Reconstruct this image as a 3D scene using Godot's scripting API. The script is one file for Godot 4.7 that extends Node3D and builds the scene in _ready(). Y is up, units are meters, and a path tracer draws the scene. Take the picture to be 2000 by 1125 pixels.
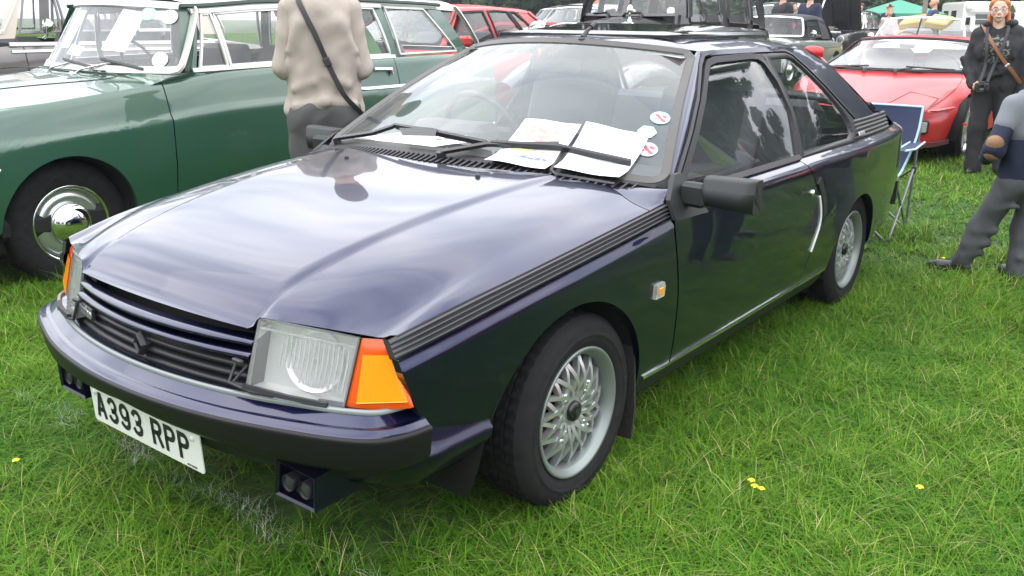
extends Node3D
# a classic-car field: everything is built here, in metres, y up. The dark blue coupe stands at the origin, nose to +z.
var MT := {}
var taken := {}
var rng := RandomNumberGenerator.new()


func _ready() -> void:
	rng.seed = 7
	setup_camera_and_light()
	make_materials()
	build_ground()
	build_coupe()
	build_estate()
	build_background_cars()
	build_people()
	build_props()
	build_trees()
	build_grass()


func setup_camera_and_light() -> void:
	var cam := Camera3D.new()
	cam.name = "view_camera"
	add_child(cam)
	cam.transform = Transform3D(Basis(Vector3(0.79229852, 0.00953638, -0.61005911), Vector3(-0.18334944, 0.95738446, -0.22315461), Vector3(0.58193302, 0.28865907, 0.76028278)).orthonormalized(), Vector3(2.0668, 1.3619, 1.9772))
	cam.fov = rad_to_deg(2.0 * atan(562.5 / 1735.38))
	cam.near = 0.05
	cam.far = 600.0
	cam.current = true
	# overcast sky: pale cloud with soft brighter and greyer streaks
	var w := 768
	var h := 384
	var im := Image.create(w, h, false, Image.FORMAT_RGBF)
	var nz := FastNoiseLite.new()
	nz.seed = 11
	nz.frequency = 1.7
	nz.fractal_octaves = 5
	var nb := FastNoiseLite.new()
	nb.seed = 23
	nb.frequency = 0.6
	nb.fractal_octaves = 3
	for j in h:
		var el := PI * (0.5 - (j + 0.5) / h)
		var sy := sin(el)
		for i in w:
			if el < -0.06:
				im.set_pixel(i, j, Color(0.34, 0.36, 0.34))
				continue
			var az := TAU * (i + 0.5) / w
			var d := Vector3(cos(el) * sin(az), sy, cos(el) * cos(az))
			var k := 1.0 / (maxf(sy, 0.0) + 0.25)
			var q := Vector3(d.x * k, d.z * k, 0.3)
			var n := nz.get_noise_3d(q.x * 0.8, q.y * 2.2, q.z) * 0.55 + nb.get_noise_3d(q.x, q.y, 4.0) * 0.22
			var l := (0.74 + 0.62 * smoothstep(0.02, 0.55, sy)) * (1.0 + 0.95 * n)
			var c := Color(0.93, 0.97, 1.06).lerp(Color(1.0, 1.0, 1.0), smoothstep(-0.15, 0.3, n))
			im.set_pixel(i, j, Color(c.r * l, c.g * l, c.b * l))
	var pan := PanoramaSkyMaterial.new()
	pan.panorama = ImageTexture.create_from_image(im)
	pan.energy_multiplier = 2.05
	var sky := Sky.new()
	sky.sky_material = pan
	var env := Environment.new()
	env.background_mode = Environment.BG_SKY
	env.sky = sky
	env.ambient_light_source = Environment.AMBIENT_SOURCE_SKY
	env.tonemap_mode = Environment.TONE_MAPPER_LINEAR
	env.tonemap_exposure = 1.35
	env.sdfgi_enabled = true
	env.ssao_enabled = true
	env.ssil_enabled = true
	env.fog_enabled = true
	env.fog_density = 0.0007
	env.fog_light_color = Color(0.9, 0.93, 0.97)
	var we := WorldEnvironment.new()
	we.name = "world"
	we.environment = env
	add_child(we)
	var sun := DirectionalLight3D.new()
	sun.name = "sun"
	sun.light_energy = 0.16
	sun.light_angular_distance = 70.0
	sun.light_color = Color(1.0, 0.97, 0.92)
	sun.shadow_enabled = true
	add_child(sun)
	sun.look_at_from_position(Vector3(-4, 10, 2), Vector3.ZERO)


# ---------------------------------------------------------------- helpers
func mat(key: String, r: float, g: float, b: float, rough: float, metal := 0.0, spec := 0.5) -> StandardMaterial3D:
	var m := StandardMaterial3D.new()
	m.resource_name = key
	m.albedo_color = Color(r, g, b).linear_to_srgb()
	m.roughness = rough
	m.metallic = metal
	m.metallic_specular = spec
	m.cull_mode = BaseMaterial3D.CULL_DISABLED
	MT[key] = m
	return m


func paint(key: String, r: float, g: float, b: float, rough := 0.35, metal := 0.0, coat := 1.0) -> StandardMaterial3D:
	var m := mat(key, r, g, b, rough, metal)
	m.clearcoat_enabled = true
	m.clearcoat = coat
	m.clearcoat_roughness = 0.015
	return m


func glass(key: String, r: float, g: float, b: float, a: float, rough := 0.02) -> StandardMaterial3D:
	var m := mat(key, r, g, b, rough)
	m.transparency = BaseMaterial3D.TRANSPARENCY_ALPHA
	m.albedo_color.a = a
	return m


func noise_tex(sd: int, freq: float, oct: int, c0: Color, c1: Color, size := 512, kind := 0) -> NoiseTexture2D:
	var n := FastNoiseLite.new()
	n.seed = sd
	n.frequency = freq
	n.fractal_octaves = oct
	if kind == 1:
		n.noise_type = FastNoiseLite.TYPE_CELLULAR
	var t := NoiseTexture2D.new()
	t.width = size
	t.height = size
	t.seamless = true
	t.noise = n
	var g := Gradient.new()
	g.set_color(0, c0)
	g.set_color(1, c1)
	t.color_ramp = g
	return t


func bumpy(m: StandardMaterial3D, sd: int, freq: float, scale: float, depth_cm: float) -> void:
	m.heightmap_enabled = true
	m.heightmap_texture = noise_tex(sd, freq, 4, Color.BLACK, Color.WHITE, 256)
	m.heightmap_scale = depth_cm
	m.uv1_triplanar = true
	m.uv1_scale = Vector3.ONE * scale


func tinted(m: StandardMaterial3D, sd: int, freq: float, scale: float, lo: float, hi: float) -> void:
	m.albedo_texture = noise_tex(sd, freq, 4, Color(lo, lo, lo), Color(hi, hi, hi), 512)
	m.uv1_triplanar = true
	m.uv1_scale = Vector3.ONE * scale


func numbered(n: String) -> String:
	if not taken.has(n):
		taken[n] = 0
		return n
	taken[n] += 1
	return "%s_%03d" % [n, taken[n]]


func tag(o: Node3D, label: String, category: String, group := "", kind := "") -> void:
	if label:
		o.set_meta("label", label)
	if category:
		o.set_meta("category", category)
	if group:
		o.set_meta("group", group)
	if kind:
		o.set_meta("kind", kind)


func thing(called: String, label: String, category: String, at := Vector3.ZERO, turn := 0.0, group := "") -> Node3D:
	var o := Node3D.new()
	o.name = numbered(called)
	add_child(o)
	o.position = at
	o.rotation.y = turn
	tag(o, label, category, group)
	return o


func copy_of(o: Node3D, label: String, at: Vector3, turn: float) -> Node3D:
	var base: String = str(o.name)
	var c: Node3D = o.duplicate()
	c.name = numbered(base)
	add_child(c)
	c.position = at
	c.rotation.y = turn
	c.set_meta("label", label)
	return c


func new_st() -> SurfaceTool:
	var s := SurfaceTool.new()
	s.begin(Mesh.PRIMITIVE_TRIANGLES)
	return s


func mesh_of(s: SurfaceTool) -> ArrayMesh:
	s.generate_normals()
	return s.commit()


func put(s: SurfaceTool, called: String, m: Material, parent: Node = null) -> MeshInstance3D:
	return put_mesh(mesh_of(s), called, m, parent)


func put_mesh(me: Mesh, called: String, m: Material, parent: Node = null) -> MeshInstance3D:
	var o := MeshInstance3D.new()
	o.mesh = me
	o.material_override = m
	if parent:
		o.name = called
		parent.add_child(o, true)
	else:
		o.name = numbered(called)
		add_child(o)
	return o


func tri(s: SurfaceTool, a: Vector3, b: Vector3, c: Vector3) -> void:
	s.add_vertex(a)
	s.add_vertex(b)
	s.add_vertex(c)


func quad(s: SurfaceTool, a: Vector3, b: Vector3, c: Vector3, d: Vector3) -> void:
	tri(s, a, b, c)
	tri(s, a, c, d)


func smooth(s: SurfaceTool, on: bool) -> void:
	s.set_smooth_group(0 if on else -1)


# rows: arrays of Vector3 of one length; joined = the last point of a row meets the first
func grid(s: SurfaceTool, rows: Array, uv := false) -> void:
	var nr := rows.size()
	for j in nr - 1:
		var a: PackedVector3Array = rows[j]
		var b: PackedVector3Array = rows[j + 1]
		var n := a.size()
		for i in n - 1:
			if uv:
				var u0 := float(i) / (n - 1)
				var u1 := float(i + 1) / (n - 1)
				var v0 := float(j) / (nr - 1)
				var v1 := float(j + 1) / (nr - 1)
				s.set_uv(Vector2(u0, v0)); s.add_vertex(a[i])
				s.set_uv(Vector2(u1, v0)); s.add_vertex(a[i + 1])
				s.set_uv(Vector2(u1, v1)); s.add_vertex(b[i + 1])
				s.set_uv(Vector2(u0, v0)); s.add_vertex(a[i])
				s.set_uv(Vector2(u1, v1)); s.add_vertex(b[i + 1])
				s.set_uv(Vector2(u0, v1)); s.add_vertex(b[i])
			else:
				quad(s, a[i], a[i + 1], b[i + 1], b[i])


# piecewise curve through [x, y] pairs, smooth
func cv(t: Array, x: float) -> float:
	var n := t.size()
	var up: bool = t[0][0] < t[n - 1][0]
	var i := 0
	if up:
		if x <= t[0][0]:
			return t[0][1]
		if x >= t[n - 1][0]:
			return t[n - 1][1]
		while i < n - 2 and x > t[i + 1][0]:
			i += 1
	else:
		if x >= t[0][0]:
			return t[0][1]
		if x <= t[n - 1][0]:
			return t[n - 1][1]
		while i < n - 2 and x < t[i + 1][0]:
			i += 1
	var x0: float = t[i][0]
	var x1: float = t[i + 1][0]
	var y0: float = t[i][1]
	var y1: float = t[i + 1][1]
	var h := x1 - x0
	var d: float = (y1 - y0) / h
	var m0 := d
	var m1 := d
	if i > 0:
		var dp: float = (y0 - t[i - 1][1]) / (x0 - t[i - 1][0])
		m0 = 0.0 if dp * d <= 0.0 else 2.0 * dp * d / (dp + d)
	if i < n - 2:
		var dn: float = (t[i + 2][1] - y1) / (t[i + 2][0] - x1)
		m1 = 0.0 if dn * d <= 0.0 else 2.0 * dn * d / (dn + d)
	var u := (x - x0) / h
	var u2 := u * u
	var u3 := u2 * u
	return (2 * u3 - 3 * u2 + 1) * y0 + (u3 - 2 * u2 + u) * h * m0 + (-2 * u3 + 3 * u2) * y1 + (u3 - u2) * h * m1


func lin(t: Array, x: float) -> float:
	for i in t.size() - 1:
		var a: float = t[i][0]
		var b: float = t[i + 1][0]
		if (x >= a and x <= b) or (x <= a and x >= b):
			return lerpf(t[i][1], t[i + 1][1], (x - a) / (b - a))
	return t[0][1] if absf(x - t[0][0]) < absf(x - t[-1][0]) else t[-1][1]


# a Catmull-Rom line through points, n steps each
func spline(pts: Array, n: int) -> PackedVector3Array:
	var out := PackedVector3Array()
	for i in pts.size() - 1:
		var p0: Vector3 = pts[maxi(i - 1, 0)]
		var p1: Vector3 = pts[i]
		var p2: Vector3 = pts[i + 1]
		var p3: Vector3 = pts[mini(i + 2, pts.size() - 1)]
		for k in n:
			out.append(p1.cubic_interpolate(p2, p0, p3, float(k) / n))
	out.append(pts[-1])
	return out


func tube(s: SurfaceTool, pts, r: float, n := 8, r2 := -1.0, flat := 1.0) -> void:
	var rows := []
	var up := Vector3.UP
	var m: int = pts.size()
	var side := Vector3.ZERO
	for i in m:
		var a: Vector3 = pts[maxi(i - 1, 0)]
		var b: Vector3 = pts[mini(i + 1, m - 1)]
		var t := (b - a).normalized()
		if side == Vector3.ZERO:
			side = t.cross(up if absf(t.y) < 0.95 else Vector3.RIGHT).normalized()
		else:
			side = (side - t * side.dot(t)).normalized()
		var up2 := side.cross(t)
		var rr := r if r2 < 0.0 else lerpf(r, r2, float(i) / (m - 1))
		var row := PackedVector3Array()
		for k in n + 1:
			var an := TAU * k / n
			row.append(pts[i] + (side * cos(an) + up2 * sin(an) * flat) * rr)
		rows.append(row)
	smooth(s, true)
	grid(s, rows)
	smooth(s, false)
	for e in [0, m - 1]:
		var row: PackedVector3Array = rows[e]
		for k in n:
			tri(s, pts[e], row[k], row[k + 1])


# profile: [along, radius]; turned about the axis basis.y through origin
func lathe(s: SurfaceTool, prof: Array, xf: Transform3D, n := 32, hard := false) -> void:
	var rows := []
	for p in prof:
		var row := PackedVector3Array()
		for k in n + 1:
			var an := TAU * (k % n) / n
			row.append(xf * Vector3(cos(an) * p[1], p[0], sin(an) * p[1]))
		rows.append(row)
	if hard:
		for j in rows.size() - 1:
			s.set_smooth_group(j + 1)
			grid(s, [rows[j], rows[j + 1]])
	else:
		smooth(s, true)
		grid(s, rows)


func rbox(s: SurfaceTool, xf: Transform3D, size: Vector3, b := 0.004) -> void:
	smooth(s, false)
	var h := size * 0.5
	b = minf(b, minf(h.x, minf(h.y, h.z)) * 0.9)
	var p := func(sx: int, sy: int, sz: int, k: int) -> Vector3:
		var v := Vector3(sx * (h.x - (0.0 if k == 0 else b)), sy * (h.y - (0.0 if k == 1 else b)), sz * (h.z - (0.0 if k == 2 else b)))
		return xf * v
	for g in [-1, 1]:
		quad(s, p.call(g, -1, -1, 0), p.call(g, 1, -1, 0), p.call(g, 1, 1, 0), p.call(g, -1, 1, 0))
		quad(s, p.call(-1, g, -1, 1), p.call(1, g, -1, 1), p.call(1, g, 1, 1), p.call(-1, g, 1, 1))
		quad(s, p.call(-1, -1, g, 2), p.call(1, -1, g, 2), p.call(1, 1, g, 2), p.call(-1, 1, g, 2))
		for f in [-1, 1]:
			quad(s, p.call(g, f, -1, 0), p.call(g, f, 1, 0), p.call(g, f, 1, 1), p.call(g, f, -1, 1))
			quad(s, p.call(g, -1, f, 0), p.call(g, 1, f, 0), p.call(g, 1, f, 2), p.call(g, -1, f, 2))
			quad(s, p.call(-1, g, f, 1), p.call(1, g, f, 1), p.call(1, g, f, 2), p.call(-1, g, f, 2))
			for e in [-1, 1]:
				tri(s, p.call(g, f, e, 0), p.call(g, f, e, 1), p.call(g, f, e, 2))


func at(x: float, y: float, z: float) -> Transform3D:
	return Transform3D(Basis(), Vector3(x, y, z))


func aim(p: Vector3, dir: Vector3, up := Vector3.UP) -> Transform3D:   # y axis along dir
	var y := dir.normalized()
	var x := y.cross(up if absf(y.dot(up)) < 0.98 else Vector3.RIGHT).normalized()
	return Transform3D(Basis(x, y, x.cross(y)), p)


# a flat outline in the xf's xy plane, pushed out along its z by depth
func slab(s: SurfaceTool, poly: PackedVector2Array, xf: Transform3D, depth: float) -> void:
	smooth(s, false)
	var ix := Geometry2D.triangulate_polygon(poly)
	for k in range(0, ix.size(), 3):
		for z in [0.0, depth]:
			tri(s, xf * Vector3(poly[ix[k]].x, poly[ix[k]].y, z), xf * Vector3(poly[ix[k + 1]].x, poly[ix[k + 1]].y, z), xf * Vector3(poly[ix[k + 2]].x, poly[ix[k + 2]].y, z))
	var n := poly.size()
	for i in n:
		var a := poly[i]
		var b := poly[(i + 1) % n]
		quad(s, xf * Vector3(a.x, a.y, 0), xf * Vector3(b.x, b.y, 0), xf * Vector3(b.x, b.y, depth), xf * Vector3(a.x, a.y, depth))


func circle2(cx: float, cy: float, rx: float, ry: float, n := 16) -> PackedVector2Array:
	var p := PackedVector2Array()
	for k in n:
		p.append(Vector2(cx + rx * cos(TAU * k / n), cy + ry * sin(TAU * k / n)))
	return p


# a bar of rectangular section along a line; out = the outward direction
func bar(s: SurfaceTool, pts, w: float, d: float, out: Vector3) -> void:
	var m: int = pts.size()
	var rows := [PackedVector3Array(), PackedVector3Array(), PackedVector3Array(), PackedVector3Array()]
	for i in m:
		var a: Vector3 = pts[maxi(i - 1, 0)]
		var b: Vector3 = pts[mini(i + 1, m - 1)]
		var t := (b - a).normalized()
		var o := (out - t * out.dot(t)).normalized()
		var sd := t.cross(o)
		rows[0].append(pts[i] + sd * w * 0.5)
		rows[1].append(pts[i] + sd * w * 0.42 + o * d)
		rows[2].append(pts[i] - sd * w * 0.42 + o * d)
		rows[3].append(pts[i] - sd * w * 0.5)
	for j in 3:
		s.set_smooth_group(j + 20)
		grid(s, [rows[j], rows[j + 1]])
	smooth(s, false)
	for e in [0, m - 1]:
		quad(s, rows[0][e], rows[1][e], rows[2][e], rows[3][e])


func text_mesh(txt: String, size: float, depth: float, font_name := "Droid Sans", bold := true) -> TextMesh:
	var f := SystemFont.new()
	f.font_names = PackedStringArray([font_name])
	f.font_weight = 700 if bold else 400
	var t := TextMesh.new()
	t.font = f
	t.text = txt
	t.font_size = 64
	t.pixel_size = size / 64.0
	t.depth = depth
	return t


func make_materials() -> void:
	var m: StandardMaterial3D
	m = paint("blue", 0.0035, 0.0052, 0.036, 0.36, 0.88)
	m = paint("blue_dark", 0.007, 0.007, 0.030, 0.45, 0.8, 0.6)
	m = mat("trim", 0.014, 0.014, 0.016, 0.38, 0.0, 0.4)
	m = mat("rib", 0.028, 0.03, 0.032, 0.42)
	m = mat("mirror_plastic", 0.018, 0.021, 0.021, 0.5, 0.0, 0.4)
	bumpy(m, 31, 0.2, 9.0, 0.03)
	m = mat("rubber_bumper", 0.008, 0.008, 0.009, 0.42, 0.0, 0.35)
	mat("dark_plastic", 0.02, 0.02, 0.022, 0.45)
	mat("seal", 0.055, 0.05, 0.047, 0.5)
	mat("wiper", 0.02, 0.02, 0.021, 0.4)
	mat("pit", 0.006, 0.006, 0.006, 0.8)
	mat("underbody", 0.008, 0.008, 0.010, 0.55)
	m = mat("flap", 0.035, 0.032, 0.03, 0.75)
	tinted(m, 4, 0.02, 5.0, 0.6, 1.0)
	mat("chrome", 0.75, 0.76, 0.78, 0.08, 1.0)
	mat("chrome_soft", 0.7, 0.71, 0.73, 0.22, 1.0)
	mat("silver", 0.6, 0.61, 0.62, 0.3, 0.9)
	mat("white_trim", 0.72, 0.72, 0.7, 0.3)
	mat("grey_trim", 0.20, 0.22, 0.22, 0.35, 0.4)
	mat("alloy", 0.52, 0.53, 0.54, 0.34, 0.8)
	mat("rim", 0.21, 0.235, 0.225, 0.42, 0.55)
	mat("disc", 0.12, 0.11, 0.10, 0.5, 0.8)
	mat("caliper", 0.45, 0.012, 0.015, 0.4)
	mat("black_gloss", 0.01, 0.01, 0.01, 0.2)
	m = mat("tyre", 0.016, 0.016, 0.0165, 0.8, 0.0, 0.3)
	tinted(m, 8, 0.015, 3.0, 0.75, 1.15)
	glass("front_glass", 0.36, 0.43, 0.44, 0.13)
	glass("side_glass", 0.05, 0.065, 0.065, 0.12)
	glass("clear_glass", 0.4, 0.44, 0.43, 0.06)
	glass("lamp_glass", 0.50, 0.52, 0.50, 0.22, 0.06)
	mat("lens_rib", 0.62, 0.63, 0.62, 0.12, 0.55)
	glass("clear_lens", 0.7, 0.7, 0.66, 0.35, 0.1)
	mat("black_glass", 0.006, 0.007, 0.006, 0.04)
	mat("dark_lens", 0.03, 0.035, 0.035, 0.05)
	mat("reflector", 0.85, 0.85, 0.85, 0.42, 0.9)
	mat("lamp_wall", 0.62, 0.63, 0.61, 0.35, 0.4)
	mat("lamp_rim", 0.11, 0.115, 0.115, 0.4)
	m = mat("amber", 0.62, 0.075, 0.004, 0.12)
	m.subsurf_scatter_enabled = true
	m.subsurf_scatter_strength = 0.15
	m = mat("amber_inner", 0.95, 0.27, 0.006, 0.12)
	m.subsurf_scatter_enabled = true
	m.subsurf_scatter_strength = 0.3
	mat("red_lens", 0.35, 0.01, 0.01, 0.1)
	mat("plate", 0.66, 0.67, 0.63, 0.25)
	mat("ink", 0.012, 0.012, 0.016, 0.4)
	mat("sticker_blue", 0.30, 0.66, 0.76, 0.4)
	mat("sticker_cyan", 0.34, 0.74, 0.80, 0.4)
	mat("sticker_white", 0.46, 0.47, 0.47, 0.4)
	mat("sticker_red", 0.55, 0.08, 0.10, 0.5)
	mat("lining", 0.05, 0.055, 0.06, 0.8)
	mat("lining_light", 0.3, 0.3, 0.29, 0.9)
	mat("dash", 0.035, 0.036, 0.038, 0.6)
	m = mat("seat_cloth", 0.07, 0.075, 0.085, 0.9)
	paint("green", 0.013, 0.066, 0.036, 0.45)
	mat("green_dark", 0.012, 0.03, 0.022, 0.5)
	paint("green_roof", 0.34, 0.38, 0.33, 0.4)
	mat("cream_trim", 0.52, 0.52, 0.48, 0.3, 0.2)
	glass("haze_glass", 0.55, 0.6, 0.62, 0.13)
	mat("sticker_pale", 0.62, 0.72, 0.66, 0.5)
	mat("sticker_pale_red", 0.75, 0.45, 0.42, 0.5)
	mat("paper", 0.82, 0.82, 0.82, 0.7)
	mat("paper_yellow", 0.82, 0.80, 0.52, 0.7)
	mat("orange_card", 0.75, 0.26, 0.10, 0.6)
	mat("faint_ink", 0.62, 0.63, 0.66, 0.7)
	m = mat("seat_grey", 0.16, 0.155, 0.15, 0.7)
	m = mat("green_cloth", 0.10, 0.26, 0.08, 0.85)
	m = mat("wicker", 0.45, 0.27, 0.10, 0.7)
	tinted(m, 9, 0.05, 12.0, 0.6, 1.1)
	paint("red", 0.44, 0.010, 0.012, 0.5, 0.0, 0.28)
	paint("black_paint", 0.010, 0.010, 0.012, 0.35)
	paint("grey_green", 0.16, 0.18, 0.16, 0.4)
	paint("beige_paint", 0.50, 0.42, 0.34, 0.4)
	paint("taupe", 0.10, 0.085, 0.078, 0.4)
	paint("white_paint", 0.72, 0.72, 0.68, 0.4)
	paint("yellow_paint", 0.30, 0.20, 0.012, 0.6, 0.0, 0.2)
	paint("silver_paint", 0.35, 0.37, 0.36, 0.35, 0.3)
	mat("soft_top", 0.03, 0.03, 0.034, 0.85)
	mat("petal", 0.85, 0.62, 0.01, 0.4)
	paint("red_flat", 0.46, 0.018, 0.016, 0.5, 0.0, 0.4)
	mat("red_dark", 0.06, 0.005, 0.005, 0.6)
	paint("black_soft", 0.014, 0.014, 0.016, 0.35)
	glass("tint_glass", 0.03, 0.035, 0.04, 0.45)
	mat("seat_pale", 0.42, 0.40, 0.36, 0.7)
	mat("silver_wheel", 0.5, 0.51, 0.53, 0.3, 0.9)
	m = mat("skin", 0.50, 0.29, 0.20, 0.55)
	m = mat("skin_pale", 0.62, 0.40, 0.31, 0.5)
	m.subsurf_scatter_enabled = true
	m.subsurf_scatter_strength = 0.12
	mat("eye_white", 0.6, 0.58, 0.56, 0.2)
	mat("brow", 0.18, 0.09, 0.04, 0.8)
	mat("lip", 0.36, 0.12, 0.11, 0.5)
	m = mat("fleece", 0.36, 0.31, 0.265, 0.95)
	bumpy(m, 41, 0.25, 7.0, 0.18)
	m = mat("trouser_grey", 0.075, 0.075, 0.073, 0.85)
	m = mat("black_cloth", 0.012, 0.012, 0.014, 0.8)
	mat("strap_black", 0.012, 0.012, 0.013, 0.5)
	mat("strap_dark", 0.03, 0.032, 0.035, 0.7)
	mat("bag_grey", 0.06, 0.06, 0.068, 0.6)
	mat("leather", 0.20, 0.075, 0.03, 0.45)
	mat("hair_grey", 0.10, 0.085, 0.075, 0.7)
	mat("hair_brown", 0.05, 0.03, 0.018, 0.6)
	mat("hair_ginger", 0.45, 0.16, 0.045, 0.6)
	mat("navy", 0.014, 0.018, 0.045, 0.85)
	mat("marl_grey", 0.17, 0.18, 0.20, 0.9)
	mat("patch_tan", 0.24, 0.13, 0.07, 0.8)
	m = mat("school_grey", 0.055, 0.06, 0.065, 0.75)
	mat("denim", 0.03, 0.05, 0.12, 0.85)
	mat("shirt_pale", 0.50, 0.42, 0.42, 0.85)
	mat("red_cloth", 0.38, 0.03, 0.05, 0.85)
	mat("shoe_black", 0.015, 0.015, 0.016, 0.4)
	m = mat("navy_cloth", 0.022, 0.030, 0.075, 0.8)
	tinted(m, 12, 0.03, 6.0, 0.7, 1.4)
	mat("piping", 0.36, 0.56, 0.68, 0.6)
	mat("steel_tube", 0.20, 0.205, 0.215, 0.4, 0.6)
	mat("wood_pole", 0.20, 0.17, 0.14, 0.8)
	mat("tent_green", 0.05, 0.24, 0.16, 0.7)
	mat("red_tent", 0.55, 0.16, 0.13, 0.7)
	glass("dark_screen", 0.12, 0.125, 0.13, 0.30)


# ---------------------------------------------------------------- the dark blue coupe
const TAP := [[-0.45, 0.0], [0.0, 0.012], [0.3, 0.03], [0.5, 0.05], [0.65, 0.075], [0.75, 0.10], [0.9, 0.15]]
const TAPR := [[-1.8, 0.0], [-2.4, 0.006], [-2.9, 0.03], [-3.2, 0.065], [-3.4, 0.11]]
const SIDE := [[0.15, 0.76], [0.20, 0.785], [0.25, 0.806], [0.29, 0.818], [0.35, 0.828], [0.45, 0.839], [0.55, 0.845], [0.65, 0.844], [0.74, 0.840], [0.785, 0.838], [0.801, 0.834], [0.808, 0.828], [0.832, 0.792]]
const SB := [[0.68, 0.636], [0.5, 0.668], [0.25, 0.706], [-0.06, 0.742], [-0.45, 0.783]]       # lower edge of the ribbed strip
const STY := [[0.68, 0.681], [0.469, 0.723], [0.215, 0.757], [-0.1, 0.795], [-0.46, 0.834]]    # its upper edge: height
const STX := [[0.68, 0.725], [0.469, 0.761], [0.215, 0.783], [-0.1, 0.799], [-0.46, 0.808]]    # and half width
const YC := [[0.84, 0.655], [0.815, 0.668], [0.79, 0.684], [0.74, 0.722], [0.68, 0.750], [0.6, 0.777], [0.4, 0.822], [0.2, 0.855], [-0.05, 0.883], [-0.24, 0.899], [-0.5, 0.915]]
const FALL := [[0.0, 1.0], [0.3, 0.965], [0.56, 0.86], [0.8, 0.66], [0.89, 0.49], [0.95, 0.28], [0.985, 0.1], [1.0, 0.0]]
func hood_rear(x: float) -> float:
	return -0.235 - 0.33 * x * x + 0.11 * smoothstep(0.62, 0.80, absf(x))


const ZREAR := [[0.83, -1.582], [0.72, -1.70], [0.66, -1.752], [0.56, -1.79], [0.43, -1.737], [0.27, -1.655]]
const ZFRONT := [[0.83, -0.435], [0.76, -0.447], [0.557, -0.486], [0.27, -0.515]]


func side_x(y: float, z: float) -> float:
	var yy := y
	if z > -0.44:
		yy = minf(y, 0.74)
	var x := cv(SIDE, yy) - cv(TAP, z) - cv(TAPR, z)
	if z > -0.44:
		var d := cv(SB, z) - y
		x -= 0.010 * (1.0 - smoothstep(0.0, 0.03, d))
	return x


func wing_bottom(z: float) -> float:
	if z > 0.598:
		return lin([[0.598, 0.445], [0.64, 0.52], [0.68, 0.63]], z)
	if z > 0.3981:
		return lin([[0.598, 0.445], [0.398, 0.396]], z)
	var d := 0.364 * 0.364 - (z - 0.058) * (z - 0.058)
	if d > 0.0 and z > -0.3060:
		return maxf(0.266 + sqrt(d), 0.27)
	return 0.272


func rear_bottom(z: float) -> float:
	var d := 0.345 * 0.345 - (z + 2.38) * (z + 2.38)
	if d > 0.0:
		return maxf(0.235 + sqrt(d), 0.272)
	return 0.272 if z > -2.4 else 0.31


func dlo(y: float) -> float:
	var dy := y - 0.845
	return 0.785 - dy * 0.40 - 0.47 * maxf(dy, 0.0) * dy


func soft(t: Array, z: float, w: float) -> float:
	var o := 0.0
	for k in 9:
		o += cv(t, z + (k - 4) * 0.25 * w)
	return o / 9.0


func hood_p(s: float, z: float) -> Vector3:
	var a := absf(s)
	var w := 0.14 * smoothstep(0.78, 0.5, z) * smoothstep(-0.55, -0.3, z)
	var xe := cv(STX, z)
	var xc := lerpf(0.36, 0.46, clampf((0.70 - z) / 0.97, 0.0, 1.0))
	var x := xc * a / 0.5 if a <= 0.5 else xc + (xe - xc) * (a - 0.5) / 0.5
	var ye := cv(STY, z)
	var f := 1.0 - pow(clampf(x / xe, 0.0, 1.0), 4.8)
	var y := ye + (soft(YC, z, w) - ye) * f
	var amp := 0.009 * smoothstep(0.74, 0.64, z)
	y -= amp * smoothstep(xc, xc + 0.035, x) * smoothstep(xe, xe - 0.1, x)
	return Vector3(x * signf(s) if s != 0.0 else 0.0, y, z)


func hood_front(x: float) -> float:
	x = absf(x)
	if x <= 0.387:
		return 0.812 - 0.14 * x * x
	return lerpf(0.785, 0.777, (x - 0.387) / 0.017) if x < 0.404 else 0.777 - (x - 0.404) * 0.394


func ws(u: float, v: float, out := 0.0) -> Vector3:
	var b := Vector3(0.75 * u, 0.925 - 0.042 * u * u, -0.33 - 0.167 * u * u)
	var t := Vector3(0.515 * u, 1.28 - 0.035 * u * u, -0.97 - 0.14 * u * u)
	return b.lerp(t, v) + Vector3(0, 0.8, 0.5) * 0.02 * sin(PI * v) + Vector3(u * 0.35, 0.82, 0.5).normalized() * out


func ws_sheet(uv: Array, out: float, n := 10) -> Array:   # bilinear patch of the windscreen: corners tl, tr, br, bl
	var rows := []
	for j in n + 1:
		var row := PackedVector3Array()
		for i in n + 1:
			var p: Vector2 = uv[0].lerp(uv[1], float(i) / n).lerp(uv[3].lerp(uv[2], float(i) / n), float(j) / n)
			row.append(ws(p.x, p.y, out))
		rows.append(row)
	return rows


func dlo_sheet(s: SurfaceTool, poly: Array, sx: int, off: float) -> void:
	var p2 := PackedVector2Array()
	for q in poly:
		p2.append(Vector2(q[1], q[0]))
	var ix := Geometry2D.triangulate_polygon(p2)
	for k in ix.size():
		var q := p2[ix[k]]
		s.add_vertex(Vector3(sx * (dlo(q.y) + off), q.y, q.x))


func dlo_line(poly: Array, sx: int, off: float) -> PackedVector3Array:
	var o := PackedVector3Array()
	for q in poly:
		o.append(Vector3(sx * (dlo(q[0]) + off), q[0], q[1]))
	return o


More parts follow.
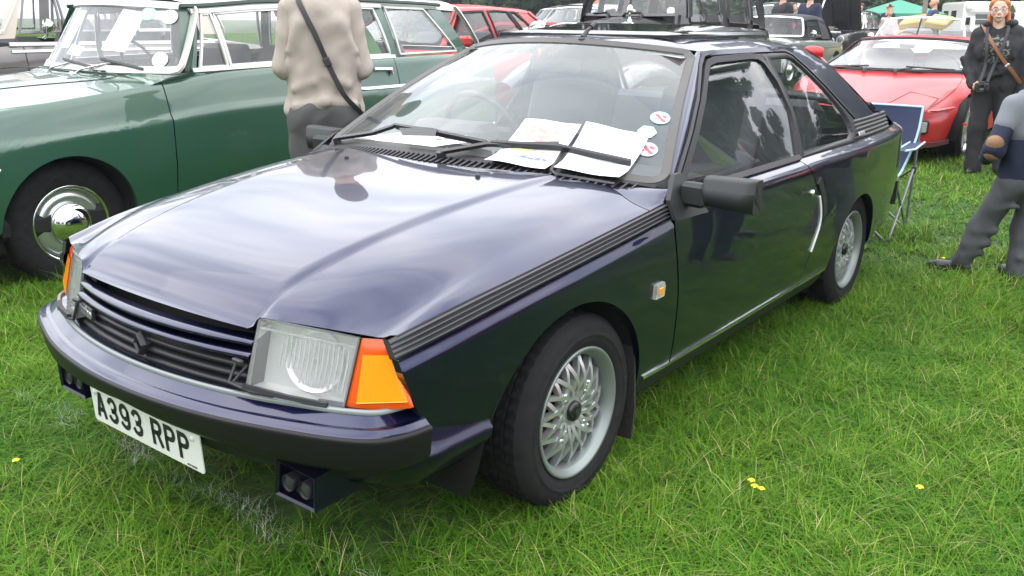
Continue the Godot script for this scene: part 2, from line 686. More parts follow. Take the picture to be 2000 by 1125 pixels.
func panel(cols: Array, ytop: Callable, ybot: Callable, zfun: Callable, sx: int, rows_n := 26) -> SurfaceTool:
	var s := new_st()
	smooth(s, true)
	var rows := []
	for j in rows_n + 1:
		rows.append(PackedVector3Array())
	var front := PackedVector3Array()
	for c in cols:
		for j in rows_n + 1:
			var t := float(j) / rows_n
			t = 1.0 - pow(1.0 - t, 1.25)
			var zc: float = zfun.call(c, ybot.call(c))
			var yb: float = ybot.call(zc)
			var y: float = lerpf(yb, ytop.call(zc), t)
			var z: float = zfun.call(c, y)
			rows[j].append(Vector3(sx * side_x(y, z), y, z))
	grid(s, rows)
	# the returned edges: inward flange all round, so that the panel has thickness
	var loop := []
	loop.append(rows[0])
	loop.append(rows[rows_n])
	var e0 := PackedVector3Array()
	var e1 := PackedVector3Array()
	for j in rows_n + 1:
		e0.append(rows[j][0])
		e1.append(rows[j][rows[j].size() - 1])
	loop.append(e0)
	loop.append(e1)
	s.set_smooth_group(3)
	for l in loop:
		var inn := PackedVector3Array()
		for p in l:
			inn.append(p - Vector3(sx * 0.022, 0, 0))
		grid(s, [l, inn])
	return s


func build_coupe() -> void:
	var t := thing("coupe_car", "dark blue two door coupe with ribbed black side strips and plate A393 RPP", "car")
	var pb: Material = MT.blue
	var bk: Material = MT.trim
	for sx in [1, -1]:
		# ---- wings, doors
		var cols := []
		for k in 15:
			cols.append(lerpf(0.672, 0.60, k / 14.0))
		for k in range(1, 8):
			cols.append(lerpf(0.60, 0.41, k / 7.0))
		for k in 41:
			cols.append(0.058 + 0.364 * cos(lerpf(0.365, 3.124, k / 40.0)))
		for k in range(1, 6):
			cols.append(lerpf(-0.308, -0.445, k / 5.0))
		var zf := func(c: float, y: float) -> float:
			return c + (cv(ZFRONT, y) + 0.447 + 0.003) * clampf((-0.308 - c) / 0.137, 0.0, 1.0)
		put(panel(cols, func(z: float) -> float: return cv(SB, z), func(z: float) -> float: return wing_bottom(z), zf, sx), "front_wing", pb, t)
		var tc := []
		for k in 21:
			tc.append(k / 20.0)
		var zd := func(c: float, y: float) -> float:
			return lerpf(cv(ZFRONT, y) - 0.004, cv(ZREAR, y) + 0.004, c)
		var door := put(panel(tc, func(_z: float) -> float: return 0.832, func(_z: float) -> float: return 0.275, zd, sx, 34), "door", pb, t)
		var rc := []
		for k in 9:
			rc.append(-1.58 - 0.42 * k / 8.0)
		for k in range(1, 40):
			rc.append(-2.38 + 0.3449 * cos(PI * k / 40.0))
		for k in 18:
			rc.append(lerpf(-2.735, -3.36, k / 17.0))
		var zr := func(c: float, y: float) -> float:
			return lerpf(cv(ZREAR, y) - 0.004, -2.0, (-1.58 - c) / 0.42) if c > -2.0 else c
		put(panel(rc, func(_z: float) -> float: return 0.832, func(z: float) -> float: return rear_bottom(z), zr, sx, 34), "rear_wing", pb, t)
		# sill and its bright strip
		var s := new_st()
		smooth(s, true)
		var rows := []
		for q in [[0.276, 0.0], [0.268, -0.012], [0.23, -0.03], [0.19, -0.06], [0.185, -0.16]]:
			var row := PackedVector3Array()
			for k in 25:
				var z := lerpf(-0.30, -2.03, k / 24.0)
				row.append(Vector3(sx * (cv(SIDE, 0.28) - cv(TAP, z) + q[1]), q[0], z))
			rows.append(row)
		grid(s, rows)
		put(s, "sill", MT.underbody, t)
		s = new_st()
		var ln := PackedVector3Array()
		for k in 20:
			var z := lerpf(-0.335, -2.0, k / 19.0)
			ln.append(Vector3(sx * (side_x(0.288, z) + 0.0), 0.288, z))
		bar(s, ln, 0.012, 0.006, Vector3(sx, 0, 0))
		put(s, "sill_trim", MT.chrome, t)
		s = new_st()
		ln = PackedVector3Array()
		for k in 12:
			var y := lerpf(0.665, 0.425, k / 11.0)
			var z := cv(ZREAR, y) + 0.008
			ln.append(Vector3(sx * (side_x(y, z) + 0.001), y, z))
		bar(s, ln, 0.011, 0.005, Vector3(sx, 0, 0))
		put(s, "edge_guard", MT.white_trim, door)
		s = new_st()
		lathe(s, [[0.0, 0.014], [0.006, 0.014], [0.01, 0.009], [0.011, 0.0]], aim(Vector3(sx * side_x(0.69, -1.655), 0.69, -1.655), Vector3(sx, 0.1, 0)), 16)
		put(s, "lock", MT.chrome, door)
		s = new_st()
		ln = PackedVector3Array()
		for k in 8:
			var y := lerpf(0.735, 0.575, k / 7.0)
			var z := cv(ZREAR, y) - 0.035
			ln.append(Vector3(sx * (side_x(y, z)), y, z))
		bar(s, ln, 0.04, 0.008, Vector3(sx, 0, 0))
		put(s, "door_handle", MT.dark_plastic, t)
		# ---- the ribbed strips
		var stp := func(z: float, f: float) -> Vector3:
			var yb := cv(SB, z)
			var b := Vector3(side_x(yb, z) - 0.004, yb, z)
			var e := Vector3(cv(STX, z) + 0.002, cv(STY, z), z)
			var o := Vector3(e.y - b.y, b.x - e.x, 0).normalized()
			return b.lerp(e, f) + o * (-0.006 + 0.011 * clampf((0.676 - z) / 0.03, 0.0, 1.0) * pow(absf(sin(PI * clampf((f - 0.06) / 0.88, 0.0, 1.0) * 4.0)), 0.7))
		rib_strip(t, sx, "wing_strip", stp, 0.672, -0.435, 4)
		var rsp := func(z: float, f: float) -> Vector3:
			var dx := cv(TAPR, z)
			var b := Vector3(0.794 - dx, 0.832, z)
			var e := Vector3(0.752 - dx * 0.9, 0.926, z)
			var o := Vector3(e.y - b.y, b.x - e.x, 0).normalized()
			return b.lerp(e, f) + o * (0.0 + 0.009 * pow(absf(sin(PI * clampf((f - 0.03) / 0.94, 0.0, 1.0) * 5.0)), 0.7))
		var rs := rib_strip(t, sx, "quarter_strip", rsp, -2.315, -2.99, 5)
		var q0: Vector3 = rsp.call(-2.40, 0.3)
		s = new_st()
		rbox(s, Transform3D(Basis(Vector3(0, 0, -sx), Vector3(-sx * 0.4, 0.91, 0), Vector3(sx * 0.91, 0.4, 0)), Vector3(sx * (q0.x + 0.012), q0.y, q0.z)), Vector3(0.09, 0.018, 0.006), 0.002)
		put(s, "badge", MT.silver, rs)
		# ---- windows
		var dg := [[0.843, -0.565], [0.895, -0.66], [1.0, -0.825], [1.1, -0.985], [1.18, -1.118], [1.196, -1.155], [1.205, -1.2], [1.211, -1.55], [1.207, -1.60], [1.19, -1.635], [1.121, -1.668], [1.006, -1.667], [0.92, -1.63], [0.843, -1.582]]
		s = new_st()
		dlo_sheet(s, dg, sx, -0.004)
		put(s, "window", MT.side_glass, door)
		var qg := [[1.211, -1.754], [1.211, -1.94], [1.201, -1.986], [1.149, -2.057], [1.067, -2.159], [0.975, -2.253], [0.90, -2.290], [0.868, -2.285], [0.853, -2.24], [0.849, -1.675], [0.981, -1.715], [1.096, -1.738]]
		s = new_st()
		dlo_sheet(s, qg, sx, -0.004)
		put(s, "quarter_window", MT.side_glass, t)
		s = new_st()
		bar(s, dlo_line([[0.835, -0.53], [0.89, -0.63], [1.0, -0.806], [1.1, -0.966], [1.19, -1.105], [1.213, -1.15], [1.222, -1.22], [1.227, -1.55], [1.222, -1.62], [1.20, -1.655], [1.125, -1.685], [1.006, -1.684], [0.92, -1.647], [0.84, -1.598]], sx, -0.006), 0.03, 0.014, Vector3(sx, 0.5, 0))
		put(s, "window_frame", bk, door)
		s = new_st()
		bar(s, dlo_line([[0.84, -0.48], [0.89, -0.588], [1.0, -0.764], [1.1, -0.924], [1.21, -1.085], [1.24, -1.15], [1.25, -1.25], [1.248, -1.70], [1.242, -1.94], [1.225, -2.01], [1.170, -2.092], [1.088, -2.20], [1.0, -2.307], [0.93, -2.41]], sx, -0.006), 0.017, 0.012, Vector3(sx, 0.7, 0))
		put(s, "drip_rail", bk, t)
		s = new_st()
		smooth(s, true)
		var inn := [[0.849, -1.675], [0.981, -1.715], [1.096, -1.738], [1.211, -1.754], [1.211, -1.94], [1.201, -1.986], [1.149, -2.057], [1.067, -2.159], [0.975, -2.253], [0.90, -2.290], [0.868, -2.285], [0.853, -2.24], [0.849, -1.675]]
		var outr := [[0.836, -1.60], [0.981, -1.682], [1.10, -1.69], [1.236, -1.70], [1.236, -1.95], [1.222, -2.0], [1.168, -2.078], [1.087, -2.185], [1.0, -2.29], [0.93, -2.39], [0.86, -2.40], [0.833, -2.30], [0.833, -1.62]]
		var mid := []
		for k in inn.size():
			mid.append([lerpf(inn[k][0], outr[k][0], 0.35), lerpf(inn[k][1], outr[k][1], 0.35)])
		grid(s, [dlo_line(inn, sx, -0.006), dlo_line(mid, sx, 0.009), dlo_line(outr, sx, 0.004)])
		put(s, "quarter_frame", bk, t)
		s = new_st()
		ln = PackedVector3Array()
		for k in 16:
			var z := lerpf(-0.56, -1.60, k / 15.0)
			ln.append(Vector3(sx * 0.79, 0.836, z))
		bar(s, ln, 0.026, 0.012, Vector3(sx, 0.8, 0))
		put(s, "belt_moulding", bk, door)
		# ---- pillars and quarter panel in body colour
		s = new_st()
		smooth(s, true)
		var pr := [PackedVector3Array(), PackedVector3Array(), PackedVector3Array(), PackedVector3Array(), PackedVector3Array()]
		for k in 21:
			var f := k / 20.0
			var a := ws(1.035, lerpf(-0.03, 1.03, f), 0.004)
			var b := Vector3(dlo(lerpf(0.838, 1.255, f)) + 0.002, lerpf(0.838, 1.25, f), cv([[0.0, -0.462], [0.12, -0.575], [0.39, -0.75], [0.63, -0.91], [0.88, -1.07], [1.0, -1.15]], f))
			for q in 5:
				var g := q / 4.0
				var p := a.lerp(b, g) + Vector3(0.5, 0.6, 0.3) * 0.012 * sin(PI * g)
				pr[q].append(Vector3(sx * p.x, p.y, p.z))
		grid(s, pr)
		put(s, "windscreen_pillar", pb, t)
		s = new_st()
		smooth(s, true)
		var hz := [[1.262, -2.15, 0.535], [1.206, -2.317, 0.576], [1.167, -2.442, 0.60], [1.06, -2.59, 0.66], [0.925, -2.77, 0.735]]
		var sl := [[1.247, -1.95], [1.218, -2.02], [1.155, -2.11], [1.065, -2.228], [0.925, -2.415]]
		var qa := PackedVector3Array()
		var qb := PackedVector3Array()
		var qm := PackedVector3Array()
		for k in 5:
			qa.append(Vector3(sx * hz[k][2], hz[k][0], hz[k][1]))
			qb.append(Vector3(sx * (dlo(sl[k][0]) + 0.0), sl[k][0], sl[k][1]))
			qm.append((qa[k] + qb[k]) * 0.5 + Vector3(sx * 0.004, 0.003, 0))
		grid(s, [spline(qa, 4), spline(qm, 4), spline(qb, 4)])
		put(s, "quarter_panel", pb, t)
		# scuttle corner between bonnet, pillar and strip
		s = new_st()
		smooth(s, true)
		var sr := []
		for j in 9:
			var row := PackedVector3Array()
			for i in 9:
				var g := i / 8.0
				var f := j / 8.0
				var sq := lerpf(0.78, 1.0, g)
				var a: Vector3 = hood_p(sq, hood_rear(hood_p(sq, -0.38).x) - 0.004)
				var b := ws(1.04, -0.03, 0.0).lerp(Vector3(0.808, 0.836, -0.462), g) + Vector3(0.4, 0.5, 0) * 0.02 * sin(PI * g)
				var p := a.lerp(b, f)
				row.append(Vector3(sx * p.x, p.y, p.z))
			sr.append(row)
		grid(s, sr)
		put(s, "scuttle_corner", pb, t)
		mirror(t, sx)
		headlight(t, sx)
		# repeater lamp
		var rp := Transform3D(Basis(Vector3(0, 0, -1), Vector3(0, 1, 0), Vector3(1, 0, 0)), Vector3(0, 0.577, -0.354))
		s = new_st()
		slab(s, PackedVector2Array([Vector2(-0.029, -0.022), Vector2(0.024, -0.022), Vector2(0.029, 0.012), Vector2(0.022, 0.024), Vector2(-0.026, 0.022)]), at(sx * 0.842 - (0.012 if sx < 0 else 0.0), 0, 0) * rp, 0.012)
		var rl := put(s, "side_repeater", MT.clear_lens, t)
		s = new_st()
		rbox(s, at(sx * 0.8555, 0.577, -0.352), Vector3(0.004, 0.022, 0.024), 0.003)
		put(s, "bulb", MT.amber_inner, rl)
		# mud flap
		s = new_st()
		slab(s, PackedVector2Array([Vector2(0.64, 0.42), Vector2(0.81, 0.42), Vector2(0.815, 0.2), Vector2(0.805, 0.085), Vector2(0.66, 0.075), Vector2(0.635, 0.2)]), Transform3D(Basis(Vector3(sx, 0, 0), Vector3(0, 1, 0.05), Vector3(0, 0, 1)), Vector3(0, 0, -0.315)), 0.008)
		put(s, "mud_flap", MT.flap, t)
	# ---- bonnet
	var s2 := new_st()
	smooth(s2, true)
	var ss := []
	for k in 11:
		ss.append(k / 10.0 * 0.44)
	for k in range(1, 5):
		ss.append(lerpf(0.44, 0.5, k / 4.0))
	for k in range(1, 9):
		ss.append(0.5 + 0.11 * k / 8.0)
	for k in range(1, 21):
		ss.append(0.61 + 0.39 * k / 20.0)
	var full := []
	for k in range(ss.size() - 1, 0, -1):
		full.append(-ss[k])
	full.append_array(ss)
	# columns either side of the step at the lamp
	var rows2 := []
	var nv := 46
	for j in nv + 1:
		var v := float(j) / nv
		v = v * v * 0.55 + v * 0.45
		var row := PackedVector3Array()
		for q in full:
			var x0 := absf(hood_p(q, 0.75).x)
			var z0 := hood_front(x0)
			var z1 := hood_rear(hood_p(q, -0.38).x)
			var z := lerpf(z0, z1, v)
			var p := hood_p(q, z)
			var ax := absf(p.x)
			var yt := 0.664 if ax < 0.387 else (0.693 - 0.06 * (ax - 0.404) if ax > 0.404 else lerpf(0.664, 0.693, (ax - 0.387) / 0.017))
			var w0 := exp(-(z0 - z) / (0.045 + 0.06 * smoothstep(0.5, 0.7, ax))) * smoothstep(0.735, 0.69, ax)
			p.y = lerpf(p.y, minf(p.y, yt), w0)
			row.append(p)
		rows2.append(row)
	grid(s2, rows2)
	s2.set_smooth_group(4)
	var lip := PackedVector3Array()
	for p in rows2[0]:
		lip.append(p + Vector3(0, -0.012, -0.02))
	grid(s2, [rows2[0], lip])
	var back := PackedVector3Array()
	for p in rows2[nv]:
		back.append(p + Vector3(0, -0.03, 0.005))
	grid(s2, [rows2[nv], back])
	var hood := put(s2, "bonnet", pb, t)
	for x in [0.30, -0.30]:
		s2 = new_st()
		lathe(s2, [[-0.01, 0.008], [0.008, 0.008], [0.012, 0.005], [0.012, 0.0]], aim(Vector3(x, 0.889, -0.15), Vector3(0, 1, 0.2)), 12)
		put(s2, "washer_jet", MT.dark_plastic, hood)
	# ---- cowl, with its slats
	s2 = new_st()
	smooth(s2, true)
	var c0 := PackedVector3Array()
	var c1 := PackedVector3Array()
	for k in 41:
		var u := lerpf(-1.03, 1.03, k / 40.0)
		var x := 0.74 * u
		var a := hood_p(0.0, 0.0)
		a = Vector3(x, lin([[0.0, 0.872], [0.5, 0.857], [0.78, 0.838]], absf(x)), -0.225 - 0.33 * x * x)
		c0.append(a)
		c1.append(ws(u, -0.02, -0.012))
	grid(s2, [c0, c1])
	var cowl := put(s2, "cowl", MT.pit, t)
	for k in 56:
		var x := lerpf(-0.70, 0.70, k / 55.0)
		var u := x / 0.75
		s2 = new_st()
		var fr := Vector3(x, lin([[0.0, 0.897], [0.35, 0.888], [0.55, 0.875], [0.75, 0.853]], absf(x)), -0.238 - 0.33 * x * x)
		var bk2 := ws(u, -0.02, 0.0).lerp(fr, 0.32)
		bar(s2, [fr, bk2], 0.008, 0.006, Vector3(0.3, 1, 0.2))
		put(s2, "slat", bk, cowl)
	s2 = new_st()
	smooth(s2, true)
	var cr := [PackedVector3Array(), PackedVector3Array(), PackedVector3Array()]
	for k in 31:
		var u := lerpf(-1.0, 1.0, k / 30.0)
		var x := 0.75 * u
		var fr := Vector3(x, lin([[0.0, 0.897], [0.35, 0.888], [0.55, 0.875], [0.75, 0.853]], absf(x)), -0.238 - 0.33 * x * x)
		cr[0].append(ws(u, 0.0, 0.006))
		cr[1].append(ws(u, -0.02, 0.0).lerp(fr, 0.2) + Vector3(0, 0.004, 0))
		cr[2].append(ws(u, -0.02, 0.0).lerp(fr, 0.34))
	grid(s2, cr)
	put(s2, "cowl_edge", bk, t)
	# ---- windscreen with seal
	s2 = new_st()
	smooth(s2, true)
	grid(s2, ws_sheet([Vector2(-1, 1), Vector2(1, 1), Vector2(1, 0), Vector2(-1, 0)], 0.0, 18))
	var glass_o := put(s2, "windscreen", MT.front_glass, t)
	s2 = new_st()
	var ring := PackedVector3Array()
	for k in 25:
		ring.append(ws(lerpf(-0.95, 0.95, k / 24.0), 1.015, 0.0))
	for k in 5:
		ring.append(ws(lerpf(0.985, 1.02, k / 4.0), lerpf(1.01, 0.96, k / 4.0), 0.0))
	for k in 19:
		ring.append(ws(1.02, lerpf(0.93, 0.07, k / 18.0), 0.0))
	for k in 6:
		var an := PI * 0.5 * k / 5.0
		ring.append(ws(0.96 + 0.06 * cos(an), 0.055 - 0.065 * sin(an), 0.0))
	for k in 25:
		ring.append(ws(lerpf(0.93, -0.93, k / 24.0), -0.012, 0.0))
	for k in 6:
		var an := PI * 0.5 * (1.0 - k / 5.0)
		ring.append(ws(-0.96 - 0.06 * cos(an), 0.055 - 0.065 * sin(an), 0.0))
	for k in 19:
		ring.append(ws(-1.02, lerpf(0.07, 0.93, k / 18.0), 0.0))
	for k in 5:
		ring.append(ws(lerpf(-1.02, -0.985, k / 4.0), lerpf(0.96, 1.01, k / 4.0), 0.0))
	ring.append(ring[0])
	bar(s2, ring, 0.036, 0.007, Vector3(0, 0.8, 0.6))
	put(s2, "windscreen_seal", MT.seal, t)
	# stickers in the lower corner
	sticker(glass_o, 0.948, 0.409, 0.0335, MT.sticker_blue, MT.sticker_red, 0)
	sticker(glass_o, 0.907, 0.298, 0.033, MT.sticker_cyan, MT.sticker_white, 1)
	sticker(glass_o, 0.927, 0.182, 0.034, MT.sticker_white, MT.sticker_red, 0)
	# ---- roof
	s2 = new_st()
	smooth(s2, true)
	var rr := []
	for j in 25:
		var v := j / 24.0
		var row := PackedVector3Array()
		for i in 33:
			var u := lerpf(-1.0, 1.0, i / 32.0)
			var fr := ws(u * 1.04, 1.035, 0.006)
			var z := lerpf(fr.z, -2.26 + 0.10 * u * u, v)
			var yc := cv([[-0.95, 1.286], [-1.05, 1.298], [-1.3, 1.313], [-1.7, 1.318], [-2.0, 1.303], [-2.3, 1.268]], z)
			var ye := cv([[-1.1, 1.255], [-1.3, 1.262], [-1.7, 1.263], [-2.0, 1.257], [-2.2, 1.245]], z)
			var xe := lerpf(0.536, 0.550, smoothstep(0.0, 0.15, v))
			var a := absf(u)
			var y := ye + (yc - ye) * cv([[0.0, 1.0], [0.5, 0.9], [0.8, 0.62], [0.93, 0.3], [1.0, 0.0]], a)
			if j == 0:
				y = fr.y + 0.001
			row.append(Vector3(xe * u, y, z))
		rr.append(row)
	grid(s2, rr)
	for e in [0, 32]:
		var a := PackedVector3Array()
		var b := PackedVector3Array()
		for j in 25:
			a.append(rr[j][e])
			b.append(rr[j][e] + Vector3(signf(e - 16) * 0.008, -0.018, 0))
		s2.set_smooth_group(5)
		grid(s2, [a, b])
	var roof := put(s2, "roof", pb, t)
	s2 = new_st()
	smooth(s2, true)
	var sun_rows := []
	for j in 13:
		var row := PackedVector3Array()
		for i in 13:
			var u := lerpf(-1.0, 1.0, i / 12.0)
			var v := lerpf(-1.0, 1.0, j / 12.0)
			var edge := maxf(absf(u), absf(v))
			row.append(Vector3(u * 0.40, 1.338 + 0.018 * v - (0.008 if edge > 0.99 else 0.0), -1.45 + v * -0.25))
		sun_rows.append(row)
	grid(s2, sun_rows)
	put(s2, "sunroof", MT.black_glass, roof)
	s2 = new_st()
	bar(s2, [Vector3(-0.43, 1.302, -1.19), Vector3(0.43, 1.302, -1.19), Vector3(0.445, 1.298, -1.21), Vector3(0.445, 1.298, -1.70), Vector3(-0.445, 1.298, -1.70), Vector3(-0.445, 1.298, -1.2), Vector3(-0.43, 1.302, -1.19)], 0.012, 0.009, Vector3(0, 1, 0))
	put(s2, "sunroof_rim", MT.trim, roof)
	s2 = new_st()
	rbox(s2, at(0.115, 1.294, -1.01) * Transform3D(Basis(Vector3.UP, 0.2), Vector3.ZERO), Vector3(0.032, 0.018, 0.05), 0.008)
	tube(s2, [Vector3(0.115, 1.30, -1.005), Vector3(0.118, 1.325, -1.03), Vector3(0.125, 1.345, -1.06)], 0.011, 8, 0.006)
	tube(s2, [Vector3(0.122, 1.338, -1.05), Vector3(0.128, 1.352, -1.075)], 0.012, 8, 0.009)
	put(s2, "aerial", MT.dark_plastic, roof)
	# ---- tail
	s2 = new_st()
	smooth(s2, true)
	var hr := []
	for q in [[1.262, -2.27, 0.52], [1.15, -2.48, 0.585], [1.03, -2.71, 0.64], [0.945, -2.90, 0.675]]:
		var row := PackedVector3Array()
		for i in 13:
			var u := lerpf(-1.0, 1.0, i / 12.0)
			row.append(Vector3(u * q[2], q[0] + 0.03 * (1.0 - u * u), q[1] - 0.06 * (1.0 - u * u)))
		hr.append(row)
	grid(s2, hr)
	put(s2, "rear_window", MT.front_glass, t)
	s2 = new_st()
	for sx in [1, -1]:
		bar(s2, [Vector3(sx * 0.542, 1.240, -2.26), Vector3(sx * 0.592, 1.165, -2.445), Vector3(sx * 0.653, 1.06, -2.61), Vector3(sx * 0.715, 0.94, -2.80)], 0.022, 0.005, Vector3(sx * 0.5, 0.7, -0.3))
	bar(s2, [Vector3(-0.70, 0.935, -2.83), Vector3(-0.4, 0.962, -2.93), Vector3(0, 0.972, -2.96), Vector3(0.4, 0.962, -2.93), Vector3(0.70, 0.935, -2.83)], 0.07, 0.03, Vector3(0, 0.8, -0.5))
	put(s2, "hatch_frame", bk, t)
	s2 = new_st()
	smooth(s2, true)
	var tr := []
	for q in [[0.93, -2.86, 0.735], [0.90, -3.02, 0.73], [0.83, -3.30, 0.70], [0.70, -3.38, 0.72], [0.50, -3.40, 0.735], [0.31, -3.36, 0.70]]:
		var row := PackedVector3Array()
		for i in 17:
			var u := lerpf(-1.0, 1.0, i / 16.0)
			row.append(Vector3(u * q[2], q[0] + 0.015 * (1 - u * u), q[1] - 0.06 * (1.0 - pow(absf(u), 3.0))))
		tr.append(row)
	grid(s2, tr)
	put(s2, "tail_panel", pb, t)
	s2 = new_st()
	bar(s2, [Vector3(0.752, 0.46, -3.22), Vector3(0.725, 0.46, -3.36), Vector3(0.66, 0.46, -3.42), Vector3(0, 0.46, -3.48), Vector3(-0.66, 0.46, -3.42), Vector3(-0.725, 0.46, -3.36), Vector3(-0.752, 0.46, -3.22)], 0.15, 0.03, Vector3(0, 0.0, -1.0))
	put(s2, "rear_bumper", bk, t)
	for sx in [1, -1]:
		s2 = new_st()
		rbox(s2, at(sx * 0.53, 0.69, -3.405), Vector3(0.32, 0.15, 0.05), 0.015)
		put(s2, "tail_light", MT.red_lens, t)
	coupe_front(t)
	coupe_inside(t)
	for q in [[1, 0.0], [-1, 0.0], [1, -2.443], [-1, -2.443]]:
		var w := lattice_wheel(t)
		var out: float = 0.80 if q[1] == 0.0 else 0.785
		w.transform = Transform3D(Basis(Vector3.UP, 0.0 if q[0] > 0 else PI), Vector3(q[0] * out, 0.285, q[1]))


func rib_strip(t: Node3D, sx: int, called: String, fun: Callable, z0: float, z1: float, ribs: int) -> MeshInstance3D:
	var s := new_st()
	smooth(s, true)
	var rows := []
	var n := ribs * 10
	for j in n + 1:
		var row := PackedVector3Array()
		for k in 25:
			var p: Vector3 = fun.call(lerpf(z0, z1, k / 24.0), float(j) / n)
			row.append(Vector3(sx * p.x, p.y, p.z))
		rows.append(row)
	grid(s, rows)
	smooth(s, false)
	for e in [0, 24]:
		for j in n:
			var a: Vector3 = rows[j][e]
			var b: Vector3 = rows[j + 1][e]
			quad(s, a, b, b - Vector3(sx * 0.02, 0, 0), a - Vector3(sx * 0.02, 0, 0))
	return put(s, called, MT.rib, t)


func mirror(t: Node3D, sx: int) -> void:
	var s := new_st()
	var b := Basis(Vector3.UP, -sx * 0.12)
	var xf := Transform3D(b, Vector3(sx * (0.972 if sx > 0 else 0.93), 0.866, -0.535 if sx > 0 else -0.60))
	# a wedge-shaped housing, deeper below
	smooth(s, true)
	var rows := []
	for q in [[-0.052, 0.016, 0.0], [-0.047, 0.036, 0.012], [0.008, 0.046, 0.014], [0.012, 0.040, 0.014], [0.042, 0.036, 0.008], [0.049, 0.014, 0.0]]:
		var row := PackedVector3Array()
		for k in 13:
			var f := lerpf(-1.0, 1.0, k / 12.0)
			var e := 1.0 - pow(absf(f), 16.0)
			row.append(xf * Vector3(sx * (f * 0.090 + 0.004 * q[0] / 0.06), q[0] * lerpf(0.86, 1.0, (f + 1) * 0.5), q[1] * (0.35 + 0.65 * e)))
		rows.append(row)
	grid(s, rows)
	var rb := []
	for q in [[-0.052, -0.03], [0.049, -0.03]]:
		var row := PackedVector3Array()
		for k in 13:
			var f := lerpf(-1.0, 1.0, k / 12.0)
			row.append(xf * Vector3(sx * f * 0.090, q[0] * lerpf(0.86, 1.0, (f + 1) * 0.5), q[1]))
		rb.append(row)
	s.set_smooth_group(2)
	grid(s, [rows[0], rb[0]])
	grid(s, [rb[0], rb[1]])
	grid(s, [rb[1], rows[5]])
	for e in [0, 12]:
		smooth(s, false)
		for j in 5:
			quad(s, rows[j][e], rows[j + 1][e], rb[1][e], rb[0][e])
	var m := put(s, "door_mirror", MT.mirror_plastic, t)
	s = new_st()
	rbox(s, xf * at(0, 0.0, -0.031), Vector3(0.16, 0.085, 0.004), 0.001)
	put(s, "mirror_glass", MT.chrome, m)
	# the sail panel it stands on
	s = new_st()
	slab(s, PackedVector2Array([Vector2(-0.435, 0.84), Vector2(-0.52, 0.905), Vector2(-0.565, 0.905), Vector2(-0.60, 0.85), Vector2(-0.645, 0.775), Vector2(-0.43, 0.782)]), Transform3D(Basis(Vector3(0, 0, 1), Vector3(-sx * 0.5, 1, 0), Vector3(sx, 0, 0)), Vector3(sx * (0.838 + 0.39 * 1.0), 0, 0)), 0.016)
	rbox(s, Transform3D(b, Vector3(sx * 0.860, 0.850, -0.525)), Vector3(0.09, 0.075, 0.05), 0.012)
	put(s, "mirror_base", MT.mirror_plastic, m)


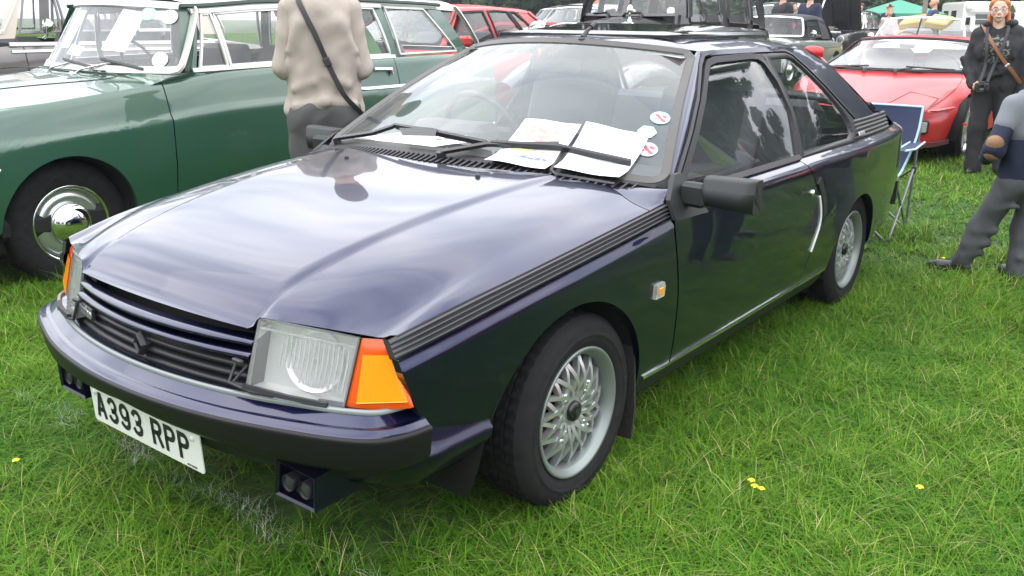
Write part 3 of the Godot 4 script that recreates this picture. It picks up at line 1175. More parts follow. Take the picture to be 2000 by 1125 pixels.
func headlight(t: Node3D, sx: int) -> void:
	var tl := Vector3(0.404, 0.690, 0.774)
	var tr := Vector3(0.642, 0.670, 0.684)
	var br := Vector3(0.631, 0.507, 0.732)
	var bl := Vector3(0.395, 0.530, 0.820)
	var nrm := (tr - tl).cross(bl - tl).normalized()
	if nrm.z < 0:
		nrm = -nrm
	var pt := func(u: float, v: float, o: float) -> Vector3:
		var p := tl.lerp(tr, u).lerp(bl.lerp(br, u), v) + nrm * (o + 0.012 * sin(PI * u) * 0.8)
		return Vector3(sx * p.x, p.y, p.z)
	var s := new_st()
	smooth(s, true)
	var rows := []
	for j in 13:
		var row := PackedVector3Array()
		for i in 61:
			var u := i / 60.0
			var v := j / 12.0
			var rib := 0.0
			if v > 0.12 and u > 0.28 and u < 0.95 and v < 0.86:
				rib = 0.0012 * sin(i * PI)
				rib = 0.0005 * (1.0 if i % 2 == 0 else -1.0)
			row.append(pt.call(u, v, rib))
		rows.append(row)
	grid(s, rows)
	var hl := put(s, "headlight", MT.lamp_glass, t)
	# grey box behind it with a round bowl, and the moulded ribs of the glass
	var cc: Vector3 = pt.call(0.56, 0.48, -0.075)
	var nv3 := Vector3(sx * nrm.x, nrm.y, nrm.z)
	s = new_st()
	smooth(s, false)
	var fr4 := [pt.call(0, 0, -0.004), pt.call(1, 0, -0.004), pt.call(1, 1, -0.004), pt.call(0, 1, -0.004)]
	var bk4 := [pt.call(0.05, 0.06, -0.045), pt.call(0.95, 0.06, -0.045), pt.call(0.95, 0.94, -0.045), pt.call(0.05, 0.94, -0.045)]
	for k in 4:
		quad(s, fr4[k], fr4[(k + 1) % 4], bk4[(k + 1) % 4], bk4[k])
	quad(s, bk4[0], bk4[1], bk4[2], bk4[3])
	put(s, "reflector_wall", MT.lamp_wall, hl)
	s = new_st()
	lathe(s, [[0.030, 0.076], [0.026, 0.070], [0.012, 0.056], [-0.004, 0.034], [-0.012, 0.012], [-0.013, 0.0]], aim(cc, nv3), 40)
	put(s, "reflector", MT.reflector, hl)
	for k in 15:
		s = new_st()
		var u := lerpf(0.30, 0.95, k / 14.0)
		bar(s, [pt.call(u - 0.02, 0.17, -0.006), pt.call(u - 0.005, 0.40, -0.006), pt.call(u, 0.60 if k < 5 else 0.78, -0.006)], 0.0042, 0.0035, nv3)
		put(s, "lens_rib", MT.lens_rib, hl)
	s = new_st()
	bar(s, [pt.call(0.02, 0.135, -0.006), pt.call(0.5, 0.13, -0.006), pt.call(0.98, 0.135, -0.006)], 0.005, 0.004, nv3)
	put(s, "lens_rib", MT.lens_rib, hl)
	s = new_st()
	tube(s, [cc, cc + nv3 * 0.03], 0.007, 10)
	put(s, "bulb", MT.silver, hl)
	# rubber edge and the little wiper
	s = new_st()
	var fr := PackedVector3Array()
	for q in [[0, 0], [0.25, 0], [0.5, 0], [0.75, 0], [1, 0], [1, 0.5], [1, 1], [0.75, 1], [0.5, 1], [0.25, 1], [0, 1], [0, 0.5], [0, 0]]:
		fr.append(pt.call(q[0], q[1], -0.004))
	bar(s, fr, 0.006, 0.004, Vector3(sx * nrm.x, nrm.y, nrm.z))
	put(s, "lamp_frame", MT.lamp_rim, hl)
	s = new_st()
	tube(s, [pt.call(-0.13, 0.66, 0.01), pt.call(-0.16, 0.98, 0.015), pt.call(0.1, 1.02, 0.02), pt.call(0.35, 1.0, 0.02)], 0.0045, 6)
	tube(s, [pt.call(-0.03, 0.7, 0.0), pt.call(-0.11, 0.95, 0.015)], 0.0035, 6)
	bar(s, [pt.call(0.02, 0.975, 0.012), pt.call(0.5, 0.965, 0.016), pt.call(0.88, 0.96, 0.012)], 0.012, 0.012, Vector3(sx * nrm.x, nrm.y, nrm.z))
	rbox(s, Transform3D(Basis(), pt.call(-0.12, 0.66, 0.01)), Vector3(0.035, 0.012, 0.012), 0.003)
	put(s, "lamp_wiper", MT.dark_plastic, hl)
	# amber indicator, wrapping the corner
	var a := [Vector3(0.646, 0.669, 0.682), Vector3(0.702, 0.672, 0.660), Vector3(0.709, 0.669, 0.654)]
	var b := [Vector3(0.634, 0.503, 0.731), Vector3(0.777, 0.526, 0.666), Vector3(0.782, 0.529, 0.658)]
	var ip := func(u: float, v: float, o: float) -> Vector3:
		var i := 0 if u < 0.8 else 1
		var f := u / 0.8 if u < 0.8 else (u - 0.8) / 0.2
		var p: Vector3 = a[i].lerp(a[i + 1], f).lerp(b[i].lerp(b[i + 1], f), v) + (nrm + Vector3(0.2, 0, 0)).normalized() * o
		return Vector3(sx * p.x, p.y, p.z)
	s = new_st()
	smooth(s, true)
	rows = []
	for j in 11:
		var row := PackedVector3Array()
		for i in 13:
			var e := minf(minf(i, 12 - i), minf(j, 10 - j))
			row.append(ip.call(i / 12.0, j / 10.0, -0.006 if e == 0 else 0.0))
		rows.append(row)
	grid(s, rows)
	var ind := put(s, "indicator", MT.amber, t)
	s = new_st()
	s.set_smooth_group(2)
	rows = []
	for j in 31:
		var row := PackedVector3Array()
		for i in 11:
			row.append(ip.call(lerpf(0.14, 0.86, i / 10.0), lerpf(0.22, 0.9, j / 30.0), 0.0015 + (0.0015 if j % 2 == 0 else 0.0)))
		rows.append(row)
	grid(s, rows)
	put(s, "inner_lens", MT.amber_inner, ind)


func bow_pts(y: float, z0: float, k: float, x1: float, n := 24) -> PackedVector3Array:
	var o := PackedVector3Array()
	for i in n + 1:
		var x := lerpf(-x1, x1, float(i) / n)
		o.append(Vector3(x, y, z0 - k * x * x))
	return o


func coupe_front(t: Node3D) -> void:
	# grille: dark back, two painted slats, black slats
	var s := new_st()
	smooth(s, true)
	grid(s, [bow_pts(0.70, 0.72, 0.2, 0.41), bow_pts(0.50, 0.78, 0.2, 0.41)])
	grid(s, [bow_pts(0.69, 0.72, 0.2, 0.41), bow_pts(0.664, 0.795, 0.14, 0.41)])
	for sx in [1, -1]:
		quad(s, Vector3(sx * 0.398, 0.69, 0.66), Vector3(sx * 0.398, 0.50, 0.70), Vector3(sx * 0.398, 0.50, 0.815), Vector3(sx * 0.4, 0.685, 0.77))
	var g := put(s, "grille", MT.pit, t)
	for q in [[0.626, 0.848, 0.335, 0], [0.597, 0.858, 0.325, 0], [0.568, 0.846, 0.29, 1], [0.542, 0.848, 0.29, 1], [0.516, 0.850, 0.29, 1]]:
		s = new_st()
		var w := 0.395
		var d := 0.026 if q[3] == 0 else 0.03
		var prof := [[0.0, 0.0], [-0.006, -0.006], [-0.02, -0.003], [-d, 0.014], [-d, 0.020], [-0.010, 0.009], [-0.002, 0.006], [0.0, 0.0]]
		var rows := []
		for p in prof:
			rows.append(bow_pts(q[0] + p[1], q[1] + p[0], q[2], w, 30))
		smooth(s, true)
		grid(s, rows)
		put(s, "slat", MT.blue if q[3] == 0 else MT.trim, g)
	# diamond emblem
	s = new_st()
	var ex := Transform3D(Basis(), Vector3(0.008, 0.558, 0.852))
	smooth(s, false)
	var oh := 0.034
	var ow := 0.023
	var ih := 0.019
	var iw := 0.011
	var oo := [Vector3(0, oh, 0), Vector3(ow, 0, 0), Vector3(0, -oh, 0), Vector3(-ow, 0, 0)]
	var ii := [Vector3(0, ih, 0.008), Vector3(iw, 0, 0.008), Vector3(0, -ih, 0.008), Vector3(-iw, 0, 0.008)]
	var md := []
	for k in 4:
		md.append((oo[k] + ii[k]) * 0.5 + Vector3(0, 0, 0.010))
	for k in 4:
		var n := (k + 1) % 4
		quad(s, ex * oo[k], ex * oo[n], ex * md[n], ex * md[k])
		quad(s, ex * md[k], ex * md[n], ex * ii[n], ex * ii[k])
		quad(s, ex * oo[k], ex * oo[n], ex * (oo[n] - Vector3(0, 0, 0.03)), ex * (oo[k] - Vector3(0, 0, 0.03)))
	put(s, "emblem", MT.dark_plastic, g)
	s = new_st()
	rbox(s, Transform3D(Basis(Vector3.UP, -0.2), Vector3(-0.315, 0.572, 0.822)), Vector3(0.115, 0.034, 0.012), 0.003)
	var bd := put(s, "badge_plate", MT.trim, g)
	var tx := put_mesh(text_mesh("Turbo", 0.036, 0.004, "Droid Serif"), "badge_lettering", MT.silver, bd)
	tx.transform = Transform3D(Basis(Vector3.UP, -0.2), Vector3(-0.316, 0.572, 0.830))
	# bumper: one section swept round the nose
	var path := [[-0.792, 0.40], [-0.797, 0.55], [-0.793, 0.63], [-0.78, 0.69], [-0.752, 0.742], [-0.70, 0.780], [-0.6, 0.823], [-0.4, 0.886], [-0.2, 0.922], [0.0, 0.934]]
	for k in range(8, -1, -1):
		path.append([-path[k][0], path[k][1]])
	var pp := []
	for q in path:
		pp.append(Vector3(q[0], 0, q[1]))
	var cen := spline(pp, 6)
	var outs := PackedVector3Array()
	for i in cen.size():
		var d := cen[mini(i + 1, cen.size() - 1)] - cen[maxi(i - 1, 0)]
		outs.append(Vector3(-d.z, 0, d.x).normalized())
	var sweep := func(prof: Array, i0: int, i1: int) -> Array:
		var rows := []
		for p in prof:
			var row := PackedVector3Array()
			var drop: float = p[2] if p.size() > 2 else 0.0
			for i in range(i0, i1):
				var o := outs[i]
				if o.dot(Vector3(cen[i].x, 0, cen[i].z + 0.4)) < 0:
					o = -o
				row.append(cen[i] + o * p[0] + Vector3(0, p[1] - drop * minf(1.0, absf(cen[i].x) / 0.6), 0))
			rows.append(row)
		return rows
	var n0 := 11
	var n1 := cen.size() - 11
	s = new_st()
	s.set_smooth_group(1)
	grid(s, sweep.call([[-0.10, 0.513], [-0.058, 0.512], [-0.052, 0.510], [-0.028, 0.4895], [-0.024, 0.488], [-0.016, 0.4875], [-0.013, 0.486], [-0.003, 0.478], [0.003, 0.476]], n0, n1))
	put(s, "bumper_top", MT.blue, t)
	s = new_st()
	s.set_smooth_group(1)
	grid(s, sweep.call([[0.0, 0.476], [0.008, 0.474], [0.011, 0.470], [0.010, 0.462], [0.006, 0.448, 0.01], [0.001, 0.432, 0.03], [-0.012, 0.420, 0.036], [-0.10, 0.412, 0.03]], n0, n1))
	put(s, "bumper", MT.rubber_bumper, t)
	s = new_st()
	s.set_smooth_group(1)
	grid(s, sweep.call([[-0.062, 0.511], [-0.060, 0.518], [-0.054, 0.520], [-0.049, 0.516], [-0.049, 0.508]], n0 + 2, n1 - 2))
	put(s, "bumper_moulding", MT.grey_trim, t)
	s = new_st()
	s.set_smooth_group(1)
	grid(s, sweep.call([[-0.06, 0.395], [-0.065, 0.37], [-0.09, 0.33], [-0.12, 0.30], [-0.20, 0.29]], n0 + 6, n1 - 6))
	put(s, "air_dam", MT.underbody, t)
	# lower skirt ahead of the wheel, in body colour
	for sx in [1, -1]:
		# lower skirt ahead of the wheel, running on from the bumper's end
		s = new_st()
		s.set_smooth_group(1)
		var rows := []
		for q in [[0.455, -0.016], [0.42, -0.010], [0.402, -0.003], [0.396, 0.004], [0.375, 0.002], [0.33, -0.03], [0.285, -0.075], [0.26, -0.13]]:
			var row := PackedVector3Array()
			for k in 13:
				var z := lerpf(0.70, 0.405, k / 12.0)
				var f := smoothstep(0.58, 0.70, z)
				row.append(Vector3(sx * (cv([[0.72, 0.755], [0.6, 0.790], [0.41, 0.804]], z) + q[1] - 0.035 * f), q[0] + 0.045 * f * (1.0 if q[0] < 0.4 else 0.0) - 0.012 * f, z))
			rows.append(row)
		grid(s, rows)
		var flange := PackedVector3Array()
		var flange2 := PackedVector3Array()
		for rw in rows:
			flange.append(rw[12])
			flange2.append(rw[12] - Vector3(sx * 0.1, 0, 0))
		s.set_smooth_group(2)
		grid(s, [flange, flange2])
		put(s, "front_skirt", MT.blue_dark, t)
		# black filler between indicator and wing
		s = new_st()
		smooth(s, true)
		grid(s, [PackedVector3Array([Vector3(sx * 0.62, 0.655, 0.64), Vector3(sx * 0.70, 0.655, 0.625), Vector3(sx * 0.735, 0.645, 0.59)]), PackedVector3Array([Vector3(sx * 0.60, 0.50, 0.68), Vector3(sx * 0.735, 0.49, 0.63), Vector3(sx * 0.765, 0.42, 0.55)])])
		put(s, "corner_filler", MT.pit, t)
		# twin driving lamps in a pod
		var pod := new_st()
		smooth(pod, false)
		var f0 := [Vector3(0.462, 0.352, 0.80), Vector3(0.600, 0.348, 0.80), Vector3(0.594, 0.258, 0.80), Vector3(0.448, 0.256, 0.80)]
		var f1 := []
		var f2 := []
		for p in f0:
			var c := Vector3(0.526, 0.303, 0.80)
			f1.append(c + (p - c) * 0.86 + Vector3(0, 0, -0.004))
			f2.append(c + (p - c) * 0.82 + Vector3(0, 0, -0.03))
		var f3 := [Vector3(0.47, 0.40, 0.42), Vector3(0.64, 0.40, 0.42), Vector3(0.63, 0.28, 0.42), Vector3(0.46, 0.28, 0.42)]
		for st in [[f3, f0], [f0, f1], [f1, f2]]:
			for k in 4:
				var n := (k + 1) % 4
				quad(pod, st[0][k] * Vector3(sx, 1, 1), st[0][n] * Vector3(sx, 1, 1), st[1][n] * Vector3(sx, 1, 1), st[1][k] * Vector3(sx, 1, 1))
		quad(pod, f2[0] * Vector3(sx, 1, 1), f2[1] * Vector3(sx, 1, 1), f2[2] * Vector3(sx, 1, 1), f2[3] * Vector3(sx, 1, 1))
		var po := put(pod, "lamp_pod", MT.blue_dark, t)
		for dx in [0.492, 0.552]:
			s = new_st()
			lathe(s, [[0.0, 0.021], [0.026, 0.0225], [0.028, 0.0205], [0.020, 0.018]], aim(Vector3(sx * dx, 0.297, 0.768), Vector3(0, 0, 1)), 20)
			var dl := put(s, "driving_lamp", MT.trim, po)
			s = new_st()
			lathe(s, [[0.022, 0.0185], [0.025, 0.012], [0.026, 0.0]], aim(Vector3(sx * dx, 0.297, 0.768), Vector3(0, 0, 1)), 20)
			put(s, "lens", MT.dark_lens, dl)
	# number plate
	var px := Transform3D(Basis(Vector3.RIGHT, -0.02).rotated(Vector3.RIGHT, 0.067), Vector3(0, 0.327, 0.869))
	s = new_st()
	var rr := PackedVector2Array()
	for q in [[0.26, 0.0555, 0.0], [-0.26, 0.0555, 0.25], [-0.26, -0.0555, 0.5], [0.26, -0.0555, 0.75]]:
		for k in 5:
			var an: float = TAU * (q[2] + 0.25 * k / 4.0)
			rr.append(Vector2(q[0] - signf(q[0]) * 0.008 + 0.008 * cos(an), q[1] - signf(q[1]) * 0.008 + 0.008 * sin(an)))
	slab(s, rr, px * at(0, 0, -0.003), 0.003)
	var np := put(s, "number_plate", MT.plate, t)
	var chars := "A393 RPP"
	var xs := [-0.2145, -0.1535, -0.0925, -0.0315, 0.0, 0.0625, 0.1235, 0.1845]
	for k in chars.length():
		if chars[k] == " ":
			continue
		s = new_st()
		plate_char(s, chars[k], px * at(xs[k], 0, 0.0002))
		put(s, "character", MT.ink, np)
	for sx in [-0.235, 0.228]:
		s = new_st()
		lathe(s, [[0.0, 0.008], [0.004, 0.007], [0.005, 0.0]], px * aim(Vector3(sx, 0.036, 0), Vector3(0, 0, 1)), 12)
		put(s, "plate_screw", MT.white_trim, np)
	var mk := put_mesh(text_mesh("AUTO CENTRE", 0.005, 0.0006), "maker_print", MT.ink, np)
	mk.transform = px * at(0.21, -0.0475, 0.0008)
	s = new_st()
	rbox(s, px * at(0, 0.02, -0.02), Vector3(0.44, 0.03, 0.03), 0.004)
	put(s, "plate_bracket", MT.underbody, np)


# stroke letters of a British number plate: 50 x 79 mm, 14 mm strokes
func plate_char(s: SurfaceTool, c: String, xf: Transform3D) -> void:
	var w := 0.018
	var h := 0.0325
	var strokes := []
	match c:
		"A":
			strokes = [[Vector2(-w, -h), Vector2(-0.002, h), Vector2(0.002, h), Vector2(w, -h)], [Vector2(-w * 0.72, -h * 0.42), Vector2(w * 0.72, -h * 0.42)]]
		"3":
			strokes = [arc(0, 0.0155, w * 0.95, 0.017, 155, -90, 12) + arc(0, -0.0165, w, 0.016, 90, -155, 12)]
		"9":
			strokes = [arc(0, 0.013, w, 0.0195, 0, 360, 20), arc(0, 0.010, w, 0.0225, 0, 0, 1) + arc(0, -0.0165, w, 0.016, 0, -150, 8)]
			strokes[1] = [Vector2(w, 0.013)] + arc(0, -0.0165, w, 0.016, 0, -150, 8)
		"R", "P":
			strokes = [[Vector2(-w, -h), Vector2(-w, h), Vector2(0.004, h)] + arc(0.004, 0.0165, 0.014, 0.016, 90, -90, 8) + [Vector2(0.004, 0.0005), Vector2(-w, 0.0005)]]
			if c == "R":
				strokes.append([Vector2(0.002, 0.0), Vector2(w, -h)])
	for st in strokes:
		var pts: Array = st
		var a := PackedVector3Array()
		var b := PackedVector3Array()
		for i in pts.size():
			var p: Vector2 = pts[i]
			var d0: Vector2 = (p - pts[i - 1]).normalized() if i > 0 else Vector2.ZERO
			var d1: Vector2 = (pts[i + 1] - p).normalized() if i < pts.size() - 1 else Vector2.ZERO
			var d := (d0 + d1).normalized()
			var n := Vector2(-d.y, d.x)
			var k := 0.007
			if d0 != Vector2.ZERO and d1 != Vector2.ZERO:
				k = 0.007 / maxf(0.6, n.dot(Vector2(-d1.y, d1.x)))
			var e := Vector2.ZERO
			if i == 0:
				e = -d1 * 0.006 if c != "P" and c != "R" else -d1 * 0.006
			elif i == pts.size() - 1:
				e = d0 * 0.006
			a.append(xf * Vector3(p.x + e.x + n.x * k, p.y + e.y + n.y * k, 0.0008))
			b.append(xf * Vector3(p.x + e.x - n.x * k, p.y + e.y - n.y * k, 0.0008))
		smooth(s, false)
		grid(s, [a, b])


func arc(cx: float, cy: float, rx: float, ry: float, a0: float, a1: float, n: int) -> Array:
	var o := []
	for k in n + 1:
		var an := deg_to_rad(lerpf(a0, a1, float(k) / n))
		o.append(Vector2(cx + rx * cos(an), cy + ry * sin(an)))
	return o


func sticker(parent: Node, u: float, v: float, r: float, m: Material, ink: Material, kind: int) -> void:
	var c := ws(u, v, 0.002)
	var ux := (ws(u + 0.02, v, 0.002) - ws(u - 0.02, v, 0.002)).normalized()
	var vx := (ws(u, v + 0.02, 0.002) - ws(u, v - 0.02, 0.002)).normalized()
	var b := Basis(ux, (vx - ux * ux.dot(vx)).normalized(), ux.cross(vx).normalized())
	var s := new_st()
	slab(s, circle2(0, 0, r, r, 28 if kind == 0 else 6), Transform3D(b, c), 0.0012)
	var o := put(s, "sticker", m, parent)
	s = new_st()
	if kind == 0:
		for k in 3:
			for f in [[-0.35, 0.4, 0.3, 0.22], [0.35, 0.35, 0.28, 0.2], [-0.05, 0.0, 0.26, 0.2], [-0.4, -0.25, 0.2, 0.16], [0.3, -0.35, 0.28, 0.22]]:
				if k == 0 or f[2] > 0.25:
					slab(s, circle2(f[0] * r + k * 0.002, f[1] * r - k * 0.0025, f[2] * r * 0.8, f[3] * r * 0.8, 7), Transform3D(b, c) * at(0, 0, 0.0013 + 0.0002 * k), 0.0004)
	else:
		slab(s, circle2(0, 0, r * 0.45, r * 0.45, 16), Transform3D(b, c) * at(0, 0, 0.0013), 0.0004)
	put(s, "sticker_print", ink, o)


func lattice_wheel(t: Node3D) -> Node3D:
	var w := Node3D.new()
	w.name = "wheel"
	t.add_child(w, true)
	var ax := aim(Vector3.ZERO, Vector3.RIGHT)
	# tyre with tread blocks
	var s := new_st()
	var prof := [[-0.010, 0.180], [-0.004, 0.194], [0.004, 0.206], [0.009, 0.220], [0.0095, 0.228], [0.0125, 0.231], [0.0095, 0.234], [0.009, 0.246], [0.004, 0.262], [-0.006, 0.275], [-0.020, 0.2845]]
	var tread := [[-0.026, 0.287, 1], [-0.048, 0.2885, 1], [-0.049, 0.281, 0], [-0.056, 0.281, 0], [-0.057, 0.289, 2], [-0.083, 0.2895, 2], [-0.084, 0.281, 0], [-0.092, 0.281, 0], [-0.093, 0.2895, 2], [-0.119, 0.289, 2], [-0.120, 0.281, 0], [-0.127, 0.281, 0], [-0.128, 0.2885, 1], [-0.150, 0.287, 1]]
	var rest := [[-0.160, 0.282], [-0.175, 0.268], [-0.187, 0.240], [-0.180, 0.20], [-0.17, 0.176]]
	var n := 144
	var rows := []
	for q in prof + tread + rest:
		var row := PackedVector3Array()
		for k in n + 1:
			var an := TAU * (k % n) / n
			var r: float = q[1]
			if q.size() > 2 and q[2] > 0:
				var ph := k + (1 if q[2] == 2 else 0)
				if ph % 3 == 0:
					r -= 0.006
			row.append(Vector3(q[0], cos(an) * r, sin(an) * r))
		rows.append(row)
	smooth(s, true)
	for j in rows.size() - 1:
		s.set_smooth_group(0 if j < 10 else (j if j < 25 else 1))
		grid(s, [rows[j], rows[j + 1]])
	put(s, "tyre", MT.tyre, w)
	s = new_st()
	lathe(s, [[-0.17, 0.168], [-0.03, 0.166], [-0.014, 0.170], [-0.006, 0.174], [0.0, 0.183], [0.004, 0.186], [0.006, 0.192], [0.003, 0.196], [-0.006, 0.193], [-0.012, 0.180]], ax, 72)
	put(s, "rim", MT.rim, w)
	s = new_st()
	lathe(s, [[-0.16, 0.166], [-0.158, 0.0]], ax, 32)
	put(s, "wheel_back", MT.pit, w)
	s = new_st()
	lathe(s, [[-0.10, 0.135], [-0.092, 0.135], [-0.092, 0.05]], ax, 40, true)
	put(s, "brake_disc", MT.disc, w)
	s = new_st()
	rbox(s, Transform3D(Basis(Vector3.RIGHT, 0.0), Vector3(-0.075, 0.01, 0.122)), Vector3(0.05, 0.15, 0.055), 0.012)
	put(s, "brake_caliper", MT.caliper, w)
	# two families of curved spokes that cross and meet at the rim
	var N := 15
	for k in N:
		for d in [-1.0, 1.0]:
			s = new_st()
			var line := PackedVector3Array()
			for j in 9:
				var f := j / 8.0
				var r := lerpf(0.050, 0.174, f)
				var an: float = TAU * (k / float(N)) + d * 1.5 * TAU / N * (0.18 + 0.82 * sin(f * PI * 0.5))
				line.append(Vector3(-0.036 + 0.012 * sin(PI * minf(f * 1.2, 1.0)) - 0.014 * f * f + 0.0008 * d, cos(an) * r, sin(an) * r))
			bar(s, line, 0.0145, 0.018, Vector3.RIGHT)
			put(s, "spoke", MT.alloy, w)
	s = new_st()
	lathe(s, [[-0.05, 0.062], [-0.03, 0.060], [-0.022, 0.052], [-0.022, 0.03]], ax, 36)
	put(s, "hub", MT.alloy, w)
	for k in 4:
		for q in [[0.068, 0.0], [0.082, 0.11], [0.082, -0.11], [0.097, 0.0]]:
			var an: float = TAU * (k + 0.5) / 4.0 + q[1]
			s = new_st()
			lathe(s, [[-0.03, 0.0085], [-0.014, 0.0075], [-0.010, 0.004], [-0.010, 0.0]], aim(Vector3(0, cos(an) * q[0], sin(an) * q[0]), Vector3.RIGHT), 8)
			put(s, "wheel_bolt", MT.silver, w)
	s = new_st()
	lathe(s, [[-0.022, 0.031], [-0.012, 0.030], [-0.008, 0.026], [-0.007, 0.0]], ax, 28)
	var cap := put(s, "hub_cap", MT.black_gloss, w)
	s = new_st()
	slab(s, PackedVector2Array([Vector2(0, 0.015), Vector2(0.009, 0), Vector2(0, -0.015), Vector2(-0.009, 0)]), Transform3D(Basis(Vector3(0, 0, -1), Vector3(0, 1, 0), Vector3(1, 0, 0)), Vector3(-0.0068, 0, 0)), 0.001)
	put(s, "cap_emblem", MT.dark_plastic, cap)
	return w


func seat(parent: Node3D, p: Vector3, m: Material, called := "seat") -> void:
	var s := new_st()
	rbox(s, Transform3D(Basis(Vector3.RIGHT, 0.12), p + Vector3(0, 0.0, 0)), Vector3(0.48, 0.15, 0.50), 0.05)
	rbox(s, Transform3D(Basis(Vector3.RIGHT, -0.32), p + Vector3(0, 0.33, -0.30)), Vector3(0.47, 0.60, 0.13), 0.05)
	rbox(s, Transform3D(Basis(Vector3.RIGHT, -0.25), p + Vector3(0, 0.70, -0.42)), Vector3(0.27, 0.17, 0.09), 0.035)
	put(s, called, m, parent)


func coupe_inside(t: Node3D) -> void:
	var s := new_st()
	# floor, bulkhead and wheel housings, all dark
	rbox(s, at(0, 0.25, -1.3), Vector3(1.46, 0.08, 1.7), 0.02)
	rbox(s, at(0, 0.27, -1.3), Vector3(1.06, 0.08, 3.9), 0.02)
	rbox(s, at(0, 0.46, 0.30), Vector3(1.04, 0.4, 0.7), 0.02)
	rbox(s, at(0, 0.55, -0.42), Vector3(1.52, 0.55, 0.05), 0.02)
	rbox(s, at(0, 0.45, -2.75), Vector3(1.1, 0.42, 1.1), 0.02)
	put(s, "floor_pan", MT.pit, t)
	for q in [[0.058, 0.266, 0.372], [-2.38, 0.235, 0.355]]:
		for sx in [1, -1]:
			s = new_st()
			smooth(s, true)
			var a := PackedVector3Array()
			var b := PackedVector3Array()
			for k in 25:
				var an := PI * (k / 24.0 * 1.16 - 0.08)
				a.append(Vector3(sx * (side_x(q[1] + q[2] * sin(an), q[0]) - 0.02), q[1] + q[2] * sin(an), q[0] + q[2] * cos(an)))
				b.append(Vector3(sx * 0.54, q[1] + q[2] * sin(an), q[0] + q[2] * cos(an)))
			grid(s, [a, b])
			var c := PackedVector3Array()
			for p in b:
				c.append(Vector3(p.x, q[1], q[0]))
			grid(s, [b, c])
			put(s, "wheel_housing", MT.pit, t)
	for sx in [1, -1]:
		s = new_st()
		rbox(s, at(sx * 0.745, 0.55, -1.03), Vector3(0.05, 0.56, 1.15), 0.02)
		rbox(s, at(sx * 0.72, 0.62, -2.0), Vector3(0.05, 0.42, 0.9), 0.02)
		put(s, "door_lining", MT.lining, t)
	s = new_st()
	smooth(s, true)
	var dr := []
	for q in [[0.86, -0.40], [0.885, -0.62], [0.88, -0.82], [0.82, -0.90], [0.62, -0.86]]:
		dr.append(PackedVector3Array([Vector3(-0.73, q[0] - 0.03, q[1] - 0.06), Vector3(-0.35, q[0], q[1]), Vector3(0, q[0], q[1] + 0.03), Vector3(0.35, q[0], q[1]), Vector3(0.73, q[0] - 0.03, q[1] - 0.06)]))
	grid(s, dr)
	put(s, "dashboard", MT.dash, t)
	s = new_st()
	rbox(s, at(-0.36, 0.925, -0.80), Vector3(0.38, 0.08, 0.16), 0.03)
	put(s, "instrument_hood", MT.dash, t)
	s = new_st()
	var wc := Vector3(-0.36, 0.90, -0.98)
	var rim := PackedVector3Array()
	var bs := Basis(Vector3.RIGHT, 0.42)
	for k in 37:
		var an := TAU * k / 36.0
		rim.append(wc + bs * Vector3(cos(an) * 0.185, sin(an) * 0.185, 0))
	tube(s, rim, 0.014, 8)
	rbox(s, Transform3D(bs, wc), Vector3(0.33, 0.07, 0.03), 0.01)
	tube(s, [wc, wc + bs * Vector3(0, -0.03, 0.22)], 0.03, 8)
	put(s, "steering_wheel", MT.dark_plastic, t)
	seat(t, Vector3(-0.36, 0.50, -1.30), MT.seat_cloth)
	seat(t, Vector3(0.36, 0.50, -1.30), MT.seat_cloth)
	s = new_st()
	rbox(s, at(0, 0.52, -2.05), Vector3(1.2, 0.15, 0.5), 0.05)
	rbox(s, Transform3D(Basis(Vector3.RIGHT, -0.35), Vector3(0, 0.76, -2.36)), Vector3(1.2, 0.5, 0.14), 0.05)
	put(s, "rear_seat", MT.seat_cloth, t)
	s = new_st()
	rbox(s, at(-0.02, 1.19, -1.02), Vector3(0.24, 0.06, 0.025), 0.01)
	tube(s, [Vector3(-0.02, 1.2, -1.02), Vector3(-0.02, 1.27, -1.0)], 0.008)
	put(s, "rear_view_mirror", MT.dark_plastic, t)
	s = new_st()
	smooth(s, true)
	var hl := []
	for z in [-1.04, -1.3, -1.7, -2.1]:
		hl.append(PackedVector3Array([Vector3(-0.52, 1.235, z), Vector3(-0.25, 1.265, z), Vector3(0, 1.27, z), Vector3(0.25, 1.265, z), Vector3(0.52, 1.235, z)]))
	grid(s, hl)
	put(s, "headlining", MT.lining_light, t)
	# wipers
	for q in [[[Vector2(-0.86, -0.03), Vector2(-0.54, 0.035), Vector2(-0.43, 0.10)], [Vector2(-0.43, 0.105), Vector2(-0.08, 0.082), Vector2(0.228, 0.051)]], [[Vector2(0.03, -0.05), Vector2(0.234, 0.04), Vector2(0.56, 0.098)], [Vector2(0.25, 0.055), Vector2(0.569, 0.088), Vector2(0.88, 0.054)]]]:
		s = new_st()
		var arm := PackedVector3Array()
		for p in q[0]:
			arm.append(ws(p.x, p.y, 0.022))
		bar(s, arm, 0.016, 0.012, Vector3(0, 0.8, 0.6))
		tube(s, [ws(q[0][0].x, q[0][0].y - 0.02, -0.02), ws(q[0][0].x, q[0][0].y, 0.03)], 0.016, 10)
		if q[0][0].x < -0.5:
			tube(s, [ws(-0.43, 0.10, 0.028), ws(-0.13, 0.097, 0.03)], 0.004, 6)
		var wo := put(s, "wiper_arm", MT.wiper, t)
		s = new_st()
		var bl := PackedVector3Array()
		for k in 13:
			var f := k / 12.0
			var p: Vector2 = q[1][0].lerp(q[1][1], f * 2.0) if f < 0.5 else q[1][1].lerp(q[1][2], f * 2.0 - 1.0)
			bl.append(ws(p.x, p.y, 0.013))
		bar(s, bl, 0.012, 0.022, Vector3(0, 0.8, 0.6))
		put(s, "wiper_blade", MT.wiper, wo)
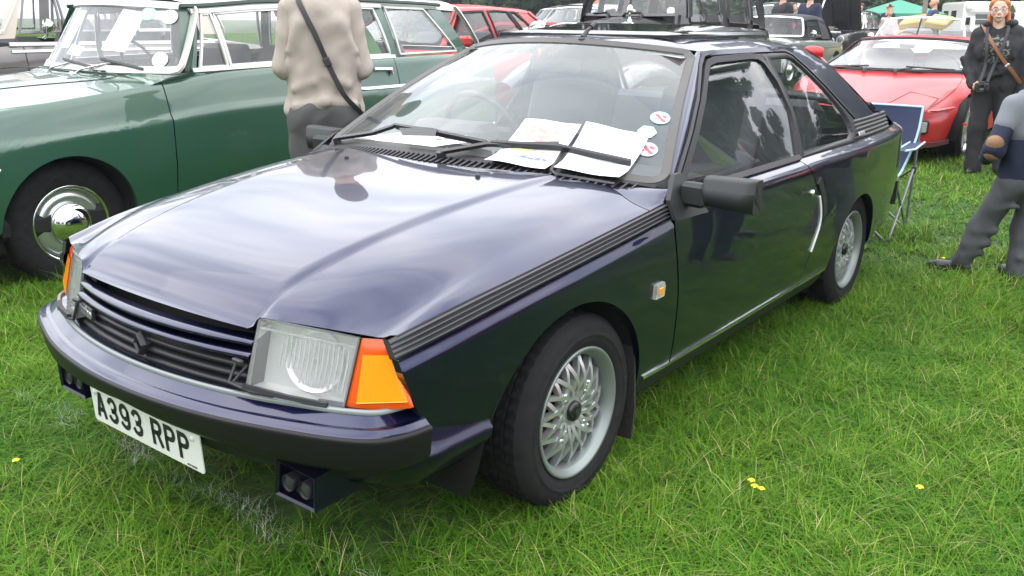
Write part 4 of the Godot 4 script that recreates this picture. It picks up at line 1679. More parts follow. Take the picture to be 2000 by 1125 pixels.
		if q[0][0].x < -0.5:
			s = new_st()
			grid(s, ws_sheet([Vector2(-0.348, 0.07), Vector2(-0.087, 0.09), Vector2(-0.06, 0.035), Vector2(-0.27, 0.018)], 0.038, 4))
			put(s, "wiper_spoiler", MT.dark_plastic, wo)


# ---------------------------------------------------------------- other cars
# Every car has its nose to +z, its origin on the ground under the front axle.
# tables over z: hw half width, yb lower edge, ys top of the side, yc height on the centre line
class CarShape:
	var hw: Array
	var yb: Array
	var ys: Array
	var yc: Array
	var arches: Array            # [z, y, r]
	var prof := [[0.0, 0.93], [0.25, 0.975], [0.55, 1.0], [0.8, 0.99], [0.93, 0.965], [1.0, 0.93]]
	var belt: Array              # [z, y] of the foot of the side windows, front to rear
	var roof: Array              # [z, y] above them
	var wr := 0.6                # roof half width over belt half width
	var crown := 0.06
	var sw := 0.985              # windscreen width over the greenhouse's


func low(c: CarShape, z: float) -> float:
	var y := cv(c.yb, z)
	for a in c.arches:
		var d: float = a[2] * a[2] - (z - a[0]) * (z - a[0])
		if d > 0.0:
			y = maxf(y, a[1] + sqrt(d))
	return y


func shell_cols(c: CarShape, z0: float, z1: float, n: int) -> Array:
	var o := []
	for k in n + 1:
		o.append(lerpf(z0, z1, float(k) / n))
	for a in c.arches:
		for k in 25:
			var z: float = a[0] + a[2] * 0.9995 * cos(PI * k / 24.0)
			if z < z0 and z > z1:
				o.append(z)
	o.sort()
	o.reverse()
	return o


func side_at(c: CarShape, y: float, z: float) -> float:
	var t := (y - cv(c.yb, z)) / maxf(0.05, cv(c.ys, z) - cv(c.yb, z))
	return cv(c.hw, z) * cv(c.prof, t)


func shell_side(c: CarShape, z0: float, z1: float, sx: int, n := 30, rows_n := 16, y0 := -1.0) -> SurfaceTool:
	var s := new_st()
	smooth(s, true)
	var rows := []
	for j in rows_n + 1:
		rows.append(PackedVector3Array())
	var inn := PackedVector3Array()
	for z in shell_cols(c, z0, z1, n):
		var yl := maxf(low(c, z), y0)
		for j in rows_n + 1:
			var y := lerpf(yl, cv(c.ys, z), 1.0 - pow(1.0 - float(j) / rows_n, 1.3))
			rows[j].append(Vector3(sx * side_at(c, y, z), y, z))
		inn.append(rows[0][rows[0].size() - 1] - Vector3(sx * 0.04, 0, 0))
	grid(s, rows)
	s.set_smooth_group(2)
	grid(s, [rows[0], inn])
	return s


func shell_deck(c: CarShape, z0: float, z1: float, n := 20, pw := 2.2) -> SurfaceTool:
	var s := new_st()
	smooth(s, true)
	var rows := []
	for k in n + 1:
		var z := lerpf(z0, z1, float(k) / n)
		var row := PackedVector3Array()
		var x1 := side_at(c, cv(c.ys, z), z)
		for i in 21:
			var u := lerpf(-1.0, 1.0, i / 20.0)
			row.append(Vector3(x1 * u, cv(c.ys, z) + (cv(c.yc, z) - cv(c.ys, z)) * (1.0 - pow(absf(u), pw)), z))
		rows.append(row)
	grid(s, rows)
	return s


func end_cap(c: CarShape, z: float, bulge: float) -> SurfaceTool:
	var s := new_st()
	s.set_smooth_group(3)
	var rows := []
	for j in 9:
		var row := PackedVector3Array()
		for i in 21:
			var u := lerpf(-1.0, 1.0, i / 20.0)
			var top := cv(c.ys, z) + (cv(c.yc, z) - cv(c.ys, z)) * (1.0 - pow(absf(u), 2.2))
			var y := lerpf(cv(c.yb, z), top, j / 8.0)
			row.append(Vector3(side_at(c, minf(y, cv(c.ys, z)), z) * u, y, z + bulge * (1.0 - u * u) * sin(PI * (0.15 + 0.7 * j / 8.0))))
		rows.append(row)
	grid(s, rows)
	return s


# a point on the greenhouse: z along, f from belt (0) to roof (1)
func gh(c: CarShape, z: float, f: float, sx: int, off := 0.0) -> Vector3:
	var zb: float = c.belt[0][0]
	var zc: float = c.belt[-1][0]
	var yb := lin(c.belt, z)
	var yr := lin(c.roof, z)
	var xb := side_at(c, cv(c.ys, z), z) - 0.015
	return Vector3(sx * (lerpf(xb, xb * c.wr, f) + off + 0.015 * sin(PI * f)), lerpf(yb, yr, f), z)


# windows: each [front foot z, front head z, rear head z, rear foot z] and f range
func side_windows(t: Node3D, c: CarShape, wins: Array, frame: Material, gm: Material, sx: int, frame_w := 0.022, f0 := 0.04, f1 := 0.9, called := "side_window") -> void:
	for w in wins:
		var s := new_st()
		smooth(s, true)
		var rows := []
		for j in 7:
			var f := j / 6.0
			var row := PackedVector3Array()
			for i in 7:
				var z := lerpf(lerpf(w[0], w[1], f), lerpf(w[3], w[2], f), i / 6.0)
				row.append(gh(c, z, lerpf(f0, f1, f), sx, -0.004))
			rows.append(row)
		grid(s, rows)
		var o := put(s, called, gm, t)
		s = new_st()
		var ln := PackedVector3Array()
		for k in 9:
			ln.append(gh(c, lerpf(w[0], w[1], k / 8.0), lerpf(f0, f1, k / 8.0), sx))
		for k in range(1, 5):
			ln.append(gh(c, lerpf(w[1], w[2], k / 4.0), f1, sx))
		for k in range(1, 9):
			ln.append(gh(c, lerpf(w[2], w[3], k / 8.0), lerpf(f1, f0, k / 8.0), sx))
		for k in range(1, 5):
			ln.append(gh(c, lerpf(w[3], w[0], k / 4.0), f0, sx))
		bar(s, ln, frame_w, 0.012, Vector3(sx, 0.3, 0))
		put(s, "window_frame", frame, o)


# pillars: [foot z, head z, width]
func side_pillars(t: Node3D, c: CarShape, ps: Array, m: Material, sx: int) -> void:
	for p in ps:
		var s := new_st()
		smooth(s, true)
		var a := PackedVector3Array()
		var b := PackedVector3Array()
		for k in 9:
			var f := k / 8.0
			var z := lerpf(p[0], p[1], f)
			a.append(gh(c, z + p[2] * 0.5, lerpf(-0.03, 1.0, f), sx, -0.002))
			b.append(gh(c, z - p[3 if p.size() > 3 else 2] * 0.5, lerpf(-0.03, 1.0, f), sx, -0.002))
		grid(s, [a, b])
		put(s, "pillar", m, t)


func roof_panel(t: Node3D, c: CarShape, m: Material, z0: float, z1: float, f0 := 0.88, bow0 := 0.0, bow1 := 0.0) -> Node3D:
	var s := new_st()
	smooth(s, true)
	var rows := []
	for k in 17:
		var z := lerpf(z0, z1, k / 16.0)
		var row := PackedVector3Array()
		var p0 := gh(c, z, f0, 1, 0.004)
		var p := gh(c, z, 1.0, 1)
		var zz := func(u: float) -> float: return z + lerpf(bow0, bow1, k / 16.0) * (1.0 - u * u)
		row.append(Vector3(-p0.x, p0.y, z))
		for i in 17:
			var u := lerpf(-1.0, 1.0, i / 16.0)
			var e := pow(absf(u), 2.6)
			row.append(Vector3(p.x * u, p.y + c.crown * (1.0 - e), zz.call(u)))
		row.append(Vector3(p0.x, p0.y, z))
		rows.append(row)
	grid(s, rows)
	return put(s, "roof", m, t)


func screen(c: CarShape, zf: float, zh: float, bow: float, u: float, f: float, off := 0.0, f0 := 0.02, f1 := 0.95) -> Vector3:
	var g := lerpf(f0, f1, f)
	var z := lerpf(zf, zh, f)
	var p := gh(c, z, g, 1)
	var lift := 0.03 * (1.0 - u * u)
	return Vector3(p.x * u * c.sw, p.y + lift * f, z + (bow * (1.0 - u * u)) + off)


func screen_pane(t: Node3D, c: CarShape, zf: float, zh: float, bow: float, frame: Material, gm: Material, fw := 0.03, called := "windscreen") -> MeshInstance3D:
	var s := new_st()
	smooth(s, true)
	var rows := []
	for j in 9:
		var row := PackedVector3Array()
		for i in 15:
			row.append(screen(c, zf, zh, bow, lerpf(-1, 1, i / 14.0), j / 8.0))
		rows.append(row)
	grid(s, rows)
	var o := put(s, called, gm, t)
	s = new_st()
	var ln := PackedVector3Array()
	for i in 15:
		ln.append(screen(c, zf, zh, bow, lerpf(-0.94, 0.94, i / 14.0), 0.0))
	for q in [[0.985, 0.02], [1.0, 0.08]]:
		ln.append(screen(c, zf, zh, bow, q[0], q[1]))
	for j in range(1, 8):
		ln.append(screen(c, zf, zh, bow, 1.0, j / 8.0))
	for q in [[1.0, 0.93], [0.985, 0.985]]:
		ln.append(screen(c, zf, zh, bow, q[0], q[1]))
	for i in 15:
		ln.append(screen(c, zf, zh, bow, lerpf(0.94, -0.94, i / 14.0), 1.0))
	for q in [[-0.985, 0.985], [-1.0, 0.93]]:
		ln.append(screen(c, zf, zh, bow, q[0], q[1]))
	for j in range(7, 0, -1):
		ln.append(screen(c, zf, zh, bow, -1.0, j / 8.0))
	for q in [[-1.0, 0.08], [-0.985, 0.02]]:
		ln.append(screen(c, zf, zh, bow, q[0], q[1]))
	ln.append(ln[0])
	bar(s, ln, fw, 0.014, Vector3(0, 0.5, signf(zf - zh)))
	put(s, "screen_frame", frame, o)
	return o


func plain_wheel(t: Node3D, p: Vector3, r: float, rr: float, w: float, sx: int, rim_m: Material, kind := 0) -> Node3D:
	var n := Node3D.new()
	n.name = "wheel"
	t.add_child(n, true)
	n.transform = Transform3D(Basis(Vector3.UP, 0.0 if sx > 0 else PI), p)
	var ax := aim(Vector3.ZERO, Vector3.RIGHT)
	var s := new_st()
	var prof := [[-0.004, rr - 0.012], [0.008, rr + 0.012], [0.014, lerpf(rr, r, 0.45)], [0.004, lerpf(rr, r, 0.8)], [-0.015, r - 0.008], [-0.03, r]]
	for k in 5:
		prof.append([-0.035 - (w - 0.07) * k / 4.0, r + 0.001])
		prof.append([-0.035 - (w - 0.07) * k / 4.0 - 0.004, r - 0.006])
	prof += [[-w, r - 0.012], [-w, rr]]
	lathe(s, prof, ax, 56)
	put(s, "tyre", MT.tyre, n)
	s = new_st()
	if kind == 0:      # pressed steel wheel, chrome trim and domed cap
		lathe(s, [[-0.06, rr - 0.03], [-0.03, rr - 0.022], [-0.006, rr - 0.012], [0.004, rr - 0.003], [0.004, rr + 0.004], [-0.004, rr + 0.002]], ax, 56)
		put(s, "trim_ring", MT.chrome, n)
		s = new_st()
		lathe(s, [[-0.05, rr - 0.018], [-0.026, rr * 0.83], [-0.012, rr * 0.72], [-0.018, rr * 0.60], [-0.028, rr * 0.5]], ax, 48)
		put(s, "rim", rim_m, n)
		s = new_st()
		lathe(s, [[-0.03, rr * 0.56], [-0.006, rr * 0.55], [0.004, rr * 0.50], [0.004, rr * 0.46], [0.030, rr * 0.38], [0.044, rr * 0.24], [0.050, rr * 0.1], [0.051, 0.0]], ax, 48)
		put(s, "hub_cap", MT.chrome, n)
	else:              # five spokes
		lathe(s, [[-0.15, rr - 0.03], [-0.03, rr - 0.03], [-0.006, rr - 0.012], [0.004, rr - 0.003], [0.004, rr + 0.004], [-0.004, rr + 0.002]], ax, 56)
		put(s, "rim", rim_m, n)
		for k in 5:
			s = new_st()
			var a := TAU * k / 5.0 + 0.3
			var ln := PackedVector3Array()
			for j in 5:
				var q := lerpf(0.03, rr - 0.02, j / 4.0)
				ln.append(Vector3(-0.05 + 0.02 * j / 4.0, cos(a) * q, sin(a) * q))
			bar(s, ln, 0.075, 0.03, Vector3.RIGHT)
			put(s, "spoke", rim_m, n)
		s = new_st()
		lathe(s, [[-0.06, 0.075], [-0.02, 0.07], [-0.012, 0.03], [-0.012, 0.0]], ax, 24)
		put(s, "hub_cap", rim_m, n)
		s = new_st()
		lathe(s, [[-0.1, 0.15], [-0.09, 0.15], [-0.09, 0.04]], ax, 32)
		put(s, "brake_disc", MT.disc, n)
	return n


func cabin(t: Node3D, w: float, y0: float, y1: float, z0: float, z1: float, m: Material, right_hand := true, seats := [-0.55]) -> void:
	var s := new_st()
	rbox(s, at(0, y0, (z0 + z1) * 0.5), Vector3(w * 2, 0.1, z0 - z1), 0.02)
	rbox(s, at(0, (y0 + y1) * 0.5, z0), Vector3(w * 2, y1 - y0, 0.05), 0.01)
	rbox(s, at(0, (y0 + y1) * 0.5, z1), Vector3(w * 2, y1 - y0, 0.05), 0.01)
	for sx in [1, -1]:
		rbox(s, at(sx * w, (y0 + y1) * 0.5, (z0 + z1) * 0.5), Vector3(0.04, y1 - y0, z0 - z1), 0.01)
	put(s, "floor_pan", MT.lining, t)
	s = new_st()
	rbox(s, at(0, y1 - 0.03, z0 - 0.15), Vector3(w * 1.9, 0.14, 0.26), 0.05)
	put(s, "dashboard", MT.dash, t)
	for dz in seats:
		for sx in [1, -1]:
			var p := Vector3(sx * w * 0.5, y0 + 0.18, z0 + dz - 0.1)
			s = new_st()
			rbox(s, Transform3D(Basis(Vector3.RIGHT, 0.1), p), Vector3(w * 0.8, 0.14, 0.46), 0.05)
			rbox(s, Transform3D(Basis(Vector3.RIGHT, -0.28), p + Vector3(0, 0.30, -0.26)), Vector3(w * 0.8, 0.52, 0.12), 0.05)
			put(s, "seat", m, t)
	s = new_st()
	var rim := PackedVector3Array()
	var bs := Basis(Vector3.RIGHT, 0.45)
	var wc := Vector3((-0.5 if right_hand else 0.5) * w, y1 + 0.02, z0 - 0.36)
	for k in 25:
		rim.append(wc + bs * Vector3(cos(TAU * k / 24.0) * 0.2, sin(TAU * k / 24.0) * 0.2, 0))
	tube(s, rim, 0.011, 6)
	tube(s, [wc + bs * Vector3(-0.19, 0, 0), wc + bs * Vector3(0.19, 0, 0)], 0.012, 6)
	tube(s, [wc, wc + bs * Vector3(0, 0, 0.3)], 0.02, 6)
	put(s, "steering_wheel", MT.dash, t)


func housings(t: Node3D, c: CarShape) -> void:
	for a in c.arches:
		for sx in [1, -1]:
			var s := new_st()
			smooth(s, true)
			var p := PackedVector3Array()
			var q := PackedVector3Array()
			for k in 17:
				var an := PI * (k / 16.0 * 1.2 - 0.1)
				var y: float = a[1] + a[2] * sin(an)
				var z: float = a[0] + a[2] * cos(an)
				p.append(Vector3(sx * (side_at(c, y, a[0]) - 0.02), y, z))
				q.append(Vector3(sx * (cv(c.hw, a[0]) - 0.32), y, z))
			grid(s, [p, q])
			var r := PackedVector3Array()
			for v in q:
				r.append(Vector3(v.x, a[1], a[0]))
			grid(s, [q, r])
			put(s, "wheel_housing", MT.pit, t)


func wiper(t: Node3D, a: Vector3, b: Vector3, c: Vector3, m: Material, bm: Material) -> void:
	var s := new_st()
	tube(s, [a, a.lerp(b, 0.25) + Vector3(0, 0.015, 0.01), b], 0.007, 6, 0.005)
	lathe(s, [[-0.02, 0.02], [0.02, 0.016], [0.025, 0.0]], aim(a, Vector3.UP), 10)
	var o := put(s, "wiper_arm", m, t)
	s = new_st()
	bar(s, [b + (b - c) * 0.35, b, c], 0.014, 0.016, Vector3(0, 0.5, 0.8))
	put(s, "wiper_blade", bm, o)


func round_lamp(t: Node3D, p: Vector3, dir: Vector3, r: float, called := "headlight") -> void:
	var s := new_st()
	lathe(s, [[-0.06, r * 0.95], [0.0, r * 1.12], [0.012, r * 1.12], [0.018, r * 1.02], [0.008, r * 0.96]], aim(p, dir), 28)
	var o := put(s, called, MT.chrome, t)
	s = new_st()
	lathe(s, [[0.004, r], [0.02, r * 0.75], [0.03, r * 0.35], [0.032, 0.0]], aim(p, dir), 28)
	put(s, "lens", MT.lamp_glass, o)
	s = new_st()
	lathe(s, [[0.0, r * 0.95], [-0.03, r * 0.6], [-0.05, 0.0]], aim(p, dir), 24)
	put(s, "reflector", MT.reflector, o)


func disc_on(t: Node3D, c: CarShape, zf: float, zh: float, bow: float, u: float, f: float, r: float, m: Material, m2: Material, called := "sticker") -> void:
	var p := screen(c, zf, zh, bow, u, f)
	var ux := (screen(c, zf, zh, bow, u + 0.03, f) - screen(c, zf, zh, bow, u - 0.03, f)).normalized()
	var vx := (screen(c, zf, zh, bow, u, f + 0.03) - screen(c, zf, zh, bow, u, f - 0.03)).normalized()
	vx = (vx - ux * ux.dot(vx)).normalized()
	var b := Basis(ux, vx, ux.cross(vx))
	var s := new_st()
	slab(s, circle2(0, 0, r, r, 20), Transform3D(b, p) * at(0, 0, 0.004), 0.002)
	var o := put(s, called, m, t)
	s = new_st()
	slab(s, circle2(0, 0, r * 0.8, r * 0.8, 20), Transform3D(b, p) * at(0, 0, 0.006), 0.001)
	slab(s, circle2(r * 0.05, 0, r * 0.22, r * 0.42, 9), Transform3D(b, p) * at(0, 0, 0.007), 0.001)
	put(s, "sticker_print", m2, o)


# a sheet hung inside a windscreen: corners as (u, f)
func sheet_on(label: String, cat: String, at_car: Transform3D, c: CarShape, zf: float, zh: float, bow: float, uv: Array, m: Material, lines: int, off := -0.02, called := "paper_sheet") -> void:
	var s := new_st()
	smooth(s, true)
	var rows := []
	var rows2 := []
	for j in 5:
		var row := PackedVector3Array()
		var row2 := PackedVector3Array()
		for i in 5:
			var q: Vector2 = uv[0].lerp(uv[1], i / 4.0).lerp(uv[3].lerp(uv[2], i / 4.0), j / 4.0)
			row.append(at_car * screen(c, zf, zh, bow, q.x, q.y, off))
			row2.append(at_car * screen(c, zf, zh, bow, q.x, q.y, off - 0.002))
		rows.append(row)
		rows2.append(row2)
	grid(s, rows)
	grid(s, rows2)
	var o := put(s, called, m)
	tag(o, label, cat)
	for k in lines:
		s = new_st()
		var v := 0.14 + 0.76 * k / lines
		var a := PackedVector3Array()
		var b := PackedVector3Array()
		for i in 4:
			var u := lerpf(0.1, 0.7 if k % 3 == 2 else 0.9, i / 3.0)
			var q: Vector2 = uv[0].lerp(uv[1], u).lerp(uv[3].lerp(uv[2], u), v)
			var q2: Vector2 = uv[0].lerp(uv[1], u).lerp(uv[3].lerp(uv[2], u), v + 0.025)
			a.append(at_car * screen(c, zf, zh, bow, q.x, q.y, off + 0.002))
			b.append(at_car * screen(c, zf, zh, bow, q2.x, q2.y, off + 0.002))
		grid(s, [a, b])
		put(s, "print_line", MT.faint_ink, o)


func build_estate() -> void:
	var C := CarShape.new()
	C.hw = [[0.9, 0.62], [0.75, 0.74], [0.4, 0.80], [0.0, 0.815], [-1.5, 0.82], [-2.6, 0.81], [-3.2, 0.77], [-3.6, 0.68]]
	C.yb = [[0.9, 0.34], [0.5, 0.27], [-0.5, 0.25], [-2.3, 0.25], [-2.9, 0.3], [-3.6, 0.38]]
	C.ys = [[0.9, 0.80], [0.5, 0.865], [0.1, 0.91], [-0.4, 0.962], [-0.62, 0.985], [-0.8, 1.012], [-1.0, 1.03], [-2.0, 1.062], [-3.0, 1.08], [-3.6, 1.02]]
	C.yc = [[0.9, 0.88], [0.7, 0.93], [0.3, 0.965], [-0.3, 1.01], [-0.6, 1.035], [-0.8, 1.04]]
	C.arches = [[0.02, 0.30, 0.352], [-2.55, 0.28, 0.34]]
	C.prof = [[0.0, 0.93], [0.15, 0.965], [0.45, 1.0], [0.70, 1.003], [0.742, 1.0], [0.757, 0.985], [0.775, 0.978], [0.90, 0.945], [0.985, 0.915], [1.0, 0.90]]
	C.sw = 1.03
	C.belt = [[-0.55, 1.03], [-0.85, 1.035], [-2.0, 1.065], [-3.4, 1.09]]
	C.roof = [[-0.6, 1.385], [-0.95, 1.398], [-1.3, 1.428], [-2.0, 1.458], [-2.8, 1.445], [-3.3, 1.425]]
	C.wr = 0.845
	C.crown = 0.075
	var pos := Vector3(-3.25, 0.03, -0.24)
	var t := thing("estate_car", "dark green vintage estate car with pale grey roof and white framed windows", "car", pos)
	var X := Transform3D(Basis(), pos)
	for sx in [1, -1]:
		put(shell_side(C, 0.9, -0.57, sx, 24, 40), "front_wing", MT.green, t)
		put(shell_side(C, -0.577, -1.62, sx, 18, 40), "door", MT.green, t)
		put(shell_side(C, -1.627, -2.37, sx, 14, 40), "rear_door", MT.green, t)
		put(shell_side(C, -2.377, -3.6, sx, 24, 40), "rear_wing", MT.green, t)
		# windows, in order along the side
		side_windows(t, C, [[-0.835, -0.925, -0.985, -1.02]], MT.cream_trim, MT.clear_glass, sx, 0.018, 0.05, 0.86, "quarter_light")
		side_windows(t, C, [[-1.04, -1.005, -1.56, -1.58]], MT.cream_trim, MT.clear_glass, sx, 0.022, 0.05, 0.86, "side_window")
		side_windows(t, C, [[-1.68, -1.68, -2.28, -2.36]], MT.cream_trim, MT.clear_glass, sx, 0.022, 0.05, 0.86, "side_window")
		side_windows(t, C, [[-2.46, -2.40, -2.80, -3.10]], MT.cream_trim, MT.clear_glass, sx, 0.016, 0.05, 0.88, "side_window")
		side_pillars(t, C, [[-0.75, -0.86, 0.11], [-1.63, -1.62, 0.10], [-2.41, -2.34, 0.075], [-3.19, -2.90, 0.13, 0.17]], MT.green, sx)
		var s := new_st()
		var ln := PackedVector3Array()
		for k in 30:
			var z := lerpf(-0.78, -2.40, k / 29.0)
			ln.append(gh(C, z, 0.015, sx, 0.004))
		bar(s, ln, 0.028, 0.012, Vector3(sx, 0.4, 0))
		put(s, "belt_moulding", MT.cream_trim, t)
		s = new_st()
		ln = PackedVector3Array()
		for k in 30:
			var z := lerpf(-0.86, -2.36, k / 29.0)
			ln.append(gh(C, z, 0.90, sx, 0.006))
		bar(s, ln, 0.03, 0.012, Vector3(sx, 0.4, 0))
		put(s, "head_moulding", MT.cream_trim, t)
		s = new_st()
		ln = PackedVector3Array()
		for k in 40:
			var z := lerpf(-0.80, -3.0, k / 39.0)
			ln.append(gh(C, z, 0.985, sx, 0.014))
		bar(s, ln, 0.022, 0.018, Vector3(sx, 0.4, 0))
		put(s, "rain_gutter", MT.green_dark, t)
		# curled bright strip on the rear door and wing
		s = new_st()
		ln = PackedVector3Array()
		for q in [[1.02, -1.985], [0.985, -1.99], [0.93, -1.975], [0.885, -1.97], [0.88, -2.05], [0.882, -2.3], [0.885, -2.7], [0.88, -3.2]]:
			ln.append(Vector3(sx * (side_at(C, q[0], q[1]) + 0.001), q[0], q[1]))
		bar(s, ln, 0.022, 0.012, Vector3(sx, 0.2, 0))
		put(s, "side_moulding", MT.chrome_soft, t)
		for z in [-1.45, -2.2]:
			s = new_st()
			var y := 1.0
			var xs := side_at(C, y, z)
			bar(s, [Vector3(sx * (xs + 0.02), y + 0.006, z + 0.06), Vector3(sx * (xs + 0.028), y + 0.004, z), Vector3(sx * (xs + 0.022), y, z - 0.10)], 0.018, 0.012, Vector3(sx, 0.2, 0))
			tube(s, [Vector3(sx * (xs - 0.02), y - 0.01, z - 0.10), Vector3(sx * (xs + 0.03), y - 0.01, z - 0.10)], 0.018, 10)
			tube(s, [Vector3(sx * (xs + 0.025), y, z - 0.10), Vector3(sx * (xs + 0.028), y - 0.04, z - 0.105)], 0.010, 8)
			tube(s, [Vector3(sx * (xs - 0.02), y + 0.004, z + 0.06), Vector3(sx * (xs + 0.025), y + 0.006, z + 0.06)], 0.01, 8)
			put(s, "door_handle", MT.chrome, t)
		round_lamp(t, Vector3(sx * 0.58, 0.72, 0.90), Vector3(0, 0, 1), 0.09)
		s = new_st()
		rbox(s, at(sx * 0.62, 0.75, -3.6), Vector3(0.1, 0.3, 0.06), 0.02)
		put(s, "tail_light", MT.red_lens, t)
	put(shell_deck(C, 0.9, -0.52, 22, 2.6), "bonnet", MT.green, t)
	# a raised panel edge along the bonnet, and the fresh-air slots before the screen
	for sx in [1, -1]:
		var s := new_st()
		tube(s, spline([Vector3(sx * 0.52, 0.925, 0.75), Vector3(sx * 0.60, 0.985, 0.2), Vector3(sx * 0.645, 1.008, -0.25), Vector3(sx * 0.60, 1.022, -0.40), Vector3(sx * 0.40, 1.029, -0.42), Vector3(0, 1.034, -0.40)], 5), 0.0035, 5)
		put(s, "bonnet_seam", MT.green_dark, t)
	put(end_cap(C, 0.9, 0.10), "front_panel", MT.green, t)
	put(end_cap(C, -3.6, -0.05), "tail_panel", MT.green, t)
	var s := new_st()
	rbox(s, at(0, 0.66, 0.985), Vector3(0.7, 0.24, 0.04), 0.015)
	var g := put(s, "grille", MT.chrome_soft, t)
	for k in 9:
		s = new_st()
		rbox(s, at(0, 0.565 + 0.024 * k, 1.01), Vector3(0.66, 0.009, 0.02), 0.003)
		put(s, "grille_bar", MT.chrome, g)
	s = new_st()
	bar(s, spline([Vector3(-0.82, 0.43, 0.62), Vector3(-0.76, 0.43, 0.95), Vector3(-0.4, 0.43, 1.08), Vector3(0, 0.43, 1.1), Vector3(0.4, 0.43, 1.08), Vector3(0.76, 0.43, 0.95), Vector3(0.82, 0.43, 0.62)], 5), 0.13, 0.03, Vector3(0, 0, 1))
	put(s, "bumper", MT.chrome, t)
	s = new_st()
	bar(s, [Vector3(0.78, 0.47, -3.3), Vector3(0.7, 0.47, -3.68), Vector3(0, 0.47, -3.75), Vector3(-0.7, 0.47, -3.68), Vector3(-0.78, 0.47, -3.3)], 0.13, 0.03, Vector3(0, 0, -1))
	put(s, "rear_bumper", MT.chrome, t)
	s = new_st()
	tube(s, [Vector3(0.822, 0.62, 0.37), Vector3(0.83, 0.62, 0.36)], 0.012, 8)
	put(s, "side_lamp", MT.chrome, t)
	var zf := -0.70
	var zh := -0.90
	var bow := 0.26
	# scuttle between bonnet and screen
	s = new_st()
	smooth(s, true)
	var a := PackedVector3Array()
	var b := PackedVector3Array()
	var m := PackedVector3Array()
	for i in 21:
		var u := lerpf(-1.0, 1.0, i / 20.0)
		var x1 := side_at(C, cv(C.ys, -0.52), -0.52)
		a.append(Vector3(x1 * u, cv(C.ys, -0.52) + (cv(C.yc, -0.52) - cv(C.ys, -0.52)) * (1.0 - pow(absf(u), 2.6)), -0.52))
		b.append(screen(C, zf, zh, bow, u * 1.03, -0.05))
		m.append((a[i] + b[i]) * 0.5 + Vector3(0, 0.012, 0))
	grid(s, [a, m, b])
	put(s, "scuttle", MT.green, t)
	for k in 12:
		s = new_st()
		rbox(s, at(lerpf(-0.33, 0.33, k / 11.0), 1.036, -0.46), Vector3(0.045, 0.005, 0.03), 0.002)
		put(s, "vent_slat", MT.green_dark, t)
	for sx in [1, -1]:
		# front pillar
		s = new_st()
		smooth(s, true)
		var p := [PackedVector3Array(), PackedVector3Array(), PackedVector3Array()]
		for k in 9:
			var f := k / 8.0
			var q := screen(C, zf, zh, bow, 1.02, f)
			var e := gh(C, lerpf(-0.775, -0.90, f), lerpf(0.0, 0.95, f), 1)
			p[0].append(Vector3(sx * q.x, q.y, q.z))
			p[1].append(Vector3(sx * ((q.x + e.x) * 0.5 + 0.012), (q.y + e.y) * 0.5, (q.z + e.z) * 0.5 + 0.012))
			p[2].append(Vector3(sx * e.x, e.y, e.z))
		grid(s, p)
		put(s, "windscreen_pillar", MT.green, t)
		s = new_st()
		smooth(s, true)
		var fa := PackedVector3Array()
		var fb := PackedVector3Array()
		for k in 11:
			var f := k / 10.0
			var q := screen(C, zf, zh, bow, 1.035, -0.05).lerp(gh(C, -0.83, 0.02, 1), f)
			fa.append(Vector3(sx * q.x, q.y + 0.004, q.z))
			var z := lerpf(-0.50, -0.86, f)
			fb.append(Vector3(sx * side_at(C, cv(C.ys, z), z), cv(C.ys, z) + 0.001, z))
		grid(s, [fa, fb])
		put(s, "pillar_foot", MT.green, t)
	var wsn := screen_pane(t, C, zf, zh, bow, MT.cream_trim, MT.haze_glass, 0.05)
	screen_pane(t, C, -3.42, -3.2, -0.10, MT.cream_trim, MT.clear_glass, 0.04, "rear_window")
	roof_panel(t, C, MT.green_roof, -0.90, -3.22, 0.90, 0.20, -0.04)
	disc_on(wsn, C, zf, zh, bow, 0.84, 0.17, 0.048, MT.sticker_white, MT.sticker_pale_red)
	disc_on(wsn, C, zf, zh, bow, 0.66, 0.86, 0.044, MT.sticker_blue, MT.sticker_white)
	disc_on(wsn, C, zf, zh, bow, 0.83, 0.83, 0.047, MT.sticker_pale, MT.sticker_white)
	wiper(t, screen(C, zf, zh, bow, -0.28, -0.1, 0.03), screen(C, zf, zh, bow, 0.06, 0.10, 0.02), screen(C, zf, zh, bow, 0.32, 0.03, 0.015), MT.chrome_soft, MT.wiper)
	wiper(t, screen(C, zf, zh, bow, 0.16, -0.1, 0.03), screen(C, zf, zh, bow, 0.50, 0.12, 0.02), screen(C, zf, zh, bow, 0.76, 0.02, 0.015), MT.chrome_soft, MT.wiper)
	cabin(t, 0.68, 0.42, 0.98, -0.75, -3.3, MT.seat_grey, true, [-0.6, -1.45])
	housings(t, C)
	s = new_st()
	rbox(s, at(0, 0.30, -1.3), Vector3(1.4, 0.12, 4.4), 0.03)
	put(s, "underside", MT.pit, t)
	for q in [[1, 0.0], [-1, 0.0], [1, -2.55], [-1, -2.55]]:
		plain_wheel(t, Vector3(q[0] * 0.705, 0.285, q[1]), 0.325, 0.20, 0.15, q[0], MT.silver)
	# what lies in it: two notices behind the screen, a yellow card, an orange card
	sheet_on("white notice sheet behind the green estate windscreen, nearer its right edge", "paper", X, C, zf, zh, bow, [Vector2(0.38, 0.92), Vector2(0.60, 0.88), Vector2(0.52, 0.27), Vector2(0.28, 0.30)], MT.paper, 9)
	sheet_on("white notice sheet behind the green estate windscreen, nearer its left edge", "paper", X, C, zf, zh, bow, [Vector2(-0.36, 0.88), Vector2(-0.14, 0.88), Vector2(-0.22, 0.30), Vector2(-0.45, 0.30)], MT.paper, 9)
